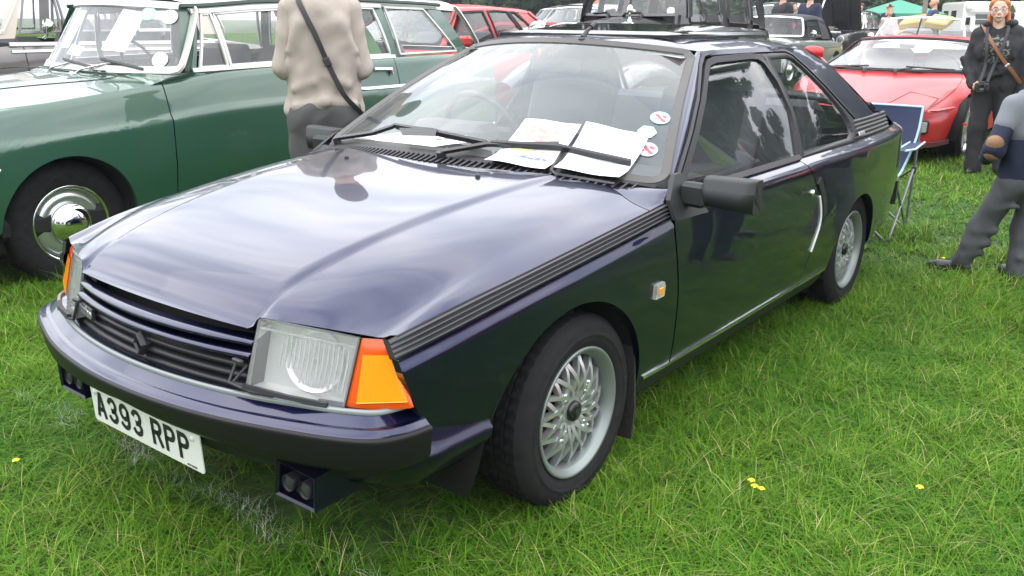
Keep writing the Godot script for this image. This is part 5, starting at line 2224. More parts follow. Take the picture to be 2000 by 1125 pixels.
	sheet_on("pale yellow card low behind the green estate windscreen", "card", X, C, zf, zh, bow, [Vector2(-0.22, 0.36), Vector2(0.02, 0.32), Vector2(0.0, 0.18), Vector2(-0.26, 0.20)], MT.paper_yellow, 3, -0.035, "card")
	sheet_on("orange card lying along the foot of the green estate windscreen", "card", X, C, zf, zh, bow, [Vector2(0.12, 0.075), Vector2(0.42, 0.06), Vector2(0.46, 0.03), Vector2(0.14, 0.03)], MT.orange_card, 0, -0.03, "card")
	# green coat and wicker basket in the load space
	s = new_st()
	smooth(s, true)
	var rows := []
	for k in 9:
		var row := PackedVector3Array()
		for i in 13:
			var an := TAU * (i % 12) / 12.0
			var f := k / 8.0
			var r := 0.30 * (1.0 - f * 0.75) * (1.0 + 0.16 * sin(an * 3.0 + f * 4.0))
			row.append(X * Vector3(0.36 + cos(an) * r * 0.7, 0.88 + f * 0.46 - 0.05 * sin(an * 2.0), -2.45 + sin(an) * r * 1.1 + 0.18 * f))
		rows.append(row)
	grid(s, rows)
	var coat := put(s, "folded_coat", MT.green_cloth)
	tag(coat, "crumpled bright green coat inside the back of the green estate", "coat")
	var bk := thing("basket", "long wicker basket inside the rear window of the green estate", "basket", X * Vector3(0.40, 0.98, -2.82))
	s = new_st()
	rbox(s, at(0, 0.045, 0), Vector3(0.30, 0.09, 0.50), 0.03)
	put(s, "basket_body", MT.wicker, bk)
	for k in 4:
		s = new_st()
		var y := 0.015 + 0.024 * k
		tube(s, [Vector3(0.155, y, 0.245), Vector3(0.155, y, -0.245), Vector3(-0.155, y, -0.245), Vector3(-0.155, y, 0.245), Vector3(0.155, y, 0.245)], 0.010, 6)
		put(s, "weave", MT.wicker, bk)


func lamp_rect(t: Node3D, p: Vector3, size: Vector3, yaw: float, m: Material, called: String) -> void:
	var s := new_st()
	rbox(s, Transform3D(Basis(Vector3.UP, yaw), p), size, 0.008)
	put(s, called, m, t)


func build_background_cars() -> void:
	sports_car()
	limousine()
	var hatch := red_hatch()
	copy_of(hatch, "red saloon parked beyond the right edge of the picture", Vector3(3.5, 0.06, -7.4), 0.0)
	copy_of(hatch, "red saloon parked right of the child, outside the picture", Vector3(6.4, 0.0, -1.2), 0.1)
	beige_car()
	var ro := roadster("grey_roadster", "grey green roadster with black soft top and chrome windscreen frame", Vector3(-4.75, 0.25, -14.25), MT.grey_green, true)
	var rc := roadster("open_roadster", "cream open roadster, its bare windscreen showing above the red sports car", Vector3(-1.75, 0.24, -13.0), MT.white_paint, false)
	rc.set_meta("category", "car")
	ro.set_meta("category", "car")
	open_bonnet_car()
	far_car("small_car", "dark green saloon parked behind the photographer, out of the picture", Vector3(-3.6, 0.0, 8.2), PI, MT.green, 1.0)
	far_car("small_car", "black saloon parked behind the photographer, out of the picture", Vector3(-0.3, 0.0, 8.6), PI, MT.black_paint, 1.0)
	far_car("small_car", "silver saloon parked behind the photographer, out of the picture", Vector3(3.1, 0.0, 8.4), PI, MT.silver_paint, 1.0)
	far_car("small_car", "white saloon left of the black limousine, farther back", Vector3(-8.2, 0.26, -12.6), 0.05, MT.white_paint, 1.0)
	far_car("small_car", "cream saloon just above the tail of the red saloon", Vector3(-11.9, 0.28, -17.2), 0.0, MT.beige_paint, 1.02)
	far_car("small_car", "orange red saloon low in the gap left of the black limousine", Vector3(-7.1, 0.22, -10.9), 0.0, MT.red, 0.72)
	far_car("small_car", "silver saloon with dark windows behind the grey roadster", Vector3(-6.6, 0.25, -19.0), 0.1, MT.silver_paint, 1.12)
	yellow_car()


func sports_car() -> void:
	var C := CarShape.new()
	C.hw = [[1.02, 0.58], [0.96, 0.66], [0.8, 0.75], [0.55, 0.80], [0.36, 0.825], [0.1, 0.925], [-0.1, 0.94], [-1.2, 0.93], [-2.45, 0.945], [-3.1, 0.90], [-3.3, 0.86]]
	C.yb = [[1.02, 0.21], [0.6, 0.19], [-3.0, 0.19], [-3.3, 0.28]]
	C.ys = [[1.02, 0.53], [0.8, 0.55], [0.5, 0.615], [0.2, 0.70], [-0.1, 0.765], [-0.5, 0.81], [-1.2, 0.80], [-2.3, 0.86], [-3.3, 0.86]]
	C.yc = [[1.02, 0.56], [0.9, 0.585], [0.6, 0.645], [0.2, 0.725], [-0.2, 0.805], [-0.45, 0.845], [-2.0, 0.98], [-3.3, 0.88]]
	C.arches = [[0.0, 0.31, 0.345], [-2.45, 0.31, 0.35]]
	C.prof = [[0.0, 0.95], [0.2, 0.975], [0.55, 1.0], [0.62, 1.0], [0.66, 0.985], [0.85, 0.955], [0.95, 0.91], [1.0, 0.86]]
	C.belt = [[-0.4, 0.83], [-1.2, 0.835], [-2.0, 0.87]]
	C.roof = [[-0.7, 1.08], [-1.15, 1.145], [-1.6, 1.16], [-2.2, 1.10]]
	C.wr = 0.76
	C.crown = 0.03
	var pos := Vector3(-0.71, 0.055, -8.02)
	var t := thing("sports_car", "low red wedge sports car facing the camera behind the dark blue coupe", "car", pos)
	for sx in [1, -1]:
		put(shell_side(C, 1.02, -0.62, sx, 30), "front_wing", MT.red, t)
		put(shell_side(C, -0.626, -1.75, sx, 12), "door", MT.red, t)
		put(shell_side(C, -1.756, -3.3, sx, 20), "rear_wing", MT.red, t)
		side_windows(t, C, [[-0.62, -1.05, -1.62, -1.72]], MT.trim, MT.side_glass, sx, 0.022)
		side_pillars(t, C, [[-0.50, -1.06, 0.07], [-1.80, -1.72, 0.16]], MT.red, sx)
		var s := new_st()
		rbox(s, Transform3D(Basis(Vector3.UP, sx * 0.42), Vector3(sx * 0.635, 0.375, 0.955)), Vector3(0.20, 0.105, 0.05), 0.012)
		var f := put(s, "fog_lamp", MT.clear_lens, t)
		s = new_st()
		rbox(s, Transform3D(Basis(Vector3.UP, sx * 0.42), Vector3(sx * 0.635, 0.375, 0.945)), Vector3(0.225, 0.13, 0.05), 0.012)
		put(s, "lamp_surround", MT.trim, f)
		s = new_st()
		lathe(s, [[0.0, 0.035], [-0.015, 0.02], [-0.02, 0.0]], aim(Vector3(sx * 0.61, 0.365, 0.982), Vector3(0, 0, 1)), 16)
		put(s, "bulb", MT.chrome, f)
		# seams of the lamp lids and of the wings
		var dk := func(x: float, z: float) -> Vector3:
			var x1 := side_at(C, cv(C.ys, z), z)
			var u := clampf(x / x1, -1.0, 1.0)
			return Vector3(x, cv(C.ys, z) + (cv(C.yc, z) - cv(C.ys, z)) * (1.0 - pow(absf(u), 2.2)) + 0.001, z)
		s = new_st()
		var ln := PackedVector3Array()
		for q in [[0.70, 0.86], [0.70, 0.5], [0.42, 0.44], [0.38, 0.66], [0.34, 0.90]]:
			ln.append(dk.call(sx * q[0], q[1]))
		tube(s, ln, 0.004, 5)
		ln = PackedVector3Array()
		for q in [[0.69, -0.42], [0.745, -0.2], [0.775, 0.0], [0.78, 0.2], [0.76, 0.4], [0.73, 0.6], [0.70, 0.86]]:
			ln.append(dk.call(sx * q[0], q[1]))
		tube(s, ln, 0.004, 5)
		put(s, "panel_seam", MT.red_dark, t)
		s = new_st()
		smooth(s, true)
		var mx := Transform3D(Basis(Vector3.UP, -sx * 0.1), Vector3(sx * 1.0, 0.98, -0.72))
		lathe(s, [[-0.11, 0.0], [-0.105, 0.055], [-0.04, 0.075], [0.06, 0.07], [0.11, 0.05], [0.118, 0.0]], mx * aim(Vector3.ZERO, Vector3.RIGHT), 14)
		bar(s, [mx * Vector3(-sx * 0.06, -0.05, 0.0), Vector3(sx * 0.80, 0.84, -0.66)], 0.05, 0.04, Vector3(0, 0, 1))
		put(s, "door_mirror", MT.red, t)
		s = new_st()
		tube(s, [Vector3(sx * 0.955, 0.385, 0.45), Vector3(sx * 0.958, 0.385, 0.44)], 0.018, 8)
		put(s, "side_repeater", MT.amber, t)
		s = new_st()
		for k in 5:
			rbox(s, at(sx * 0.94, 0.42 + 0.07 * k, -1.55), Vector3(0.03, 0.02, 0.8), 0.006)
		put(s, "side_strake", MT.red, t)
	put(shell_deck(C, 1.02, -0.38, 26), "bonnet", MT.red, t)
	put(shell_deck(C, -1.9, -3.3, 12), "engine_cover", MT.red, t)
	put(end_cap(C, 1.02, 0.055), "nose", MT.red, t)
	put(end_cap(C, -3.3, -0.05), "tail_panel", MT.red, t)
	# the proud bumper lip right round the nose
	var s := new_st()
	var ln := PackedVector3Array()
	for k in 31:
		var a := lerpf(-1.0, 1.0, k / 30.0)
		var z := 0.42 + 0.655 * (1.0 - pow(absf(a), 2.6))
		var x := signf(a) * (cv(C.hw, minf(z, 1.0)) + 0.002) if absf(a) > 0.62 else a / 0.62 * 0.74
		if absf(a) <= 0.62:
			z = 1.075 - 0.115 * pow(absf(a / 0.62), 2.6)
		else:
			z = lerpf(0.96, 0.38, (absf(a) - 0.62) / 0.38)
			x = signf(a) * (cv(C.hw, z) * 1.0 + 0.004)
		ln.append(Vector3(x, 0.525, z))
	bar(s, ln, 0.03, 0.012, Vector3(0, 0.3, 1))
	put(s, "bumper_lip", MT.red, t)
	s = new_st()
	var lo := PackedVector3Array()
	for p in ln:
		lo.append(Vector3(p.x * 0.985, 0.20, p.z * 0.99))
	bar(s, lo, 0.05, 0.012, Vector3(0, 0, 1))
	put(s, "chin_spoiler", MT.red_dark, t)
	s = new_st()
	bar(s, [Vector3(-0.62, 0.846, -0.30), Vector3(0, 0.842, -0.255), Vector3(0.35, 0.832, -0.28)], 0.035, 0.006, Vector3(0, 1, 0.3))
	put(s, "cowl_slot", MT.red_dark, t)
	var zf := -0.44
	var zh := -1.12
	var w := screen_pane(t, C, zf, zh, 0.24, MT.trim, MT.dark_screen, 0.03)
	screen_pane(t, C, -1.95, -1.80, -0.05, MT.trim, MT.clear_glass, 0.03, "rear_window")
	roof_panel(t, C, MT.red, -1.10, -1.86, 0.90, 0.20, 0.0)
	disc_on(w, C, zf, zh, 0.24, 0.90, 0.16, 0.035, MT.sticker_cyan, MT.sticker_white)
	disc_on(w, C, zf, zh, 0.24, 0.91, 0.33, 0.033, MT.sticker_white, MT.sticker_pale_red)
	s = new_st()
	var rows := []
	for f in [0.88, 0.80]:
		var row := PackedVector3Array()
		for u in [0.66, 0.86]:
			row.append(screen(C, zf, zh, 0.24, u, f, 0.006))
		rows.append(row)
	grid(s, rows)
	put(s, "sun_strip", MT.paper, w)
	s = new_st()
	rbox(s, Transform3D(Basis(), screen(C, zf, zh, 0.24, 0.02, 0.80, -0.06)), Vector3(0.16, 0.05, 0.02), 0.01)
	put(s, "rear_view_mirror", MT.silver, t)
	var X := Transform3D(Basis(), pos)
	sheet_on("white sheet lying at the foot of the red sports car's windscreen", "paper", X, C, zf, zh, 0.24, [Vector2(0.30, 0.10), Vector2(0.72, 0.08), Vector2(0.76, 0.02), Vector2(0.28, 0.03)], MT.paper, 0, -0.04)
	wiper(t, screen(C, zf, zh, 0.24, -0.30, -0.03, 0.03), screen(C, zf, zh, 0.24, -0.42, 0.10, 0.02), screen(C, zf, zh, 0.24, -0.80, 0.04, 0.02), MT.wiper, MT.wiper)
	wiper(t, screen(C, zf, zh, 0.24, 0.12, -0.03, 0.03), screen(C, zf, zh, 0.24, 0.38, 0.11, 0.02), screen(C, zf, zh, 0.24, 0.82, 0.05, 0.02), MT.wiper, MT.wiper)
	cabin(t, 0.74, 0.30, 0.80, -0.55, -1.78, MT.seat_pale, false)
	housings(t, C)
	s = new_st()
	rbox(s, at(0, 0.24, -1.1), Vector3(1.5, 0.1, 3.6), 0.03)
	put(s, "underside", MT.pit, t)
	for q in [[1, 0.0], [-1, 0.0], [1, -2.45], [-1, -2.45]]:
		plain_wheel(t, Vector3(q[0] * 0.90, 0.30, q[1]), 0.315, 0.228, 0.22, q[0], MT.silver_wheel, 1)


func limousine() -> void:
	var C := CarShape.new()
	C.hw = [[0.4, 0.36], [0.0, 0.44], [-0.6, 0.60], [-0.95, 0.76], [-1.4, 0.82], [-2.4, 0.83], [-3.2, 0.80], [-3.6, 0.72]]
	C.yb = [[0.4, 0.55], [-0.6, 0.5], [-1.0, 0.40], [-3.0, 0.40], [-3.6, 0.5]]
	C.ys = [[0.4, 1.08], [-0.3, 1.15], [-0.9, 1.215], [-2.0, 1.215], [-3.6, 1.16]]
	C.yc = [[0.4, 1.235], [-0.3, 1.285], [-0.9, 1.335]]
	C.arches = []
	C.belt = [[-0.85, 1.23], [-2.0, 1.225], [-3.5, 1.20]]
	C.roof = [[-0.9, 1.70], [-1.3, 1.74], [-2.4, 1.75], [-3.4, 1.66]]
	C.wr = 0.86
	C.crown = 0.06
	var pos := Vector3(-3.66, 0.09, -6.85)
	var t := thing("limousine", "tall black pre-war style limousine with split windscreen behind the coupe's roof", "car", pos)
	var pb: Material = MT.black_soft
	for sx in [1, -1]:
		put(shell_side(C, 0.4, -0.95, sx, 16), "bonnet_side", pb, t)
		put(shell_side(C, -0.955, -2.05, sx, 10), "door", pb, t)
		put(shell_side(C, -2.055, -3.6, sx, 12), "rear_wing", pb, t)
		side_windows(t, C, [[-1.12, -1.16, -1.40, -1.42], [-1.46, -1.46, -1.92, -1.90], [-2.10, -2.10, -2.70, -2.72], [-2.86, -2.86, -3.08, -3.18]], pb, MT.clear_glass, sx, 0.10, 0.17, 0.80)
		side_pillars(t, C, [[-0.98, -1.02, 0.26], [-2.0, -2.0, 0.22], [-2.79, -2.79, 0.15], [-3.32, -3.28, 0.34]], pb, sx)
		var s := new_st()
		var ln := PackedVector3Array()
		for k in 20:
			var z := lerpf(-1.0, -3.3, k / 19.0)
			ln.append(Vector3(sx * (side_at(C, 1.12, z) + 0.002), 1.13, z))
		bar(s, ln, 0.045, 0.014, Vector3(sx, 0.4, 0))
		put(s, "waist_moulding", MT.chrome_soft, t)
		# front wing as a swept pontoon, with its lamp
		s = new_st()
		smooth(s, true)
		var rows := []
		for k in 17:
			var f := k / 16.0
			var z := lerpf(0.72, -1.15, f)
			var y := 0.36 + 0.48 * sin(PI * clampf(0.15 + f * 0.75, 0.0, 1.0))
			var row := PackedVector3Array()
			for i in 9:
				var an := PI * i / 8.0
				row.append(Vector3(sx * (0.66 + 0.18 * cos(an)), y - 0.14 + 0.16 * sin(an), z))
			rows.append(row)
		grid(s, rows)
		put(s, "front_wing", pb, t)
		s = new_st()
		lathe(s, [[-0.16, 0.0], [-0.13, 0.06], [-0.06, 0.10], [0.02, 0.115], [0.05, 0.112]], aim(Vector3(sx * 0.60, 1.165, 0.10), Vector3(0, 0, 1)), 24)
		var hl := put(s, "headlight", MT.chrome, t)
		s = new_st()
		lathe(s, [[0.05, 0.108], [0.075, 0.05], [0.08, 0.0]], aim(Vector3(sx * 0.60, 1.165, 0.10), Vector3(0, 0, 1)), 24)
		put(s, "lens", MT.lamp_glass, hl)
		if sx == 1:
			s = new_st()
			lathe(s, [[0.0, 0.03], [0.03, 0.012], [0.07, 0.012], [0.085, 0.03], [0.11, 0.036], [0.135, 0.03], [0.16, 0.016], [0.17, 0.0]], at(0.60, 1.275, 0.08), 14)
			put(s, "mascot", MT.chrome, hl)
		for z in [0.02, -2.95]:
			plain_wheel(t, Vector3(sx * 0.76, 0.36, z), 0.37, 0.23, 0.16, sx, MT.trim)
	put(shell_deck(C, 0.4, -0.92, 22, 2.4), "bonnet", pb, t)
	var s := new_st()
	bar(s, spline([Vector3(-0.37, 0.70, 0.36), Vector3(-0.365, 1.06, 0.36), Vector3(-0.28, 1.19, 0.36), Vector3(0, 1.248, 0.36), Vector3(0.28, 1.19, 0.36), Vector3(0.365, 1.06, 0.36), Vector3(0.37, 0.70, 0.36)], 5), 0.035, 0.008, Vector3(0, 1, 0.1))
	var rad := put(s, "radiator_shell", MT.chrome_soft, t)
	put(end_cap(C, 0.4, 0.05), "radiator", MT.black_soft, t)
	for k in 14:
		s = new_st()
		rbox(s, at(lerpf(-0.28, 0.28, k / 13.0), 0.88, 0.455), Vector3(0.012, 0.45, 0.02), 0.004)
		put(s, "grille_bar", MT.trim, rad)
	put(end_cap(C, -3.6, -0.1), "tail_panel", pb, t)
	for sx in [-1, 1]:
		s = new_st()
		smooth(s, true)
		var rows := []
		for j in 7:
			var row := PackedVector3Array()
			for i in 8:
				row.append(screen(C, -0.93, -1.06, 0.10, sx * lerpf(0.03, 0.97, i / 7.0), j / 6.0, 0, 0.24, 0.9))
			rows.append(row)
		grid(s, rows)
		var p := put(s, "windscreen", MT.clear_glass, t)
		s = new_st()
		var ln := PackedVector3Array()
		for q in [[0.03, 0.0], [0.5, 0.0], [0.97, 0.0], [0.97, 0.5], [0.97, 1.0], [0.5, 1.0], [0.03, 1.0], [0.03, 0.5], [0.03, 0.0]]:
			ln.append(screen(C, -0.93, -1.06, 0.10, sx * q[0], q[1], 0, 0.24, 0.9))
		bar(s, ln, 0.045, 0.02, Vector3(0, 0.3, 1))
		put(s, "screen_frame", pb, p)
		wiper(t, screen(C, -0.93, -1.06, 0.10, sx * 0.35, 0.0, 0.03, 0.22, 0.9), screen(C, -0.93, -1.06, 0.10, sx * 0.35 - 0.1, 0.08, 0.03, 0.24, 0.9), screen(C, -0.93, -1.06, 0.10, sx * 0.35 - 0.35, 0.05, 0.03, 0.24, 0.9), MT.wiper, MT.wiper)
	s = new_st()
	smooth(s, true)
	var a := PackedVector3Array()
	var b := PackedVector3Array()
	for i in 17:
		var u := lerpf(-1.0, 1.0, i / 16.0)
		var x1 := side_at(C, cv(C.ys, -0.92), -0.92)
		a.append(Vector3(x1 * u, cv(C.ys, -0.92) + (cv(C.yc, -0.92) - cv(C.ys, -0.92)) * (1.0 - pow(absf(u), 2.4)), -0.92))
		b.append(screen(C, -0.93, -1.06, 0.10, u * 1.04, 0.0, 0.0, 0.25, 0.9))
	grid(s, [a, b])
	put(s, "scuttle", pb, t)
	s = new_st()
	slab(s, circle2(0, 0, 0.055, 0.042, 18), Transform3D(Basis(), screen(C, -0.93, -1.06, 0.10, 0.86, 0.16, 0.012, 0.24, 0.9)), 0.003)
	put(s, "round_permit", MT.paper, t)
	roof_panel(t, C, pb, -1.06, -3.45, 0.82, 0.10, 0.0)
	cabin(t, 0.66, 0.6, 1.18, -0.95, -3.3, MT.seat_grey, true, [-0.75, -1.9])


func red_hatch() -> Node3D:
	var C := CarShape.new()
	C.hw = [[0.85, 0.66], [0.7, 0.78], [0.3, 0.83], [-1.2, 0.845], [-2.5, 0.835], [-3.1, 0.80], [-3.35, 0.74]]
	C.yb = [[0.85, 0.28], [0.4, 0.22], [-2.8, 0.22], [-3.35, 0.32]]
	C.ys = [[0.85, 0.70], [0.3, 0.82], [-0.5, 0.92], [-1.5, 0.97], [-3.35, 1.02]]
	C.yc = [[0.85, 0.74], [0.4, 0.85], [-0.2, 0.93], [-0.6, 0.98], [-2.8, 1.10], [-3.35, 1.08]]
	C.arches = [[0.0, 0.29, 0.335], [-2.62, 0.29, 0.335]]
	C.belt = [[-0.5, 0.985], [-1.5, 1.00], [-2.9, 1.06]]
	C.roof = [[-0.9, 1.33], [-1.2, 1.385], [-1.8, 1.405], [-2.6, 1.37], [-2.9, 1.33]]
	C.wr = 0.77
	C.crown = 0.04
	var t := thing("saloon_car", "red saloon with black side windows and boot spoiler behind the green estate", "car", Vector3(-5.60, 0.10, -5.05), 0.0, "red saloons")
	for sx in [1, -1]:
		put(shell_side(C, 0.85, -0.62, sx, 16), "front_wing", MT.red_flat, t)
		put(shell_side(C, -0.626, -1.60, sx, 8), "door", MT.red_flat, t)
		put(shell_side(C, -1.606, -3.35, sx, 20), "rear_wing", MT.red_flat, t)
		side_windows(t, C, [[-0.80, -1.17, -1.55, -1.60]], MT.trim, MT.tint_glass, sx, 0.03)
		side_windows(t, C, [[-1.68, -1.64, -2.02, -2.22], [-2.27, -2.06, -2.18, -2.58]], MT.trim, MT.tint_glass, sx, 0.024)
		side_pillars(t, C, [[-0.66, -1.08, 0.10], [-1.64, -1.60, 0.08], [-2.72, -2.34, 0.24, 0.42]], MT.red_flat, sx)
		var s := new_st()
		rbox(s, at(sx * 0.93, 1.03, -0.86), Vector3(0.17, 0.12, 0.10), 0.03)
		put(s, "door_mirror", MT.red_flat, t)
		lamp_rect(t, Vector3(sx * 0.55, 0.62, 0.87), Vector3(0.34, 0.15, 0.06), sx * 0.15, MT.clear_lens, "headlight")
		lamp_rect(t, Vector3(sx * 0.5, 0.80, -3.37), Vector3(0.4, 0.18, 0.05), 0.0, MT.red_lens, "tail_light")
		s = new_st()
		rbox(s, at(sx * 0.80, 0.46, 0.1), Vector3(0.1, 0.05, 0.2), 0.01)
		for z in [0.0, -2.62]:
			plain_wheel(t, Vector3(sx * 0.80, 0.29, z), 0.295, 0.19, 0.17, sx, MT.silver, 1)
		s = new_st()
		rbox(s, at(sx * 0.855, 0.93, -1.5), Vector3(0.02, 0.03, 0.14), 0.006)
		put(s, "door_handle", MT.trim, t)
	put(shell_deck(C, 0.85, -0.55, 16), "bonnet", MT.red_flat, t)
	put(shell_deck(C, -2.75, -3.35, 6), "boot_lid", MT.red_flat, t)
	put(end_cap(C, 0.85, 0.06), "front_panel", MT.trim, t)
	put(end_cap(C, -3.35, -0.04), "tail_panel", MT.red_flat, t)
	screen_pane(t, C, -0.58, -1.10, 0.2, MT.trim, MT.front_glass, 0.03)
	screen_pane(t, C, -2.90, -2.45, -0.12, MT.trim, MT.front_glass, 0.03, "rear_window")
	roof_panel(t, C, MT.red_flat, -1.10, -2.48, 0.92, 0.16, -0.08)
	var s := new_st()
	bar(s, [Vector3(-0.72, 1.06, -3.0), Vector3(-0.70, 1.13, -3.22), Vector3(-0.5, 1.19, -3.30), Vector3(0.5, 1.19, -3.30), Vector3(0.70, 1.13, -3.22), Vector3(0.72, 1.06, -3.0)], 0.10, 0.04, Vector3(0, 1, -0.2))
	put(s, "spoiler", MT.red_flat, t)
	wiper(t, screen(C, -0.58, -1.10, 0.2, -0.1, -0.03, 0.03), screen(C, -0.58, -1.10, 0.2, 0.2, 0.12, 0.02), screen(C, -0.58, -1.10, 0.2, 0.6, 0.04, 0.02), MT.wiper, MT.wiper)
	cabin(t, 0.70, 0.38, 0.93, -0.70, -2.85, MT.seat_grey, true, [-0.6, -1.5])
	housings(t, C)
	return t


func beige_car() -> void:
	var C := CarShape.new()
	C.hw = [[0.9, 0.72], [0.6, 0.82], [0.0, 0.85], [-2.2, 0.86], [-3.4, 0.80]]
	C.yb = [[0.9, 0.34], [0.4, 0.28], [-2.6, 0.28], [-3.4, 0.40]]
	C.ys = [[0.9, 0.84], [0.2, 0.90], [-0.6, 0.965], [-1.2, 1.0], [-2.5, 1.0], [-3.4, 0.92]]
	C.yc = [[0.9, 0.92], [0.3, 1.0], [-0.3, 1.04], [-0.7, 1.07], [-2.6, 1.03], [-3.4, 0.92]]
	C.arches = [[0.0, 0.32, 0.37], [-2.6, 0.32, 0.36]]
	C.belt = [[-0.6, 1.04], [-1.2, 1.06], [-2.8, 1.07]]
	C.roof = [[-0.9, 1.47], [-1.2, 1.50], [-2.0, 1.53], [-2.9, 1.46]]
	C.wr = 0.86
	C.crown = 0.07
	var pos := Vector3(-6.44, 0.15, -0.72)
	var t := thing("two_tone_saloon", "taupe and cream two tone vintage saloon at the far left edge", "car", pos)
	for sx in [1, -1]:
		put(shell_side(C, 0.9, -0.80, sx, 18), "front_wing", MT.taupe, t)
		put(shell_side(C, -0.807, -1.75, sx, 10), "door", MT.taupe, t)
		put(shell_side(C, -1.757, -3.4, sx, 18), "rear_wing", MT.taupe, t)
		side_windows(t, C, [[-0.80, -0.92, -1.14, -1.14], [-1.18, -1.16, -1.66, -1.66]], MT.taupe, MT.clear_glass, sx, 0.02, 0.06, 0.88)
		side_windows(t, C, [[-1.84, -1.84, -2.32, -2.42]], MT.cream_trim, MT.clear_glass, sx, 0.03, 0.06, 0.88)
		side_pillars(t, C, [[-0.70, -0.86, 0.12], [-1.76, -1.76, 0.10], [-2.60, -2.50, 0.26]], MT.beige_paint, sx)
		for q in [[0.985, 0.035, MT.cream_trim, "waist_moulding"], [0.93, 0.02, MT.chrome_soft, "side_moulding"]]:
			var s := new_st()
			var ln := PackedVector3Array()
			for k in 30:
				var z := lerpf(-0.7, -2.6, k / 29.0)
				ln.append(Vector3(sx * (side_at(C, q[0], z) + 0.002), q[0], z))
			bar(s, ln, q[1], 0.012, Vector3(sx, 0.3, 0))
			put(s, q[3], q[2], t)
		round_lamp(t, Vector3(sx * 0.6, 0.72, 0.92), Vector3(0, 0, 1), 0.09)
		for z in [0.0, -2.6]:
			plain_wheel(t, Vector3(sx * 0.76, 0.32, z), 0.34, 0.21, 0.15, sx, MT.beige_paint)
		# chrome mirror on a stalk by the quarter light
		var s := new_st()
		lathe(s, [[-0.05, 0.0], [-0.045, 0.035], [-0.01, 0.055], [0.02, 0.06], [0.025, 0.0]], aim(Vector3(sx * 0.90, 1.13, -0.98), Vector3(0, 0.1, 1)), 18)
		tube(s, [Vector3(sx * 0.80, 1.03, -0.98), Vector3(sx * 0.86, 1.05, -0.98), Vector3(sx * 0.90, 1.10, -0.98)], 0.012, 8)
		put(s, "door_mirror", MT.chrome, t)
	put(shell_deck(C, 0.9, -0.60, 18, 2.4), "bonnet", MT.beige_paint, t)
	put(shell_deck(C, -2.6, -3.4, 8, 2.4), "boot_lid", MT.beige_paint, t)
	put(end_cap(C, 0.9, 0.08), "front_panel", MT.taupe, t)
	put(end_cap(C, -3.4, -0.06), "tail_panel", MT.taupe, t)
	var w := screen_pane(t, C, -0.66, -0.92, 0.22, MT.cream_trim, MT.haze_glass, 0.05)
	screen_pane(t, C, -2.75, -2.6, -0.1, MT.cream_trim, MT.clear_glass, 0.04, "rear_window")
	disc_on(w, C, -0.66, -0.92, 0.22, 0.74, 0.12, 0.05, MT.sticker_white, MT.sticker_pale_red)
	roof_panel(t, C, MT.beige_paint, -0.92, -2.65, 0.9, 0.18, -0.05)
	cabin(t, 0.70, 0.45, 1.0, -0.78, -2.7, MT.seat_grey, true, [-0.65, -1.4])
	housings(t, C)


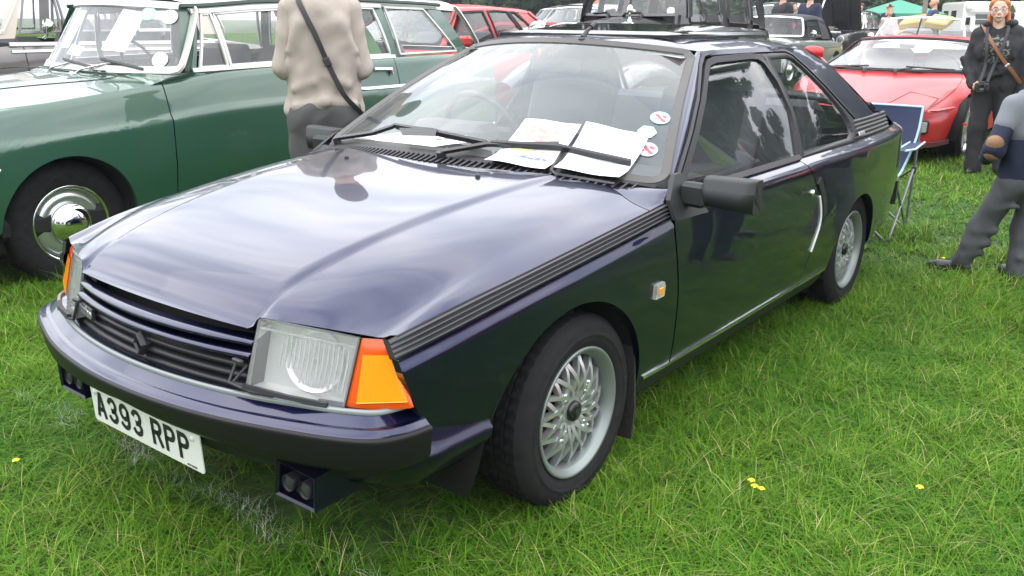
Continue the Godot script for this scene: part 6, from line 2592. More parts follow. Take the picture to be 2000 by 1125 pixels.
func roadster(called: String, label: String, pos: Vector3, m: Material, hood: bool) -> Node3D:
	var C := CarShape.new()
	C.hw = [[0.75, 0.60], [0.6, 0.70], [0.2, 0.755], [-1.2, 0.76], [-2.4, 0.75], [-2.9, 0.68], [-3.1, 0.60]]
	C.yb = [[0.75, 0.34], [0.3, 0.24], [-2.4, 0.24], [-3.1, 0.36]]
	C.ys = [[0.75, 0.66], [0.5, 0.735], [0.1, 0.785], [-0.6, 0.80], [-1.5, 0.79], [-2.3, 0.77], [-3.1, 0.70]]
	C.yc = [[0.75, 0.68], [0.4, 0.77], [-0.2, 0.84], [-0.6, 0.88], [-2.0, 0.82], [-3.1, 0.72]]
	C.arches = [[0.0, 0.28, 0.31], [-2.31, 0.28, 0.31]]
	C.belt = [[-0.5, 0.87], [-1.2, 0.84], [-2.1, 0.82]]
	C.roof = [[-0.7, 1.20], [-1.0, 1.235], [-1.4, 1.245], [-1.8, 1.21], [-2.1, 1.10]]
	C.wr = 0.80
	C.crown = 0.04
	var t := thing(called, label, "car", pos)
	for sx in [1, -1]:
		put(shell_side(C, 0.75, -0.60, sx, 14), "front_wing", m, t)
		put(shell_side(C, -0.605, -1.45, sx, 6), "door", m, t)
		put(shell_side(C, -1.455, -3.1, sx, 14), "rear_wing", m, t)
		round_lamp(t, Vector3(sx * 0.57, 0.63, 0.73), Vector3(0, 0.1, 1), 0.085)
		for z in [0.0, -2.31]:
			plain_wheel(t, Vector3(sx * 0.70, 0.29, z), 0.295, 0.19, 0.14, sx, MT.silver)
		var s := new_st()
		lathe(s, [[-0.05, 0.0], [-0.04, 0.04], [0.0, 0.055], [0.01, 0.0]], aim(Vector3(sx * 0.80, 0.93, -0.75), Vector3(0, 0, 1)), 12)
		tube(s, [Vector3(sx * 0.74, 0.80, -0.78), Vector3(sx * 0.80, 0.92, -0.76)], 0.008, 6)
		put(s, "door_mirror", MT.chrome, t)
		s = new_st()
		var ln := PackedVector3Array()
		for k in 20:
			var z := lerpf(0.55, -2.7, k / 19.0)
			ln.append(Vector3(sx * (side_at(C, 0.68, z) + 0.001), 0.66, z))
		bar(s, ln, 0.014, 0.008, Vector3(sx, 0, 0))
		put(s, "side_moulding", MT.chrome_soft, t)
	put(shell_deck(C, 0.75, -0.52, 16), "bonnet", m, t)
	put(shell_deck(C, -2.05, -3.1, 10), "boot_lid", m, t)
	put(end_cap(C, 0.75, 0.05), "front_panel", MT.chrome_soft, t)
	put(end_cap(C, -3.1, -0.05), "tail_panel", m, t)
	screen_pane(t, C, -0.55, -0.78, 0.20, MT.chrome, MT.clear_glass, 0.035)
	cabin(t, 0.60, 0.32, 0.80, -0.70, -2.0, MT.seat_grey)
	if hood:
		for sx in [1, -1]:
			side_windows(t, C, [[-0.75, -0.92, -1.45, -1.52]], MT.soft_top, MT.clear_glass, sx, 0.02, 0.03, 0.85)
			side_pillars(t, C, [[-1.78, -1.70, 0.5]], MT.soft_top, sx)
		roof_panel(t, C, MT.soft_top, -0.80, -2.05, 0.82, 0.18, -0.05)
		screen_pane(t, C, -2.12, -1.95, -0.05, MT.soft_top, MT.clear_glass, 0.08, "rear_window")
	else:
		var s := new_st()
		tube(s, [screen(C, -0.55, -0.78, 0.2, 0.0, 0.0), screen(C, -0.55, -0.78, 0.2, 0.0, 1.0)], 0.012, 6)
		put(s, "screen_stay", MT.trim, t)
		s = new_st()
		smooth(s, true)
		lathe(s, [[-0.55, 0.0], [-0.55, 0.07], [-0.3, 0.10], [0.3, 0.10], [0.55, 0.07], [0.55, 0.0]], at(0, 0.86, -1.95) * aim(Vector3.ZERO, Vector3.RIGHT), 14)
		put(s, "folded_hood", MT.soft_top, t)
	return t


func open_bonnet_car() -> void:
	var C := CarShape.new()
	C.hw = [[0.85, 0.68], [0.6, 0.78], [0.0, 0.83], [-2.3, 0.83], [-3.2, 0.74]]
	C.yb = [[0.85, 0.36], [0.3, 0.27], [-2.6, 0.27], [-3.2, 0.38]]
	C.ys = [[0.85, 0.82], [0.3, 0.88], [-0.6, 0.92], [-3.2, 0.88]]
	C.yc = [[0.85, 0.86], [-0.6, 0.97], [-3.2, 0.92]]
	C.arches = [[0.0, 0.31, 0.34], [-2.55, 0.31, 0.34]]
	C.belt = [[-0.6, 0.96], [-2.6, 0.97]]
	C.roof = [[-0.9, 1.35], [-1.3, 1.40], [-2.0, 1.41], [-2.6, 1.34]]
	C.wr = 0.80
	var t := thing("saloon_car_open", "black saloon with its bonnet propped wide open behind the grey roadster", "car", Vector3(-6.3, 0.26, -22.6))
	for sx in [1, -1]:
		put(shell_side(C, 0.85, -3.2, sx, 24), "body_side", MT.black_paint, t)
		side_windows(t, C, [[-0.85, -1.05, -1.5, -1.55], [-1.62, -1.6, -2.05, -2.2]], MT.chrome_soft, MT.clear_glass, sx, 0.03)
		side_pillars(t, C, [[-0.72, -0.98, 0.1], [-1.58, -1.56, 0.07], [-2.35, -2.2, 0.25]], MT.black_paint, sx)
		round_lamp(t, Vector3(sx * 0.66, 0.70, 0.86), Vector3(0, 0, 1), 0.09)
		round_lamp(t, Vector3(sx * 0.44, 0.67, 0.88), Vector3(0, 0, 1), 0.075)
		for z in [0.0, -2.55]:
			plain_wheel(t, Vector3(sx * 0.75, 0.31, z), 0.32, 0.19, 0.15, sx, MT.silver)
	put(end_cap(C, 0.85, 0.03), "front_panel", MT.black_paint, t)
	put(end_cap(C, -3.2, -0.04), "tail_panel", MT.black_paint, t)
	put(shell_deck(C, -2.5, -3.2, 6), "boot_lid", MT.black_paint, t)
	var s := new_st()
	rbox(s, at(0, 0.72, 0.1), Vector3(1.4, 0.16, 1.2), 0.03)
	rbox(s, at(0.1, 0.84, 0.1), Vector3(0.5, 0.18, 0.7), 0.06)
	lathe(s, [[0.0, 0.16], [0.09, 0.16], [0.1, 0.0]], at(0.1, 0.93, 0.15), 20)
	put(s, "engine", MT.disc, t)
	s = new_st()
	rbox(s, at(0, 0.88, 0.82), Vector3(1.3, 0.04, 0.06), 0.01)
	rbox(s, at(0, 0.50, 0.95), Vector3(1.55, 0.11, 0.08), 0.03)
	put(s, "bumper", MT.chrome, t)
	# the open lid, hinged at the screen
	var lx := Transform3D(Basis(Vector3.RIGHT, -1.12), Vector3(0, 0.95, -0.5))
	s = new_st()
	rbox(s, lx * at(0, 0.01, 0.62), Vector3(1.5, 0.03, 1.3), 0.012)
	for x in [-0.45, 0.0, 0.45]:
		rbox(s, lx * at(x, -0.02, 0.62), Vector3(0.06, 0.04, 1.1), 0.01)
	var lid := put(s, "bonnet_lid", MT.black_paint, t)
	s = new_st()
	rbox(s, lx * at(0, 0.0, 1.275), Vector3(1.46, 0.045, 0.03), 0.01)
	put(s, "lid_edge", MT.chrome_soft, lid)
	s = new_st()
	tube(s, [Vector3(-0.1, 0.88, 0.75), lx * Vector3(-0.05, -0.02, 1.15)], 0.022, 8)
	put(s, "prop_rod", MT.paper, lid)
	screen_pane(t, C, -0.65, -1.0, 0.15, MT.chrome_soft, MT.clear_glass, 0.03)
	roof_panel(t, C, MT.black_paint, -1.0, -2.45, 0.9, 0.13, -0.05)
	screen_pane(t, C, -2.6, -2.4, -0.1, MT.trim, MT.clear_glass, 0.03, "rear_window")
	cabin(t, 0.68, 0.4, 0.92, -0.7, -2.5, MT.seat_grey, true, [-0.6, -1.3])


func far_car(called: String, label: String, pos: Vector3, turn: float, m: Material, scale_y: float) -> void:
	var C := CarShape.new()
	C.hw = [[0.75, 0.66], [0.5, 0.76], [-2.4, 0.78], [-3.1, 0.70]]
	C.yb = [[0.75, 0.3], [-2.5, 0.24], [-3.1, 0.34]]
	C.ys = [[0.75, 0.74], [0.0, 0.86], [-0.6, 0.92], [-3.1, 0.90]]
	C.yc = [[0.75, 0.78], [0.0, 0.92], [-0.6, 0.97], [-3.1, 0.94]]
	C.arches = [[0.0, 0.28, 0.31], [-2.4, 0.28, 0.31]]
	C.belt = [[-0.6, 0.96], [-2.6, 0.97]]
	C.roof = [[-0.9, 1.33], [-1.3, 1.38], [-2.0, 1.385], [-2.5, 1.32]]
	C.wr = 0.80
	for a in [C.yb, C.ys, C.yc, C.belt, C.roof]:
		for q in a:
			q[1] *= scale_y
	var t := thing(called, label, "car", pos, turn)
	for sx in [1, -1]:
		put(shell_side(C, 0.75, -3.1, sx, 18, 10), "body_side", m, t)
		side_windows(t, C, [[-0.80, -1.02, -1.45, -1.5], [-1.58, -1.55, -2.0, -2.15]], MT.chrome_soft, MT.tint_glass, sx, 0.03)
		side_pillars(t, C, [[-0.70, -0.98, 0.1], [-1.54, -1.5, 0.07], [-2.35, -2.15, 0.3]], m, sx)
		round_lamp(t, Vector3(sx * 0.58, 0.64, 0.76), Vector3(0, 0, 1), 0.085)
		for z in [0.0, -2.4]:
			plain_wheel(t, Vector3(sx * 0.71, 0.29, z), 0.295, 0.18, 0.14, sx, MT.silver)
	put(shell_deck(C, 0.75, -0.6, 10), "bonnet", m, t)
	put(shell_deck(C, -2.5, -3.1, 5), "boot_lid", m, t)
	put(end_cap(C, 0.75, 0.03), "front_panel", m, t)
	put(end_cap(C, -3.1, -0.04), "tail_panel", m, t)
	screen_pane(t, C, -0.64, -1.0, 0.15, MT.chrome_soft, MT.front_glass, 0.03)
	screen_pane(t, C, -2.58, -2.3, -0.1, MT.chrome_soft, MT.front_glass, 0.03, "rear_window")
	roof_panel(t, C, m, -1.0, -2.33, 0.9, 0.13, -0.05)
	var s := new_st()
	bar(s, [Vector3(-0.74, 0.45, 0.6), Vector3(-0.6, 0.45, 0.84), Vector3(0, 0.45, 0.9), Vector3(0.6, 0.45, 0.84), Vector3(0.74, 0.45, 0.6)], 0.11, 0.03, Vector3(0, 0, 1))
	put(s, "bumper", MT.chrome, t)
	cabin(t, 0.62, 0.4, 0.9, -0.7, -2.5, MT.seat_grey, true, [-0.6, -1.3])


func yellow_car() -> void:
	var t := thing("yellow_car", "dull yellow car with bonnet lids raised round the bald man", "car", Vector3(-3.35, 0.25, -20.6))
	var C := CarShape.new()
	C.hw = [[0.7, 0.6], [0.3, 0.74], [-2.4, 0.76], [-3.0, 0.68]]
	C.yb = [[0.7, 0.3], [-3.0, 0.3]]
	C.ys = [[0.7, 0.66], [0.0, 0.78], [-3.0, 0.80]]
	C.yc = [[0.7, 0.70], [0.0, 0.84], [-3.0, 0.85]]
	C.arches = [[0.0, 0.28, 0.31], [-2.3, 0.28, 0.31]]
	for sx in [1, -1]:
		put(shell_side(C, 0.7, -3.0, sx, 18, 10), "body_side", MT.yellow_paint, t)
		for z in [0.0, -2.3]:
			plain_wheel(t, Vector3(sx * 0.69, 0.29, z), 0.295, 0.18, 0.14, sx, MT.silver)
		var s := new_st()
		var lx := Transform3D(Basis(Vector3.FORWARD, sx * 0.15), Vector3(sx * 0.28, 1.16, 0.1))
		rbox(s, lx * Transform3D(Basis(Vector3.RIGHT, 0.25), Vector3.ZERO), Vector3(0.46, 0.16, 0.7), 0.03)
		put(s, "bonnet_lid", MT.yellow_paint, t)
		s = new_st()
		tube(s, [Vector3(sx * 0.4, 0.75, 0.1), Vector3(sx * 0.35, 1.12, 0.1)], 0.02, 6)
		put(s, "lid_stay", MT.trim, t)
	put(shell_deck(C, 0.7, -3.0, 14), "deck", MT.yellow_paint, t)
	put(end_cap(C, 0.7, 0.03), "front_panel", MT.yellow_paint, t)
	put(end_cap(C, -3.0, -0.03), "tail_panel", MT.yellow_paint, t)


# ---------------------------------------------------------------- field
func ground_y(x: float, z: float) -> float:
	return 0.25 * smoothstep(-4.0, -18.0, z) + 0.03 * clampf(-x - 4.2, 0.0, 6.0)


func build_ground() -> void:
	var m := mat("turf", 0.065, 0.13, 0.018, 0.95)
	m.albedo_texture = noise_tex(3, 0.02, 5, Color(0.55, 0.6, 0.5), Color(1.0, 1.0, 1.0), 1024)
	m.uv1_triplanar = true
	m.uv1_world_triplanar = true
	m.uv1_scale = Vector3.ONE * 0.25
	m.detail_enabled = true
	m.detail_blend_mode = BaseMaterial3D.BLEND_MODE_MUL
	m.detail_albedo = noise_tex(5, 0.12, 4, Color(0.5, 0.52, 0.45), Color(1.15, 1.15, 1.1), 512)
	var s := new_st()
	smooth(s, true)
	var xs := []
	var zs := []
	for k in 41:
		var q := (k - 20) / 20.0
		xs.append(signf(q) * pow(absf(q), 2.2) * 300.0)
	for k in 41:
		zs.append(60.0 - 360.0 * pow(k / 40.0, 0.9) if k == 0 else 0.0)
	zs = [60.0, 30.0, 10.0, 4.0, 2.0, 0.0, -2.0]
	for k in range(1, 29):
		zs.append(-2.0 - k * 0.8)
	zs += [-30.0, -40.0, -60.0, -100.0, -160.0, -300.0]
	var xx := [-300.0, -150.0, -80.0, -50.0, -30.0, -20.0]
	for k in range(-14, 15):
		xx.append(float(k))
	xx += [20.0, 30.0, 50.0, 80.0, 150.0, 300.0]
	var rows := []
	for z in zs:
		var row := PackedVector3Array()
		for x in xx:
			row.append(Vector3(x, ground_y(x, z), z))
		rows.append(row)
	grid(s, rows)
	var g := put(s, "ground", m)
	tag(g, "level grass field", "ground", "", "structure")


func tuft(n: int, rad: float, h: float, wd: float, lean: float, r: RandomNumberGenerator, segs := 3, dry := 0.06) -> ArrayMesh:
	var v := PackedVector3Array()
	var c := PackedColorArray()
	var nn := PackedVector3Array()
	var ix := PackedInt32Array()
	for k in n:
		var a := r.randf() * TAU
		var q := sqrt(r.randf()) * rad
		var p := Vector3(cos(a) * q, -0.01, sin(a) * q)
		var d := r.randf() * TAU
		var dir := Vector3(cos(d), 0, sin(d))
		var side := Vector3(-dir.z, 0, dir.x)
		var hh := h * r.randf_range(0.45, 1.15)
		var l := lean * r.randf_range(0.2, 1.55)
		var w := wd * r.randf_range(0.6, 1.2)
		var f := r.randf()
		var col := Color(0.118, 0.252, 0.020).lerp(Color(0.062, 0.175, 0.016), r.randf())
		if f < dry:
			col = Color(0.42, 0.38, 0.17)
		elif f < dry + 0.16:
			col = Color(0.19, 0.30, 0.032)
		var b := v.size()
		for j in segs + 1:
			var t := float(j) / segs
			var cpos := p + dir * l * hh * t * t + Vector3(0, hh * (t - 0.30 * l * t * t), 0)
			var ww := w * (1.0 - t * t * 0.92) * 0.5
			var tang := (dir * l * 2.0 * t + Vector3.UP * (1.0 - 0.6 * l * t)).normalized()
			var nrm := side.cross(tang)
			nrm = (nrm if nrm.y > 0 else -nrm) + Vector3.UP * 0.35
			v.append(cpos - side * ww)
			v.append(cpos + side * ww)
			nn.append((nrm - side * 0.25).normalized())
			nn.append((nrm + side * 0.25).normalized())
			c.append(col)
			c.append(col)
		for j in segs:
			var o := b + j * 2
			for tq in [[o, o + 1, o + 3], [o, o + 3, o + 2]]:
				# front faces (clockwise) on the upper side of the blade
				if (v[tq[2]] - v[tq[0]]).cross(v[tq[1]] - v[tq[0]]).dot(nn[tq[0]]) < 0.0:
					ix.append_array([tq[0], tq[2], tq[1]])
				else:
					ix.append_array(tq)
	var arr := []
	arr.resize(Mesh.ARRAY_MAX)
	arr[Mesh.ARRAY_VERTEX] = v
	arr[Mesh.ARRAY_NORMAL] = nn
	arr[Mesh.ARRAY_COLOR] = c
	arr[Mesh.ARRAY_INDEX] = ix
	var me := ArrayMesh.new()
	me.add_surface_from_arrays(Mesh.PRIMITIVE_TRIANGLES, arr)
	return me


func scatter(called: String, me: Mesh, m: Material, tr: Array, cols: Array, label: String, cat: String) -> void:
	var mm := MultiMesh.new()
	mm.transform_format = MultiMesh.TRANSFORM_3D
	mm.use_colors = true
	mm.mesh = me
	mm.instance_count = tr.size()
	for i in tr.size():
		mm.set_instance_transform(i, tr[i])
		mm.set_instance_color(i, cols[i])
	var o := MultiMeshInstance3D.new()
	o.multimesh = mm
	o.material_override = m
	o.name = numbered(called)
	add_child(o)
	tag(o, label, cat, "", "stuff")


func in_view(x: float, z: float, pad: float) -> bool:
	# the wedge of field that the picture and a step to its side can see
	var dx := x - 2.0668
	var dz := z - 1.9772
	var along := -dx * 0.607 - dz * 0.794
	var across := dx * 0.794 - dz * 0.607
	return along > -pad and absf(across) < along * 0.62 + pad


func build_grass() -> void:
	var m := mat("grass_blade", 1, 1, 1, 0.6)
	m.vertex_color_use_as_albedo = true
	m.backlight_enabled = true
	m.backlight = Color(0.7, 0.7, 0.7)
	m.metallic_specular = 0.2
	var r := RandomNumberGenerator.new()
	r.seed = 99
	var patch := FastNoiseLite.new()
	patch.seed = 5
	patch.frequency = 0.55
	patch.fractal_octaves = 4
	var fine := FastNoiseLite.new()
	fine.seed = 15
	fine.frequency = 2.6
	var kinds := []
	for k in 5:
		kinds.append(tuft(46, 0.085, 0.088 + 0.012 * (k % 3), 0.0032, 1.05 + 0.16 * k, r, 4, 0.05))
	var mid := []
	for k in 3:
		mid.append(tuft(44, 0.17, 0.085, 0.0065, 0.9, r, 3, 0.06))
	var far := []
	for k in 2:
		far.append(tuft(60, 0.55, 0.10, 0.02, 0.8, r, 2, 0.05))
	var tr := []
	var cl := []
	for k in 11:
		tr.append([])
		cl.append([])
	var lay := func(x0: float, x1: float, z0: float, z1: float, step: float, near: float, to: float, base: int, nk: int, pad: float) -> void:
		var nx := int((x1 - x0) / step)
		var nz := int((z1 - z0) / step)
		for i in nx:
			for j in nz:
				var x := x0 + (i + r.randf()) * step
				var z := z0 + (j + r.randf()) * step
				var d := Vector2(x - 2.0668, z - 1.9772).length()
				var pick := r.randf()
				var g := r.randf()
				var yaw := r.randf() * TAU
				if d < near or d > to or not in_view(x, z, pad):
					continue
				if absf(x) < 0.62 and z < 0.62 and z > -3.2:
					if pick > 0.25:
						continue
				if x < -2.6 and x > -3.9 and z < 0.4 and z > -3.6 and pick > 0.2:
					continue
				var n := patch.get_noise_2d(x, z)
				var f := fine.get_noise_2d(x, z)
				var h := 0.72 + 0.5 * n + 0.45 * f + 0.2 * g
				h = clampf(h, 0.38, 1.5)
				var b := Basis(Vector3.UP, yaw).scaled(Vector3(1.0, h, 1.0) * (0.9 + 0.2 * g))
				var k := base + int(pick * 997.0) % nk
				tr[k].append(Transform3D(b, Vector3(x, ground_y(x, z), z)))
				var yl := clampf(0.5 + 0.9 * n + 0.5 * f, 0.0, 1.0)
				var c := Color(0.60, 0.74, 0.66).lerp(Color(1.22, 1.10, 1.15), yl)
				var v := 0.85 + 0.3 * g
				var lz := absf(z - 0.655 - 0.015 * sin(x * 5.0))
				if base == 0 and lz < 0.05 and x > -1.25 and x < 2.6 and fine.get_noise_2d(x * 1.3, 7.0 + z * 4.0) > -0.30 + 6.0 * lz:
					tr[k].pop_back()
					tr[10].append(Transform3D(Basis(Vector3.UP, yaw).scaled(Vector3(0.5, 0.9 * h, 0.5)), Vector3(x, 0.0, z)))
					cl[10].append(Color(1, 1, 1) * (0.85 + 0.3 * g))
					continue
				cl[k].append(Color(c.r * v, c.g * v, c.b * v))
	lay.call(-4.5, 4.2, -5.0, 2.4, 0.062, 0.0, 5.4, 0, 5, 0.9)
	lay.call(-11.0, 5.0, -13.0, 2.0, 0.13, 5.1, 13.5, 5, 3, 1.5)
	lay.call(-45.0, 12.0, -60.0, -6.0, 0.55, 12.8, 60.0, 8, 2, 3.0)
	for k in 10:
		var me: Mesh = kinds[k] if k < 5 else (mid[k - 5] if k < 8 else far[k - 8])
		scatter("grass", me, m, tr[k], cl[k], "short tousled green grass of the show field", "grass")
	# taller clumps beside wheels and at random
	var tall := tuft(90, 0.09, 0.17, 0.004, 0.8, r, 4, 0.12)
	var ta := []
	var tc := []
	for q in [[0.62, -4.0, 1.1], [0.72, -4.15, 1.2], [0.55, -4.2, 0.9], [0.93, 0.0, 0.55], [0.9, -0.2, 0.6], [0.88, 0.15, 0.5], [0.86, -2.5, 0.7], [-2.35, -0.1, 1.0], [-2.38, 0.1, 0.9], [-2.3, 0.3, 0.8], [-1.9, 0.3, 0.7]]:
		ta.append(Transform3D(Basis(Vector3.UP, r.randf() * TAU).scaled(Vector3.ONE * q[2]), Vector3(q[0], 0, q[1])))
		tc.append(Color(0.85, 0.95, 0.9))
	for k in 420:
		var x := r.randf_range(-2.2, 3.0)
		var z := r.randf_range(-5.0, 1.4)
		var g := r.randf_range(0.35, 0.75)
		var yaw := r.randf() * TAU
		if absf(x) < 0.8 and z < 0.6 and z > -3.3 or not in_view(x, z, 0.5):
			continue
		ta.append(Transform3D(Basis(Vector3.UP, yaw).scaled(Vector3.ONE * g), Vector3(x, 0, z)))
		tc.append(Color(1, 1.0, 1.0) * r.randf_range(0.85, 1.25))
	scatter("tall_grass", tall, m, ta, tc, "taller rough clumps standing in the grass", "grass")
	# the chalk line along the noses of the cars: whitened tufts of the same grass
	var arr := tuft(40, 0.085, 0.085, 0.0030, 1.1, r, 3, 0.0).surface_get_arrays(0)
	var white := PackedColorArray()
	for k in arr[Mesh.ARRAY_VERTEX].size():
		var q := fmod(float(k / 8) * 0.618, 1.0)
		white.append(Color(0.62, 0.65, 0.60).lerp(Color(0.12, 0.24, 0.03), smoothstep(0.3, 0.75, q)))
	arr[Mesh.ARRAY_COLOR] = white
	var cm := ArrayMesh.new()
	cm.add_surface_from_arrays(Mesh.PRIMITIVE_TRIANGLES, arr)
	scatter("chalk_line", cm, m, tr[10], cl[10], "broken white chalk line across the grass before the cars", "line")
	# buttercups
	var bl := ["yellow buttercup pair in the grass right of the front wheel", "small yellow buttercup in the grass farther right of the front wheel", "yellow buttercup at the left edge by the chalk line", "tiny yellow buttercup beside the walking child's shoe", "yellow buttercup in the grass near the camp chair's foot"]
	var bp := [Vector3(1.215, 0.075, -0.32), Vector3(1.615, 0.07, -0.60), Vector3(-0.62, 0.06, 0.95), Vector3(1.02, 0.06, -3.55), Vector3(1.02, 0.06, -4.0)]
	for k in 5:
		var t := thing("buttercup", bl[k], "flower", Vector3(bp[k].x, 0, bp[k].z), 0.0, "buttercups in the grass")
		for e in (3 if k == 0 else 1):
			var s := new_st()
			var top := Vector3(0.016 * e - 0.01, bp[k].y - 0.008 * e, 0.012 * (e % 2))
			tube(s, [Vector3(0, 0, 0), top * 0.6 + Vector3(0.004, 0, 0), top], 0.0012, 5)
			put(s, "stem", MT.green_cloth, t)
			for p in 5:
				s = new_st()
				var b := Basis(Vector3.UP, TAU * p / 5.0) * Basis(Vector3.FORWARD, 0.5)
				slab(s, circle2(0.0065, 0, 0.0065, 0.0055, 8), Transform3D(b * Basis(Vector3.RIGHT, -PI / 2), top), 0.0008)
				put(s, "petal", MT.petal, t)


# ---------------------------------------------------------------- people
# Smoothly joined tapered capsules [a, b, ra, rb], meshed as surface nets. Returns a mesh.
func flesh(bones: Array, cell: float, k: float, crease := 0.0) -> ArrayMesh:
	var lo := Vector3(1e9, 1e9, 1e9)
	var hi := -lo
	for b in bones:
		var r: float = maxf(b[2], b[3]) + 3.0 * k + cell * 2.0
		for p in [b[0], b[1]]:
			lo = lo.min(p - Vector3.ONE * r)
			hi = hi.max(p + Vector3.ONE * r)
	var nx := int((hi.x - lo.x) / cell) + 2
	var ny := int((hi.y - lo.y) / cell) + 2
	var nz := int((hi.z - lo.z) / cell) + 2
	var f := PackedFloat32Array()
	f.resize(nx * ny * nz)
	var ik := 1.0 / k
	for b in bones:
		var a: Vector3 = b[0]
		var ab: Vector3 = b[1] - a
		var l2 := maxf(ab.length_squared(), 1e-9)
		var ra: float = b[2]
		var dr: float = b[3] - ra
		var reach := maxf(ra, b[3]) + 3.0 * k + cell
		var mn: Vector3 = (a.min(b[1]) - Vector3.ONE * reach - lo) / cell
		var mx: Vector3 = (a.max(b[1]) + Vector3.ONE * reach - lo) / cell
		for iz in range(maxi(0, int(mn.z)), mini(nz, int(mx.z) + 1)):
			for iy in range(maxi(0, int(mn.y)), mini(ny, int(mx.y) + 1)):
				var o := (iz * ny + iy) * nx
				for ix in range(maxi(0, int(mn.x)), mini(nx, int(mx.x) + 1)):
					var q := lo + Vector3(ix, iy, iz) * cell - a
					var t := clampf(q.dot(ab) / l2, 0.0, 1.0)
					var d := (q - ab * t).length() - ra - dr * t
					if d < 3.0 * k:
						f[o + ix] += exp(-maxf(d, -6.0 * k) * ik)
	var verts := PackedVector3Array()
	var where := PackedInt32Array()
	where.resize(nx * ny * nz)
	where.fill(-1)
	var sy := nx
	var sz := nx * ny
	var corner := [0, 1, sy, sy + 1, sz, sz + 1, sz + sy, sz + sy + 1]
	var cp := [Vector3(0, 0, 0), Vector3(1, 0, 0), Vector3(0, 1, 0), Vector3(1, 1, 0), Vector3(0, 0, 1), Vector3(1, 0, 1), Vector3(0, 1, 1), Vector3(1, 1, 1)]
	var edges := [[0, 1], [2, 3], [4, 5], [6, 7], [0, 2], [1, 3], [4, 6], [5, 7], [0, 4], [1, 5], [2, 6], [3, 7]]
	var cells := PackedInt32Array()
	for iz in nz - 1:
		for iy in ny - 1:
			var o := (iz * ny + iy) * nx
			for ix in nx - 1:
				var i := o + ix
				var n := 0
				for c in corner:
					if f[i + c] >= 1.0:
						n += 1
				if n == 0 or n == 8:
					continue
				var sum := Vector3.ZERO
				var cnt := 0
				for e in edges:
					var v0: float = f[i + corner[e[0]]]
					var v1: float = f[i + corner[e[1]]]
					if (v0 >= 1.0) != (v1 >= 1.0):
						var l0 := log(maxf(v0, 0.05))
						var l1 := log(maxf(v1, 0.05))
						var tt := clampf(l0 / (l0 - l1), 0.0, 1.0)
						sum += cp[e[0]].lerp(cp[e[1]], tt)
						cnt += 1
				where[i] = verts.size()
				cells.append(i)
				verts.append(lo + (Vector3(ix, iy, iz) + sum / cnt) * cell)
	var idx := PackedInt32Array()
	for i in cells:
		# the three edges that leave this cell's first corner
		for e in [[1, sy, sz], [sy, sz, 1], [sz, 1, sy]]:
			var v0 := f[i] >= 1.0
			var v1: bool = f[i + e[0]] >= 1.0
			if v0 == v1:
				continue
			var a := where[i]
			var b: int = where[i - e[1]]
			var c: int = where[i - e[1] - e[2]]
			var d: int = where[i - e[2]]
			if b < 0 or c < 0 or d < 0:
				continue
			if v0:
				idx.append_array([a, c, b, a, d, c])
			else:
				idx.append_array([a, b, c, a, c, d])
	var nrm := PackedVector3Array()
	nrm.resize(verts.size())
	for j in range(0, idx.size(), 3):
		var n := (verts[idx[j + 2]] - verts[idx[j]]).cross(verts[idx[j + 1]] - verts[idx[j]])
		nrm[idx[j]] += n
		nrm[idx[j + 1]] += n
		nrm[idx[j + 2]] += n
	for j in nrm.size():
		nrm[j] = nrm[j].normalized()
	if crease > 0.0:      # folds of cloth: ridged noise pushes the surface in and out
		var cn := FastNoiseLite.new()
		cn.seed = int(bones.size()) * 7 + 3
		cn.frequency = 5.0
		cn.fractal_octaves = 2
		cn.fractal_gain = 0.35
		for j in verts.size():
			var p := verts[j]
			verts[j] = p + nrm[j] * crease * cn.get_noise_3d(p.x * 1.6 + p.y * 0.9, p.y * 0.8 - p.x * 0.5, p.z * 1.6 - p.y * 0.5)
		nrm.fill(Vector3.ZERO)
		for j in range(0, idx.size(), 3):
			var n := (verts[idx[j + 2]] - verts[idx[j]]).cross(verts[idx[j + 1]] - verts[idx[j]])
			nrm[idx[j]] += n
			nrm[idx[j + 1]] += n
			nrm[idx[j + 2]] += n
		for j in nrm.size():
			nrm[j] = nrm[j].normalized()
	var arr := []
	arr.resize(Mesh.ARRAY_MAX)
	arr[Mesh.ARRAY_VERTEX] = verts
	arr[Mesh.ARRAY_NORMAL] = nrm
	arr[Mesh.ARRAY_INDEX] = idx
	var me := ArrayMesh.new()
	me.add_surface_from_arrays(Mesh.PRIMITIVE_TRIANGLES, arr)
	return me


func joined(meshes: Array) -> ArrayMesh:
	var s := new_st()
	for m in meshes:
		s.append_from(m, 0, Transform3D())
	return s.commit()


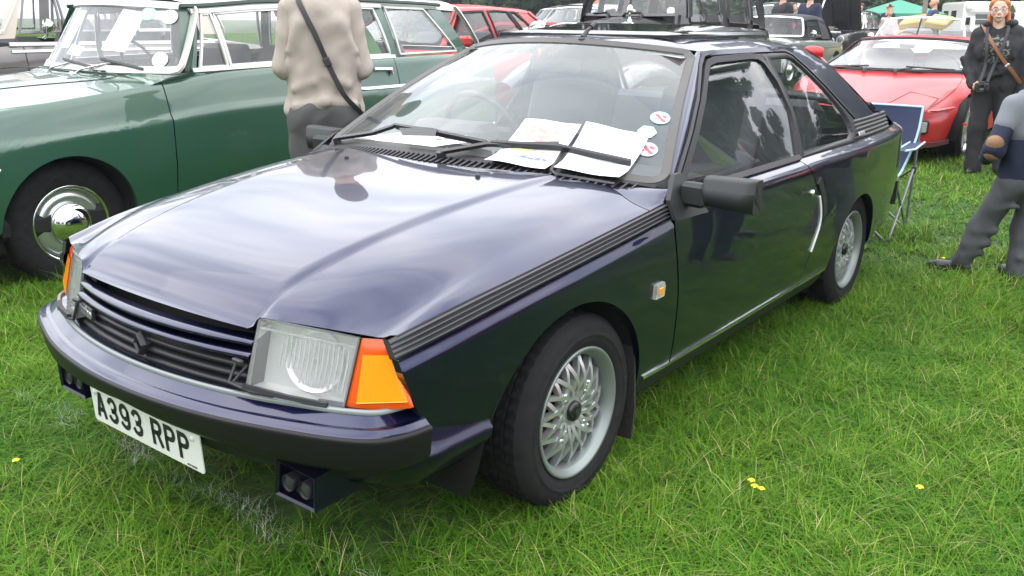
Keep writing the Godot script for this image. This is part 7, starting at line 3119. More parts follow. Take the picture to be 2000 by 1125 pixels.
# head bones about the chin-crown centre c, facing +z turned by yaw and tilted by nod; size 1 = 0.23 m tall
func head_bones(c: Vector3, k: float, yaw := 0.0, nod := 0.0) -> Array:
	var b := Basis(Vector3.UP, yaw) * Basis(Vector3.RIGHT, nod)
	var o := []
	for q in [[Vector3(0, 0.03, -0.012), Vector3(0, 0.035, -0.03), 0.078, 0.078], [Vector3(0, 0.02, 0.02), Vector3(0, 0.05, 0.02), 0.066, 0.062], [Vector3(0, -0.045, 0.030), Vector3(0, -0.02, 0.02), 0.050, 0.062], [Vector3(0, -0.088, 0.048), Vector3(0, -0.075, 0.035), 0.024, 0.036],
			[Vector3(0.038, -0.02, 0.045), Vector3(0.04, -0.03, 0.03), 0.026, 0.03], [Vector3(-0.038, -0.02, 0.045), Vector3(-0.04, -0.03, 0.03), 0.026, 0.03],
			[Vector3(0, 0.005, 0.080), Vector3(0, -0.025, 0.100), 0.008, 0.013], [Vector3(0.010, -0.03, 0.088), Vector3(-0.010, -0.03, 0.088), 0.010, 0.010],
			[Vector3(0.018, -0.058, 0.082), Vector3(-0.018, -0.058, 0.082), 0.010, 0.010],
			[Vector3(0.074, 0.008, -0.008), Vector3(0.076, -0.022, -0.004), 0.013, 0.009], [Vector3(-0.074, 0.008, -0.008), Vector3(-0.076, -0.022, -0.004), 0.013, 0.009],
			[Vector3(0, -0.05, -0.02), Vector3(0, -0.16, -0.035), 0.052, 0.056]]:
		o.append([c + b * (q[0] * k), c + b * (q[1] * k), q[2] * k, q[3] * k])
	return o


# a hand: wrist at p, fingers along d, palm towards n; curl bends the fingers, grip closes them more
func hand_bones(p: Vector3, d: Vector3, n: Vector3, k: float, curl: float, sx: float) -> Array:
	d = d.normalized()
	n = (n - d * n.dot(d)).normalized()
	var x := d.cross(n) * sx
	var o := [[p, p + d * 0.03 * k, 0.024 * k, 0.022 * k]]
	for j in 4:
		var off := (j - 1.5) * 0.0185 * k
		var base := p + d * 0.078 * k + x * off
		o.append([p + d * 0.02 * k + x * off * 0.7, base, 0.013 * k, 0.0105 * k])
		var len: float = [0.070, 0.078, 0.073, 0.058][j] * k
		var dir := d
		var q := base
		for seg in 3:
			dir = dir.rotated((d.cross(n)).normalized(), curl * [0.7, 1.0, 0.7][seg])
			var e: Vector3 = q + dir * len * [0.42, 0.32, 0.26][seg]
			o.append([q, e, 0.0095 * k * [1.0, 0.92, 0.85][seg], 0.0088 * k * [0.97, 0.9, 0.8][seg]])
			q = e
	var tb := p + d * 0.025 * k - x * 0.026 * k
	var t1 := tb + (d * 0.6 - x * 0.65 + n * 0.35).normalized() * 0.042 * k
	var t2 := t1 + (d * 0.75 - x * 0.15 + n * (0.3 + curl * 0.4)).normalized() * 0.034 * k
	o.append([tb, t1, 0.0125 * k, 0.011 * k])
	o.append([t1, t2, 0.0105 * k, 0.009 * k])
	return o


func seg(l: Array, r0: float, r1 := -1.0) -> Array:      # a chain through points with radii running r0 > r1
	var o := []
	for i in l.size() - 1:
		var f0 := float(i) / (l.size() - 1)
		var f1 := float(i + 1) / (l.size() - 1)
		var e := r0 if r1 < 0 else r1
		o.append([l[i], l[i + 1], lerpf(r0, e, f0), lerpf(r0, e, f1)])
	return o


func fatter(l: Array, d: float) -> Array:
	var o := []
	for b in l:
		o.append([b[0], b[1], b[2] + d, b[3] + d])
	return o


func face_bits(t: Node3D, c: Vector3, k: float, yaw: float, nod: float, iris: Material, smile: bool) -> void:
	var b := Basis(Vector3.UP, yaw) * Basis(Vector3.RIGHT, nod)
	for sx in [1, -1]:
		var s := new_st()
		lathe(s, [[-0.010 * k, 0.0], [-0.006 * k, 0.009 * k], [0.0, 0.0125 * k], [0.006 * k, 0.009 * k], [0.0095 * k, 0.0]], aim(c + b * (Vector3(sx * 0.032, 0.006, 0.072) * k), b * Vector3(0, 0, 1)), 12)
		var e := put(s, "eye", MT.eye_white, t)
		s = new_st()
		lathe(s, [[0.008 * k, 0.0062 * k], [0.0105 * k, 0.004 * k], [0.011 * k, 0.0]], aim(c + b * (Vector3(sx * 0.032, 0.005, 0.072) * k), b * Vector3(0, 0, 1)), 10)
		put(s, "iris", iris, e)
		s = new_st()
		tube(s, [c + b * (Vector3(sx * 0.018, 0.026, 0.084) * k), c + b * (Vector3(sx * 0.034, 0.031, 0.081) * k), c + b * (Vector3(sx * 0.050, 0.026, 0.070) * k)], 0.0035 * k, 6)
		put(s, "eyebrow", MT.brow, t)
	var s := new_st()
	var m := []
	for q in [[-0.026, -0.052 if smile else -0.058, 0.080], [-0.013, -0.060, 0.090], [0, -0.062, 0.092], [0.013, -0.060, 0.090], [0.026, -0.052 if smile else -0.058, 0.080]]:
		m.append(c + b * (Vector3(q[0], q[1], q[2]) * k))
	tube(s, m, 0.0048 * k, 6)
	put(s, "mouth", MT.lip, t)
	if smile:
		s = new_st()
		tube(s, [m[1] + b * Vector3(0, 0.001, 0.003) * k, m[2] + b * Vector3(0, 0.001, 0.0035) * k, m[3] + b * Vector3(0, 0.001, 0.003) * k], 0.003 * k, 6)
		put(s, "teeth", MT.paper, t)


func shoe(t: Node3D, p: Vector3, d: Vector3, k: float) -> void:
	d = Vector3(d.x, 0, d.z).normalized()
	put_mesh(flesh([[p + Vector3(0, -0.02, 0), p + Vector3(0, -0.045, 0) - d * 0.03 * k, 0.042 * k, 0.036 * k], [p + Vector3(0, -0.042, 0), p + d * 0.12 * k + Vector3(0, -0.05, 0), 0.040 * k, 0.032 * k], [p + d * 0.12 * k + Vector3(0, -0.05, 0), p + d * 0.155 * k + Vector3(0, -0.052, 0), 0.034 * k, 0.026 * k]], 0.012, 0.006), "shoe", MT.shoe_black, t)


func build_people() -> void:
	fleece_person()
	camera_girl()
	child()
	# people far off, and two beside the picture whose reflections the dark door shows
	far_person("man_bald", "bald person in a blue jacket standing by the yellow lids", Vector3(-3.55, 0.24, -21.9), -1.1, 1.74, MT.denim, MT.trouser_grey, MT.skin, 0)
	far_person("man_cap", "person in dark jacket and cap beside the green gazebo", Vector3(-5.95, 0.25, -26.8), 2.6, 1.70, MT.navy, MT.trouser_grey, MT.ink, 2)
	far_person("man_plaid", "person in pale checked shirt by the raised bonnet", Vector3(-6.65, 0.25, -26.4), -0.4, 1.70, MT.shirt_pale, MT.trouser_grey, MT.hair_brown, 1)
	far_person("person_red_hair", "short ginger haired person in front of the gazebo", Vector3(-5.35, 0.25, -24.8), 0.5, 1.52, MT.shirt_pale, MT.trouser_grey, MT.hair_ginger, 1)
	far_person("person_black_coat", "person in a black coat beside the grey roadster's soft top", Vector3(-5.05, 0.25, -16.2), 2.6, 1.78, MT.black_cloth, MT.trouser_grey, MT.hair_brown, 1, 1.35)
	far_person("person_red_top", "person in a red top next to the black coated person", Vector3(-5.6, 0.25, -18.2), 1.0, 1.55, MT.red_cloth, MT.trouser_grey, MT.hair_brown, 1)
	far_person("person_navy", "person in navy standing left of the raised bonnet", Vector3(-4.75, 0.25, -16.9), 2.9, 1.78, MT.navy, MT.trouser_grey, MT.hair_brown, 1, 1.1)
	far_person("person_stripes", "person in blue and white among the white saloons", Vector3(-9.9, 0.28, -16.6), 0.3, 1.62, MT.sticker_blue, MT.navy, MT.ink, 2)
	far_person("person_magenta", "blonde person in dark red left of the limousine windscreen", Vector3(-8.05, 0.26, -14.0), 1.0, 1.50, MT.red_cloth, MT.trouser_grey, MT.hair_ginger, 1)
	far_person("person_dark_hair", "dark haired person in front of the white camper van", Vector3(-2.05, 0.25, -22.0), 2.9, 1.66, MT.navy, MT.trouser_grey, MT.hair_brown, 1)
	far_person("bystander_arm_up", "person in black outside the picture, one hand raised to the brow", Vector3(1.80, 0.0, -2.75), -1.2, 1.76, MT.black_cloth, MT.black_cloth, MT.hair_brown, 1, 1.0, true)
	far_person("bystander", "person in dark clothes outside the picture right of the child", Vector3(2.05, 0.0, -3.5), -1.6, 1.74, MT.navy, MT.black_cloth, MT.hair_ginger, 1)


func far_person(called: String, label: String, p: Vector3, turn: float, h: float, top: Material, legs: Material, hair: Material, cap: int, wide := 1.0, arm_up := false) -> void:
	var t := thing("person", label, "person", p, turn)
	var k := h / 1.75
	var cell := 0.03
	var L := []
	for sx in [1, -1]:
		L += [[Vector3(sx * 0.09, 0.88, 0) * k, Vector3(sx * 0.10, 0.48, 0.02) * k, 0.088 * k, 0.066 * k], [Vector3(sx * 0.10, 0.48, 0.02) * k, Vector3(sx * 0.10, 0.09, 0) * k, 0.066 * k, 0.052 * k]]
		shoe(t, Vector3(sx * 0.10, 0.08, 0) * k, Vector3(sx * 0.2, 0, 1), k)
	var T := [[Vector3(0.07, 0.95, 0) * k, Vector3(0.08, 1.28, 0) * k, 0.105 * k * wide, 0.12 * k * wide], [Vector3(-0.07, 0.95, 0) * k, Vector3(-0.08, 1.28, 0) * k, 0.105 * k * wide, 0.12 * k * wide], [Vector3(-0.15, 1.40, 0) * k, Vector3(0.15, 1.40, 0) * k, 0.07 * k, 0.07 * k]]
	var hands := []
	for sx in [1, -1]:
		var sh: Vector3 = Vector3(sx * 0.19, 1.40, 0) * k
		var el: Vector3 = Vector3(sx * 0.25, 1.13, -0.02) * k
		var wr: Vector3 = Vector3(sx * 0.21, 0.90, 0.10) * k
		if arm_up and sx == 1:
			el = Vector3(0.34, 1.42, 0.18) * k
			wr = Vector3(0.12, 1.60, 0.20) * k
		T += [[sh, el, 0.062 * k, 0.052 * k], [el, wr, 0.052 * k, 0.04 * k]]
		hands += hand_bones(wr, wr - el, Vector3(-sx, 0, 0.1), k, 0.35, sx)
	var c := Vector3(0, 1.62, 0.01) * k
	var body := flesh(fatter(L, -0.012) + fatter(T, -0.012) + [[Vector3(0, 1.40, -0.02) * k, Vector3(0, 1.52, -0.01) * k, 0.06 * k, 0.055 * k]], cell, 0.02)
	put_mesh(joined([body, flesh(head_bones(c, k), 0.014, 0.008), flesh(hands, 0.009, 0.004)]), "body", MT.skin, t)
	put_mesh(flesh(L + [[Vector3(-0.06, 0.92, 0) * k, Vector3(0.06, 0.92, 0) * k, 0.11 * k, 0.11 * k]], cell, 0.02), "trousers", legs, t)
	put_mesh(flesh(T, cell * 0.8, 0.025, 0.012), "jacket", top, t)
	face_bits(t, c, k, 0, 0, MT.ink, false)
	if cap == 1:
		put_mesh(flesh([[c + Vector3(0, 0.04, -0.03) * k, c + Vector3(0, 0.045, -0.035) * k, 0.088 * k, 0.088 * k], [c + Vector3(0, 0.0, -0.06) * k, c + Vector3(0, -0.05, -0.065) * k, 0.06 * k, 0.045 * k], [c + Vector3(-0.04, 0.088, 0.04) * k, c + Vector3(0.04, 0.088, 0.04) * k, 0.028 * k, 0.028 * k]], 0.014, 0.01), "hair", hair, t)
	elif cap == 2:
		var s := new_st()
		lathe(s, [[0.02, 0.089], [0.06, 0.088], [0.10, 0.06], [0.122, 0.0]], Transform3D(Basis().scaled(Vector3.ONE * k), c + Vector3(0, 0, -0.015) * k), 16)
		rbox(s, Transform3D(Basis(Vector3.RIGHT, 0.15), c + Vector3(0, 0.03, 0.10) * k), Vector3(0.13, 0.014, 0.10) * k, 0.005)
		put(s, "cap", hair, t)


func fleece_person() -> void:
	var t := thing("person", "person in beige fleece seen from behind, a black strap crossing the back", "person", Vector3(-1.62, 0.0, -1.20), -2.28)
	var arms := []
	var hands := []
	for sx in [1, -1]:
		var sh := Vector3(sx * 0.145, 1.40, -0.01)
		var el := Vector3(sx * 0.188, 1.12, -0.015)
		var wr := Vector3(sx * 0.05, 1.10, 0.215)
		arms += [[sh, el, 0.062, 0.056], [el, wr, 0.056, 0.042]]
		# the arms are folded: each hand comes round the other elbow
		hands += hand_bones(Vector3(-sx * 0.150, 1.12 - sx * 0.02, 0.10), Vector3(-sx * 0.9, 0.1, -0.9), Vector3(sx * 0.3, 0, -1), 1.0, 0.25, -sx)
		arms.append([wr, Vector3(-sx * 0.11, 1.10 - sx * 0.02, 0.155), 0.044, 0.036])
	var torso := [[Vector3(0.090, 0.93, 0), Vector3(0.082, 1.10, -0.005), 0.106, 0.102], [Vector3(-0.090, 0.93, 0), Vector3(-0.082, 1.10, -0.005), 0.106, 0.102], [Vector3(0.068, 1.10, -0.005), Vector3(0.075, 1.32, -0.02), 0.102, 0.098], [Vector3(-0.068, 1.10, -0.005), Vector3(-0.075, 1.32, -0.02), 0.102, 0.098], [Vector3(-0.12, 1.405, -0.015), Vector3(0.12, 1.405, -0.015), 0.068, 0.068], [Vector3(0, 1.0, 0.0), Vector3(0, 1.38, -0.03), 0.12, 0.10]]
	var legs := []
	for sx in [1, -1]:
		legs += [[Vector3(sx * 0.092, 0.86, -0.02), Vector3(sx * 0.10, 0.47, 0.02), 0.108, 0.084], [Vector3(sx * 0.10, 0.47, 0.02), Vector3(sx * 0.10, 0.08, -0.01), 0.083, 0.072]]
		shoe(t, Vector3(sx * 0.10, 0.08, 0), Vector3(sx * 0.15, 0, 1), 1.05)
	legs += [[Vector3(-0.065, 0.90, -0.02), Vector3(0.065, 0.90, -0.02), 0.107, 0.107]]
	var c := Vector3(0, 1.625, 0.03)
	var body := flesh(fatter(torso, -0.025) + fatter(arms, -0.02) + fatter(legs, -0.025) + [[Vector3(0, 1.40, -0.02), Vector3(0, 1.54, 0.0), 0.06, 0.056]], 0.022, 0.015)
	put_mesh(joined([body, flesh(head_bones(c, 1.0, 0.0, 0.25), 0.010, 0.008), flesh(hands, 0.006, 0.003)]), "body", MT.skin, t)
	put_mesh(flesh(legs, 0.014, 0.02, 0.011), "trousers", MT.trouser_grey, t)
	# the fleece, with folds at the waist and elbows
	var folds := []
	for q in [[-0.16, 0.93, -0.10, 0.0, 0.955, -0.125], [0.0, 0.95, -0.125, 0.15, 0.925, -0.10], [-0.12, 1.03, -0.105, -0.02, 1.07, -0.115], [0.05, 1.05, -0.11, 0.15, 1.01, -0.09], [0.13, 1.24, -0.085, 0.165, 1.12, -0.06], [-0.13, 1.24, -0.085, -0.165, 1.12, -0.06], [-0.175, 1.14, -0.06, -0.20, 1.19, -0.02], [0.175, 1.14, -0.06, 0.20, 1.19, -0.02], [0.10, 1.34, -0.10, 0.17, 1.20, -0.09], [-0.10, 1.34, -0.10, -0.17, 1.20, -0.09]]:
		folds.append([Vector3(q[0], q[1], q[2]), Vector3(q[3], q[4], q[5]), 0.017, 0.012])
	var hem := []
	for k in 17:
		var a0 := TAU * k / 16.0
		var a1 := TAU * (k + 1) / 16.0
		hem.append([Vector3(cos(a0) * 0.172, 0.895, sin(a0) * 0.092), Vector3(cos(a1) * 0.172, 0.895, sin(a1) * 0.092), 0.020, 0.020])
	var j := put_mesh(flesh(torso + folds + hem, 0.0125, 0.013, 0.010), "fleece", MT.fleece, t)
	for q in 2:
		put_mesh(flesh(fatter(arms.slice(q * 3, q * 3 + 3), 0.004) + folds.slice(6 + q, 7 + q), 0.0115, 0.010, 0.010), "sleeve", MT.fleece, j)
	var s := new_st()
	tube(s, spline([Vector3(-0.085, 1.455, -0.01), Vector3(0, 1.47, -0.06), Vector3(0.085, 1.455, -0.01)], 5), 0.03, 8)
	put(s, "collar", MT.fleece, j)
	put_mesh(flesh([[c + Vector3(0, 0.035, -0.03), c + Vector3(0, 0.045, -0.04), 0.092, 0.092], [c + Vector3(0, 0.0, -0.065), c + Vector3(0, -0.05, -0.07), 0.062, 0.05]], 0.012, 0.01), "hair", MT.hair_grey, t)
	face_bits(t, c, 1.0, 0.0, 0.25, MT.ink, false)
	# strap from the left shoulder to the bag on the right hip
	s = new_st()
	var sp := spline([Vector3(0.13, 1.38, 0.11), Vector3(0.115, 1.475, 0.0), Vector3(0.095, 1.42, -0.105), Vector3(0.03, 1.28, -0.140), Vector3(-0.03, 1.13, -0.137), Vector3(-0.10, 0.985, -0.143), Vector3(-0.175, 0.90, -0.115), Vector3(-0.215, 0.84, -0.06)], 6)
	bar(s, sp, 0.026, 0.007, Vector3(0, 0.1, -1))
	var strap := put(s, "strap", MT.strap_black, t)
	s = new_st()
	rbox(s, Transform3D(Basis(Vector3.FORWARD, 0.4), Vector3(-0.022, 1.15, -0.147)), Vector3(0.036, 0.045, 0.012), 0.004)
	put(s, "buckle", MT.dark_plastic, strap)
	var bag := thing("shoulder_bag", "small grey shoulder bag hanging at the beige fleece person's hip", "bag", t.transform * Vector3(-0.235, 0.80, -0.075), -2.28 + 0.5)
	s = new_st()
	rbox(s, at(0, 0, 0), Vector3(0.09, 0.16, 0.20), 0.03)
	put(s, "pouch", MT.bag_grey, bag)
	s = new_st()
	rbox(s, at(-0.042, 0.03, 0), Vector3(0.03, 0.11, 0.205), 0.012)
	put(s, "flap", MT.bag_grey, bag)
	s = new_st()
	rbox(s, at(-0.06, -0.005, 0.03), Vector3(0.012, 0.016, 0.016), 0.003)
	put(s, "clasp", MT.chrome, bag)


func camera_girl() -> void:
	var p := Vector3(0.555, 0.045, -7.25)
	var t := thing("person", "smiling person with ginger hair and glasses in a black hoodie", "person", p, 0.16)
	t.rotation.z = 0.07
	t.scale = Vector3.ONE * 0.93
	var legs := []
	for sx in [1, -1]:
		legs += [[Vector3(sx * 0.085, 0.85, 0), Vector3(sx * 0.115, 0.46, 0.02), 0.102, 0.078], [Vector3(sx * 0.115, 0.46, 0.02), Vector3(sx * 0.125, 0.05, 0), 0.078, 0.084]]
		shoe(t, Vector3(sx * 0.125, 0.075, 0), Vector3(sx * 0.25, 0, 1), 1.0)
	legs.append([Vector3(-0.07, 0.88, 0), Vector3(0.07, 0.88, 0), 0.115, 0.115])
	var wr := Vector3(-0.185, 0.865, 0.17)
	var wl := Vector3(0.245, 0.79, 0.07)
	var arms := [[Vector3(-0.165, 1.335, 0), Vector3(-0.235, 1.08, -0.02), 0.064, 0.060], [Vector3(-0.235, 1.08, -0.02), wr, 0.058, 0.044], [Vector3(0.165, 1.335, 0), Vector3(0.24, 1.07, -0.01), 0.064, 0.060], [Vector3(0.24, 1.07, -0.01), wl, 0.058, 0.044]]
	var torso := [[Vector3(0.075, 0.86, 0.01), Vector3(0.075, 1.22, 0.01), 0.115, 0.118], [Vector3(-0.075, 0.86, 0.01), Vector3(-0.075, 1.22, 0.01), 0.115, 0.118], [Vector3(-0.135, 1.345, 0), Vector3(0.135, 1.345, 0), 0.068, 0.068], [Vector3(-0.07, 1.19, 0.07), Vector3(0.07, 1.19, 0.07), 0.085, 0.085]]
	var folds := []
	for q in [[-0.10, 0.93, 0.13, 0.04, 0.97, 0.145], [0.03, 1.02, 0.14, 0.14, 0.98, 0.12], [-0.29, 1.12, 0.03, -0.25, 1.06, 0.06], [-0.27, 1.0, 0.06, -0.20, 0.98, 0.12], [0.30, 1.06, 0.03, 0.25, 0.98, 0.07], [-0.2, 1.25, 0.06, -0.14, 1.12, 0.12], [0.2, 1.25, 0.06, 0.14, 1.12, 0.12]]:
		folds.append([Vector3(q[0], q[1], q[2]), Vector3(q[3], q[4], q[5]), 0.02, 0.014])
	var c := Vector3(-0.005, 1.555, 0.035)
	var hr := hand_bones(wr + Vector3(0.0, -0.005, 0.005), Vector3(0.75, -0.25, 0.6), Vector3(0.6, 0.2, -0.6), 0.92, 0.5, -1.0)
	var hl := hand_bones(wl, Vector3(-0.1, -0.9, 0.35), Vector3(-0.9, 0, 0.2), 0.9, 0.4, 1.0)
	var body := flesh(fatter(torso, -0.03) + fatter(arms, -0.025) + fatter(legs, -0.03) + [[Vector3(0, 1.34, 0.0), Vector3(0, 1.47, 0.01), 0.056, 0.052]], 0.024, 0.015)
	put_mesh(joined([body, flesh(head_bones(c, 0.98, 0.02, 0.0), 0.006, 0.007), flesh(hr, 0.005, 0.0025), flesh(hl, 0.005, 0.0025)]), "body", MT.skin_pale, t)
	put_mesh(flesh(legs, 0.016, 0.02, 0.012), "trousers", MT.black_cloth, t)
	var hood := put_mesh(flesh(torso + arms + folds, 0.0135, 0.016, 0.010), "hoodie", MT.black_cloth, t)
	put_mesh(flesh(seg([Vector3(-0.10, 1.43, 0.05), Vector3(-0.125, 1.425, -0.02), Vector3(-0.08, 1.43, -0.10), Vector3(0.0, 1.42, -0.13), Vector3(0.08, 1.43, -0.10), Vector3(0.125, 1.425, -0.02), Vector3(0.10, 1.43, 0.05)], 0.033), 0.012, 0.010), "hood", MT.black_cloth, hood)
	# faded print on the chest
	var pr := Image.create(128, 160, false, Image.FORMAT_RGBA8)
	var nz := FastNoiseLite.new()
	nz.seed = 77
	nz.frequency = 0.04
	nz.fractal_octaves = 3
	for y in 160:
		for x in 128:
			var d := Vector2((x - 64) / 64.0, (y - 80) / 80.0).length()
			var v := nz.get_noise_2d(x, y) + 0.35 * (1.0 - d) + (0.25 if absf(d - 0.78) < 0.07 else 0.0)
			var g := 0.013 + 0.16 * smoothstep(0.12, 0.6, v)
			pr.set_pixel(x, y, Color(g * 1.0, g * 1.02, g * 0.98).linear_to_srgb())
	var pm := mat("hoodie_print", 1, 1, 1, 0.85)
	pm.albedo_texture = ImageTexture.create_from_image(pr)
	var s := new_st()
	smooth(s, true)
	var rows := []
	for j in 9:
		var row := PackedVector3Array()
		for i in 9:
			var x := lerpf(-0.115, 0.125, i / 8.0)
			var y := lerpf(1.33, 1.06, j / 8.0)
			row.append(Vector3(x, y, front_of(torso + folds, x, y, 0.016) + 0.009))
		rows.append(row)
	grid(s, rows, true)
	put(s, "chest_print", pm, hood)
	# hair, ears, glasses, face
	put_mesh(flesh([[c + Vector3(0, 0.05, -0.02), c + Vector3(0, 0.05, -0.035), 0.086, 0.086], [c + Vector3(0, 0.01, -0.06), c + Vector3(0, -0.03, -0.065), 0.062, 0.05], [c + Vector3(-0.055, 0.075, 0.03), c + Vector3(0.01, 0.100, 0.035), 0.024, 0.03], [c + Vector3(0.01, 0.100, 0.035), c + Vector3(0.06, 0.065, 0.03), 0.03, 0.022], [c + Vector3(-0.073, 0.05, 0.01), c + Vector3(-0.074, -0.005, -0.012), 0.018, 0.012], [c + Vector3(0.073, 0.05, 0.01), c + Vector3(0.075, -0.03, -0.012), 0.018, 0.012], [c + Vector3(-0.05, -0.01, -0.06), c + Vector3(-0.075, -0.12, -0.02), 0.03, 0.016], [c + Vector3(0.05, -0.01, -0.06), c + Vector3(0.078, -0.10, -0.02), 0.03, 0.014], [c + Vector3(-0.078, -0.05, -0.01), c + Vector3(-0.088, -0.17, 0.0), 0.020, 0.010], [c + Vector3(0.078, -0.04, -0.01), c + Vector3(0.092, -0.15, 0.0), 0.020, 0.010]], 0.008, 0.008), "hair", MT.hair_ginger, t)
	face_bits(t, c, 0.98, 0.02, 0.0, MT.hair_brown, true)
	s = new_st()
	for sx in [1, -1]:
		var loop := []
		for k in 17:
			var an := TAU * k / 16.0
			var cx := cos(an)
			var sy := sin(an)
			loop.append(c + Vector3(sx * 0.033 + signf(cx) * pow(absf(cx), 0.6) * 0.026, 0.004 + signf(sy) * pow(absf(sy), 0.6) * 0.016, 0.096 - 0.006 * absf(sx * 0.033 + cx * 0.026) / 0.05))
		tube(s, loop, 0.0015, 5)
		tube(s, [c + Vector3(sx * 0.060, 0.010, 0.090), c + Vector3(sx * 0.078, 0.010, 0.02), c + Vector3(sx * 0.078, 0.0, -0.01)], 0.0022, 5)
	tube(s, [c + Vector3(-0.008, 0.008, 0.098), c + Vector3(0.008, 0.008, 0.098)], 0.002, 5)
	var gl := thing("glasses", "dark rimmed glasses on the ginger haired person's face", "glasses", Vector3.ZERO)
	gl.transform = t.transform
	put(s, "glasses_frame", MT.hair_brown, gl)
	for sx in [1, -1]:
		s = new_st()
		slab(s, circle2(sx * 0.033, 0.004, 0.024, 0.015, 14), at(c.x, c.y, c.z + 0.0935), 0.0012)
		put(s, "lens", MT.clear_glass, gl)
	# camera in the right hand, its strap round the neck, and a brown bag strap
	var cm := thing("camera", "compact black camera held in the ginger haired person's right hand", "camera", t.transform * (wr + Vector3(0.085, -0.01, 0.075)), 0.05)
	s = new_st()
	rbox(s, at(0, 0, 0), Vector3(0.115, 0.068, 0.035), 0.008)
	rbox(s, at(0.0, 0.038, 0), Vector3(0.05, 0.02, 0.03), 0.006)
	put(s, "camera_body", MT.dark_plastic, cm)
	s = new_st()
	lathe(s, [[0.0, 0.030], [0.045, 0.029], [0.05, 0.026], [0.042, 0.02], [0.04, 0.0]], aim(Vector3(0.01, -0.002, 0.015), Vector3(0, 0, 1)), 20)
	put(s, "lens_barrel", MT.black_gloss, cm)
	s = new_st()
	bar(s, spline([Vector3(-0.085, 1.43, 0.03), Vector3(-0.092, 1.36, 0.12), Vector3(-0.085, 1.2, 0.178), Vector3(-0.085, 1.05, 0.165), Vector3(-0.12, 0.90, 0.225)], 6), 0.03, 0.004, Vector3(0, 0, 1))
	var sw := s
	s = new_st()
	bar(s, spline([Vector3(0.085, 1.43, 0.03), Vector3(0.080, 1.36, 0.12), Vector3(0.045, 1.2, 0.178), Vector3(-0.01, 1.05, 0.17), Vector3(-0.055, 0.90, 0.235)], 6), 0.028, 0.004, Vector3(0, 0, 1))
	var cs := thing("camera_strap", "dark camera strap hanging round the ginger haired person's neck", "strap", Vector3.ZERO)
	cs.transform = t.transform
	put(s, "webbing", MT.strap_dark, cs)
	put(sw, "webbing", MT.strap_dark, cs)
	s = new_st()
	bar(s, spline([Vector3(-0.13, 1.40, -0.06), Vector3(-0.14, 1.435, 0.01), Vector3(-0.105, 1.37, 0.10), Vector3(-0.03, 1.24, 0.175), Vector3(0.06, 1.10, 0.178), Vector3(0.15, 0.98, 0.155), Vector3(0.225, 0.87, 0.09)], 6), 0.032, 0.005, Vector3(0, 0.1, 1))
	var bs := thing("bag_strap", "brown leather bag strap across the black hoodie", "strap", Vector3.ZERO)
	bs.transform = t.transform
	var bo := put(s, "leather", MT.leather, bs)
	s = new_st()
	rbox(s, Transform3D(Basis(Vector3.FORWARD, -0.8), Vector3(0.10, 1.045, 0.178)), Vector3(0.045, 0.02, 0.012), 0.004)
	put(s, "buckle", MT.silver, bo)


# how far forward a body's surface reaches at (x, y)
func front_of(bones: Array, x: float, y: float, k: float) -> float:
	var z := 0.35
	for it in 60:
		var acc := 0.0
		for b in bones:
			var ab: Vector3 = b[1] - b[0]
			var q: Vector3 = Vector3(x, y, z) - b[0]
			var tt := clampf(q.dot(ab) / maxf(ab.length_squared(), 1e-9), 0.0, 1.0)
			var d: float = (q - ab * tt).length() - lerpf(b[2], b[3], tt)
			acc += exp(-d / k)
		var f := -k * log(acc)
		if f < 0.002:
			break
		z -= f * 0.8
	return z


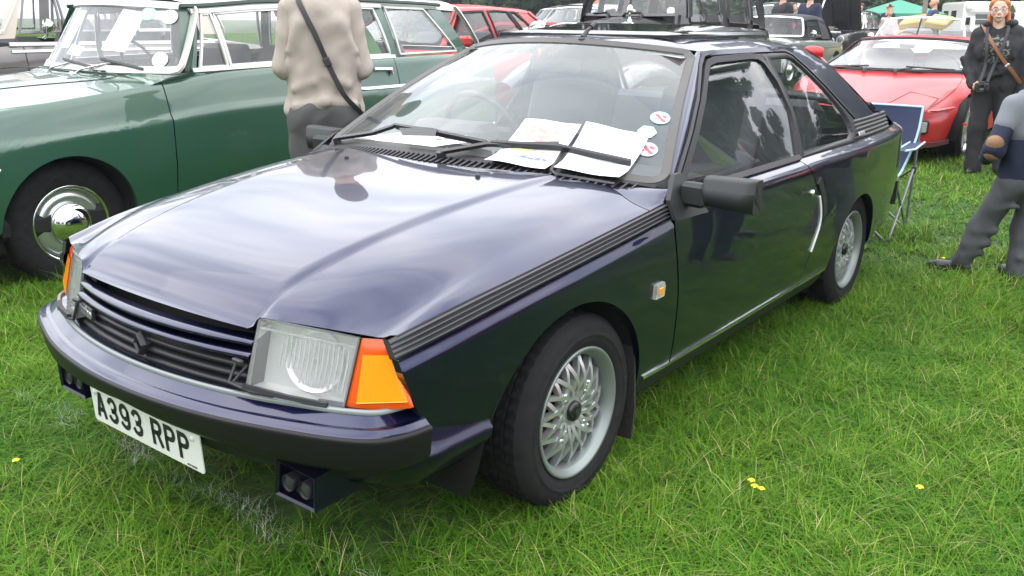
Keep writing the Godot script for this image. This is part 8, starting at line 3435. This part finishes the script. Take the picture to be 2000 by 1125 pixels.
func child() -> void:
	var t := thing("person", "child in grey and navy jumper walking at the right edge", "person", Vector3(1.36, 0.0, -3.52), -2.56)
	var k := 1.0
	var la := Vector3(0.24, 0.085, 0.06)
	var ra := Vector3(-0.02, 0.085, -0.05)
	var legs := [[Vector3(0.07, 0.52, 0), Vector3(0.155, 0.30, 0.06), 0.078, 0.062], [Vector3(0.155, 0.30, 0.06), la, 0.062, 0.052], [Vector3(-0.06, 0.52, 0), Vector3(-0.05, 0.29, 0.02), 0.078, 0.064], [Vector3(-0.05, 0.29, 0.02), ra + Vector3(0, -0.035, 0), 0.064, 0.062], [Vector3(-0.05, 0.55, 0), Vector3(0.05, 0.55, 0), 0.085, 0.085]]
	var folds := []
	for q in [[0.12, 0.27, -0.01, 0.21, 0.26, 0.02], [0.14, 0.20, 0.0, 0.24, 0.18, 0.03], [-0.10, 0.25, -0.03, -0.02, 0.23, -0.04], [-0.08, 0.15, -0.07, 0.0, 0.14, -0.09], [0.16, 0.14, 0.01, 0.26, 0.12, 0.03], [0.05, 0.42, -0.07, 0.13, 0.40, -0.02], [-0.10, 0.42, -0.07, -0.02, 0.40, -0.08]]:
		folds.append([Vector3(q[0], q[1], q[2]), Vector3(q[3], q[4], q[5]), 0.014, 0.011])
	shoe(t, la, Vector3(0.75, 0, 0.45), 1.0)
	shoe(t, ra, Vector3(0.1, 0, 1), 0.95)
	var el := Vector3(0.215, 0.73, -0.06)
	var arms := [[Vector3(0.125, 0.945, 0), el, 0.055, 0.052], [el, Vector3(0.17, 0.66, 0.12), 0.050, 0.04], [Vector3(-0.125, 0.945, 0), Vector3(-0.19, 0.75, -0.02), 0.055, 0.05], [Vector3(-0.19, 0.75, -0.02), Vector3(-0.16, 0.62, 0.10), 0.05, 0.04]]
	var low_t := [[Vector3(0.05, 0.58, 0), Vector3(0.055, 0.82, 0), 0.088, 0.086], [Vector3(-0.05, 0.58, 0), Vector3(-0.055, 0.82, 0), 0.088, 0.086]]
	var up_t := [[Vector3(0.055, 0.82, 0), Vector3(0.06, 0.92, 0), 0.088, 0.082], [Vector3(-0.055, 0.82, 0), Vector3(-0.06, 0.92, 0), 0.088, 0.082], [Vector3(-0.10, 0.955, 0), Vector3(0.10, 0.955, 0), 0.055, 0.055]]
	var c := Vector3(0, 1.10, 0.02)
	var hands := hand_bones(Vector3(0.168, 0.655, 0.125), Vector3(-0.15, -0.3, 0.9), Vector3(-0.9, 0, 0), 0.72, 0.4, 1.0) + hand_bones(Vector3(-0.158, 0.615, 0.105), Vector3(0.1, -0.5, 0.8), Vector3(0.9, 0, 0), 0.72, 0.4, -1.0)
	var body := flesh(fatter(legs, -0.02) + fatter(arms + low_t + up_t, -0.02) + [[Vector3(0, 0.95, 0), Vector3(0, 1.03, 0.01), 0.045, 0.042]], 0.02, 0.012)
	put_mesh(joined([body, flesh(head_bones(c, 0.88), 0.009, 0.007), flesh(hands, 0.005, 0.0025)]), "body", MT.skin_pale, t)
	put_mesh(flesh(legs + folds, 0.011, 0.012, 0.009), "trousers", MT.school_grey, t)
	var upper := [[arms[0][0], arms[0][0].lerp(el, 0.42), 0.056, 0.055], [arms[2][0], arms[2][0].lerp(arms[2][1], 0.42), 0.056, 0.055]]
	var ju := put_mesh(flesh(low_t, 0.012, 0.014, 0.008), "jumper", MT.navy, t)
	for q in 2:
		put_mesh(flesh(arms.slice(q * 2, q * 2 + 2), 0.010, 0.010, 0.008), "sleeve", MT.navy, ju)
	put_mesh(flesh(fatter(up_t + upper, 0.004), 0.012, 0.012, 0.005), "jumper_yoke", MT.marl_grey, t)
	put_mesh(flesh(seg([Vector3(-0.07, 1.0, 0.02), Vector3(-0.06, 0.98, -0.07), Vector3(0.0, 0.95, -0.105), Vector3(0.06, 0.98, -0.07), Vector3(0.07, 1.0, 0.02)], 0.038) + [[Vector3(0, 0.97, -0.09), Vector3(0, 0.90, -0.115), 0.05, 0.035]], 0.012, 0.012), "hood", MT.marl_grey, t)
	put_mesh(flesh([[el + Vector3(0.006, 0.03, -0.012), el + Vector3(0.004, -0.02, 0.0), 0.046, 0.046]], 0.008, 0.006), "elbow_patch", MT.patch_tan, t)
	put_mesh(flesh([[c + Vector3(0, 0.035, -0.02), c + Vector3(0, 0.035, -0.03), 0.080, 0.080], [c + Vector3(0, 0.0, -0.05), c + Vector3(0, -0.03, -0.055), 0.055, 0.045]], 0.012, 0.01), "hair", MT.hair_brown, t)
	face_bits(t, c, 0.88, 0, 0, MT.ink, false)


# ---------------------------------------------------------------- papers, chair, tents, vans
func page(kind: int) -> StandardMaterial3D:
	var w := 168
	var h := 236
	var im := Image.create(w, h, false, Image.FORMAT_RGB8)
	im.fill(Color(0.93, 0.93, 0.93))
	var n := FastNoiseLite.new()
	n.seed = 50 + kind
	n.frequency = 0.05
	if kind == 0:
		# two colour photographs, red above and blue below
		for y in range(16, 96):
			for x in range(22, 140):
				var v := n.get_noise_2d(x, y)
				var c := Color(0.62, 0.58, 0.55)
				if y > 34 + (x - 60) * 0.18 and x < 118 - (y - 34) * 0.2:
					c = Color(0.84, 0.56, 0.52)
				if y < 34 and x > 70:
					c = Color(0.78, 0.74, 0.74)
				im.set_pixel(x, y, c.lightened(clampf(v * 0.5 + 0.1, 0.0, 0.5)))
		for y in range(134, 214):
			for x in range(28, 146):
				var v := n.get_noise_2d(x, y)
				var c := Color(0.68, 0.76, 0.84)
				if y < 150:
					c = Color(0.84, 0.80, 0.56) if x < 90 else Color(0.80, 0.72, 0.70)
				elif absf(y - 176 - v * 10.0) < 6:
					c = Color(0.42, 0.46, 0.56)
				elif y > 190:
					c = Color(0.74, 0.74, 0.74)
				im.set_pixel(x, y, c.lightened(clampf(v * 0.5 + 0.1, 0.0, 0.5)))
	else:
		# a page of small type in its lower half
		var r := RandomNumberGenerator.new()
		r.seed = 4
		for k in 15:
			var y := 128 + k * 6
			var x := 16
			var end := 152 if k % 5 != 4 else 90
			while x < end:
				var l := r.randi_range(4, 12)
				im.fill_rect(Rect2i(x, y, mini(l, end - x), 2), Color(0.70, 0.70, 0.84))
				x += l + 3
	var m := mat("page_%d" % kind, 1, 1, 1, 0.6)
	m.albedo_texture = ImageTexture.create_from_image(im)
	return m


func build_props() -> void:
	var pages := [page(0), page(1)]
	var uvs := [[Vector2(0.331, 0.247), Vector2(0.616, 0.259), Vector2(0.556, -0.075), Vector2(0.274, -0.072)], [Vector2(0.636, 0.274), Vector2(0.932, 0.248), Vector2(0.858, -0.064), Vector2(0.593, -0.062)]]
	var labels := ["white sheet with two colour photographs tucked under the coupe's wiper", "white typed sheet tucked under the end of the coupe's wiper"]
	for k in 2:
		var s := new_st()
		smooth(s, true)
		var rows := ws_sheet(uvs[k], 0.010, 12)
		for j in 13:
			for i in 13:
				# pinned by the wiper, lifting a little at the free edges
				var f := absf(j / 12.0 - 0.55)
				rows[j][i] += Vector3(0, 0.8, 0.5) * (0.012 * f * f * 4.0 + 0.004 * sin(i * 0.5 + k))
				if j > 9:
					rows[j][i] += Vector3(0, 0.012, 0.0) * (j - 9) / 3.0
		grid(s, rows, true)
		var o := put(s, "paper_sheet", pages[k])
		tag(o, labels[k], "paper")
	var fol := new_st()
	bar(fol, [ws(0.585, 0.10, 0.012), ws(0.575, -0.05, 0.016), ws(0.60, -0.072, 0.016), ws(0.72, -0.076, 0.016), ws(0.84, -0.078, 0.016)], 0.012, 0.003, Vector3(0, 0.8, 0.5))
	tag(put(fol, "folder_edge", MT.dark_plastic), "black plastic folder edge beside the typed sheet on the coupe", "folder")
	var ins := [[Vector3(-0.62, 0.90, -0.50), Vector3(-0.46, 0.915, -0.80), Vector3(-0.22, 0.917, -0.72), Vector3(-0.34, 0.905, -0.44)], [Vector3(-0.40, 0.908, -0.47), Vector3(-0.32, 0.924, -0.84), Vector3(-0.07, 0.914, -0.62), Vector3(-0.20, 0.912, -0.42)]]
	var il := ["white sheet lying on the coupe's dash, nearer the far pillar", "white sheet on the coupe's dash with its corner pointing right"]
	for k in 2:
		var s := new_st()
		smooth(s, true)
		var rows := []
		for j in 7:
			var row := PackedVector3Array()
			for i in 7:
				row.append(ins[k][0].lerp(ins[k][1], j / 6.0).lerp(ins[k][3].lerp(ins[k][2], j / 6.0), i / 6.0) + Vector3(0, 0.008 * sin(i * 0.9 + j * 0.5), 0))
			rows.append(row)
		grid(s, rows)
		tag(put(s, "paper_sheet", MT.paper), il[k], "paper")
	camp_chair()
	gazebo()
	var s := new_st()
	tube(s, [Vector3(-6.63, 0.2, -33.7), Vector3(-6.62, 7.5, -33.72)], 0.09, 10, 0.06)
	var po := put(s, "pole", MT.wood_pole)
	tag(po, "bare wooden pole rising beside the gazebo", "pole")
	camper("camper_van", "white camper van behind the ginger haired person, left side", Vector3(-9.3, 0.3, -56.0), 0.5)
	camper("camper_van", "white camper van at the right edge behind the hoodie", Vector3(-6.6, 0.3, -55.5), 0.9)
	s = new_st()
	smooth(s, true)
	var rows := []
	for k in 9:
		var f := k / 8.0
		var row := PackedVector3Array()
		for q in [[-0.9, 0.0], [-0.6, 0.7], [0.0, 1.25], [0.6, 0.7], [0.9, 0.0]]:
			row.append(Vector3(-6.45 + q[0], 0.25 + q[1] * (0.55 + 0.45 * sin(PI * f)), -31.8 + f * 2.0))
		rows.append(row)
	grid(s, rows)
	tag(put(s, "red_tent", MT.red_tent), "faded red tent behind the dark saloon's tail", "tent")


func camp_chair() -> void:
	var t := thing("camp_chair", "folding camp chair in dark blue cloth with pale blue piping", "chair", Vector3(0.32, 0.0, -4.16), 0.05)
	# local: facing +z, half width 0.25
	var w := 0.26
	for q in [[Vector3(w, 0, -0.30), Vector3(-w, 0.42, -0.30)], [Vector3(-w, 0, -0.30), Vector3(w, 0.42, -0.30)], [Vector3(w, 0, 0.24), Vector3(-w, 0.42, 0.24)], [Vector3(-w, 0, 0.24), Vector3(w, 0.42, 0.24)],
			[Vector3(w, 0, -0.30), Vector3(w, 0.42, 0.24)], [Vector3(w, 0, 0.24), Vector3(w, 0.42, -0.30)], [Vector3(-w, 0, -0.30), Vector3(-w, 0.42, 0.24)], [Vector3(-w, 0, 0.24), Vector3(-w, 0.42, -0.30)]]:
		var s := new_st()
		tube(s, [q[0], q[1]], 0.008, 8)
		put(s, "leg", MT.steel_tube, t)
	for sx in [1, -1]:
		var s := new_st()
		tube(s, [Vector3(sx * w, 0.0, -0.30), Vector3(sx * w, 0.42, -0.305), Vector3(sx * w, 0.83, -0.335)], 0.009, 8)
		put(s, "back_post", MT.steel_tube, t)
		s = new_st()
		tube(s, [Vector3(sx * w, 0.40, 0.24), Vector3(sx * w, 0.60, 0.23)], 0.009, 8)
		put(s, "arm_post", MT.steel_tube, t)
		s = new_st()
		smooth(s, true)
		grid(s, [PackedVector3Array([Vector3(sx * w - 0.04, 0.60, -0.32), Vector3(sx * w - 0.045, 0.585, 0.0), Vector3(sx * w - 0.04, 0.605, 0.27)]), PackedVector3Array([Vector3(sx * w + 0.04, 0.60, -0.32), Vector3(sx * w + 0.045, 0.585, 0.0), Vector3(sx * w + 0.04, 0.605, 0.27)])])
		var a := put(s, "arm_rest", MT.navy_cloth, t)
		s = new_st()
		for e in [-1, 1]:
			tube(s, [Vector3(sx * w + e * 0.042, 0.60, -0.32), Vector3(sx * w + e * 0.047, 0.587, 0.0), Vector3(sx * w + e * 0.042, 0.607, 0.27)], 0.007, 6)
		put(s, "piping", MT.piping, a)
		s = new_st()
		rbox(s, at(sx * w, 0.015, 0.24), Vector3(0.03, 0.03, 0.03), 0.006)
		rbox(s, at(sx * w, 0.015, -0.30), Vector3(0.03, 0.03, 0.03), 0.006)
		rbox(s, at(sx * w, 0.41, 0.24), Vector3(0.03, 0.05, 0.03), 0.006)
		rbox(s, at(sx * w, 0.41, -0.305), Vector3(0.03, 0.05, 0.03), 0.006)
		put(s, "joint", MT.dark_plastic, t)
	var s := new_st()
	smooth(s, true)
	var rows := []
	for j in 7:
		var f := j / 6.0
		var row := PackedVector3Array()
		for i in 9:
			var u := lerpf(-1.0, 1.0, i / 8.0)
			var hw := lerpf(w, w * 0.80, pow(maxf(0.0, f - 0.35) / 0.65, 1.5))
			row.append(Vector3(u * hw, lerpf(0.83, 0.43, f) + 0.0, lerpf(-0.33, -0.22, f) - 0.05 * (1.0 - u * u) * sin(PI * (0.2 + 0.6 * f))))
		rows.append(row)
	for j in range(1, 6):
		var f := j / 5.0
		var row := PackedVector3Array()
		for i in 9:
			var u := lerpf(-1.0, 1.0, i / 8.0)
			row.append(Vector3(u * lerpf(w * 0.80, w, f), lerpf(0.43, 0.44, f) - 0.07 * (1.0 - u * u) * sin(PI * (0.25 + 0.5 * f)) - 0.02 * sin(PI * f), lerpf(-0.22, 0.27, f)))
		rows.append(row)
	grid(s, rows)
	var seatc := put(s, "seat_cloth", MT.navy_cloth, t)
	s = new_st()
	for e in [0, 8]:
		var ln := PackedVector3Array()
		for r in rows:
			ln.append(r[e])
		tube(s, ln, 0.008, 6)
	tube(s, rows[0], 0.008, 6)
	tube(s, rows[rows.size() - 1], 0.008, 6)
	put(s, "piping", MT.piping, seatc)


func gazebo() -> void:
	var t := thing("gazebo", "green pyramid roofed gazebo standing before the dark wood", "tent", Vector3(-9.6, 0.25, -41.4), 0.6)
	var s := new_st()
	smooth(s, false)
	var c := [Vector3(-1.5, 1.55, -1.5), Vector3(1.5, 1.55, -1.5), Vector3(1.5, 1.55, 1.5), Vector3(-1.5, 1.55, 1.5)]
	for k in 4:
		var a: Vector3 = c[k]
		var b: Vector3 = c[(k + 1) % 4]
		tri(s, a, b, Vector3(0, 2.15, 0))
		quad(s, a, b, b - Vector3(0, 0.2, 0), a - Vector3(0, 0.2, 0))
	put(s, "canopy", MT.tent_green, t)
	for k in 4:
		s = new_st()
		tube(s, [c[k], Vector3(c[k].x, 0, c[k].z)], 0.03, 6)
		put(s, "leg", MT.steel_tube, t)


func camper(called: String, label: String, p: Vector3, turn: float) -> void:
	var t := thing(called, label, "van", p, turn)
	var s := new_st()
	rbox(s, at(0, 1.35, -0.8), Vector3(2.1, 1.9, 4.2), 0.12)
	put(s, "living_body", MT.white_paint, t)
	s = new_st()
	rbox(s, at(0, 0.9, 1.9), Vector3(1.9, 1.2, 1.4), 0.15)
	rbox(s, at(0, 2.0, 1.2), Vector3(2.0, 0.55, 1.3), 0.2)
	put(s, "cab", MT.white_paint, t)
	for sx in [1, -1]:
		for z in [-1.9, -0.4]:
			s = new_st()
			rbox(s, at(sx * 1.056, 1.55, z), Vector3(0.02, 0.55, 0.9), 0.006)
			put(s, "window", MT.dark_lens, t)
		s = new_st()
		rbox(s, at(sx * 0.955, 1.25, 1.9), Vector3(0.02, 0.4, 0.7), 0.006)
		put(s, "window", MT.dark_lens, t)
		for z in [1.9, -1.6]:
			plain_wheel(t, Vector3(sx * 1.0, 0.33, z), 0.34, 0.2, 0.2, sx, MT.silver)
	s = new_st()
	rbox(s, Transform3D(Basis(Vector3.RIGHT, -0.3), Vector3(0, 1.35, 2.58)), Vector3(1.6, 0.55, 0.03), 0.008)
	put(s, "windscreen", MT.dark_lens, t)


# ---------------------------------------------------------------- the wood along the far side of the field
func crown(sd: int, n: int, w: float, h: float) -> ArrayMesh:
	var r := RandomNumberGenerator.new()
	r.seed = sd
	var lobes := []
	for k in 16:
		var a := r.randf() * TAU
		var f := r.randf()
		var rad := w * (0.75 - 0.55 * f) * r.randf_range(0.5, 1.0)
		lobes.append([Vector3(cos(a) * rad, h * (0.12 + 0.80 * f), sin(a) * rad), w * r.randf_range(0.28, 0.5) * (1.1 - 0.5 * f)])
	var v := PackedVector3Array()
	var nn := PackedVector3Array()
	var c := PackedColorArray()
	for k in n:
		var l: Array = lobes[k % 16]
		var d := Vector3(r.randfn(), r.randfn() * 0.8, r.randfn()).normalized()
		var p: Vector3 = l[0] + d * l[1] * pow(r.randf(), 0.35)
		var sz := r.randf_range(0.22, 0.48)
		var u := Vector3(r.randfn(), r.randfn(), r.randfn()).normalized()
		var w2 := u.cross(d).normalized()
		var tone := Color(0.030, 0.058, 0.016).lerp(Color(0.075, 0.105, 0.030), pow(r.randf(), 1.6))
		for tr in [[u * -0.5, u * 0.5, w2 * 0.8], [w2 * -0.45, u * 0.6, w2 * 0.2 - u * 0.5]]:
			var q: Array = tr
			if (q[2] - q[0]).cross(q[1] - q[0]).dot(d) < 0.0:
				q = [q[0], q[2], q[1]]
			for e in q:
				v.append(p + e * sz)
				nn.append((d + u * 0.25).normalized())
				c.append(tone)
	var arr := []
	arr.resize(Mesh.ARRAY_MAX)
	arr[Mesh.ARRAY_VERTEX] = v
	arr[Mesh.ARRAY_NORMAL] = nn
	arr[Mesh.ARRAY_COLOR] = c
	var me := ArrayMesh.new()
	me.add_surface_from_arrays(Mesh.PRIMITIVE_TRIANGLES, arr)
	return me


func build_trees() -> void:
	var m := mat("tree_leaf", 1, 1, 1, 0.7)
	m.vertex_color_use_as_albedo = true
	m.backlight_enabled = true
	m.backlight = Color(0.25, 0.25, 0.25)
	var bark := mat("bark", 0.07, 0.055, 0.04, 0.9)
	var r := RandomNumberGenerator.new()
	r.seed = 31
	var kinds := []
	for k in 4:
		var me := crown(100 + k, 5200, [3.6, 4.4, 3.0, 4.0][k], [10.0, 12.0, 9.0, 13.0][k])
		kinds.append(me)
	for k in 50:
		var x := -62.0 + 2.7 * k + r.randf_range(-0.8, 0.8)
		var z := -66.0 + 0.28 * (x + 30.0) * (-1.0 if x < -30 else 0.2) + r.randf_range(-4.0, 4.0)
		if k >= 34:       # the hedge trees behind the photographer, seen only in paint and chrome
			x = -52.0 + 6.5 * (k - 34) + r.randf_range(-1.5, 1.5)
			z = 38.0 + r.randf_range(-4.0, 4.0)
		var sc := r.randf_range(1.4, 2.0) if k < 34 else r.randf_range(1.1, 1.5)
		var t := thing("tree", ["broad dark tree of the wood across the field", "tall dark tree of the wood across the field", "slender dark tree of the wood across the field", "rounded dark tree of the wood across the field"][k % 4] if k < 34 else "tree of the hedge behind the photographer, out of the picture", "tree", Vector3(x, 0.2 if k < 34 else 0.0, z), r.randf() * TAU, "trees of the far wood" if k < 34 else "trees behind the photographer")
		var s := new_st()
		tube(s, [Vector3(0, -0.2, 0), Vector3(0.1, 2.0 * sc, 0.05), Vector3(0.0, 7.0 * sc, 0.1)], 0.3 * sc, 8, 0.12)
		for q in 4:
			var a := TAU * q / 4.0 + r.randf()
			tube(s, [Vector3(0.05, (2.4 + q * 0.8) * sc, 0), Vector3(cos(a) * 1.4, (3.6 + q) * sc, sin(a) * 1.4), Vector3(cos(a) * 2.4, (4.8 + q) * sc, sin(a) * 2.4)], 0.12 * sc, 6, 0.04)
		put(s, "trunk", bark, t)
		var c := put_mesh(kinds[k % 4], "crown", m, t)
		c.scale = Vector3(sc, sc, sc)
	# undergrowth under the wood's edge: one mass
	var tr := []
	var cl := []
	for k in 260:
		var x := r.randf_range(-64.0, 34.0)
		var z := -63.0 + 0.28 * (x + 30.0) * (-1.0 if x < -30 else 0.2) + r.randf_range(-3.0, 2.0)
		var sc := r.randf_range(0.16, 0.32)
		tr.append(Transform3D(Basis(Vector3.UP, r.randf() * TAU).scaled(Vector3(sc * 1.6, sc, sc * 1.6)), Vector3(x, 0.1, z)))
		cl.append(Color(1, 1, 1) * r.randf_range(0.8, 1.3))
	scatter("undergrowth", kinds[0], m, tr, cl, "dark tangled undergrowth along the foot of the wood", "undergrowth")
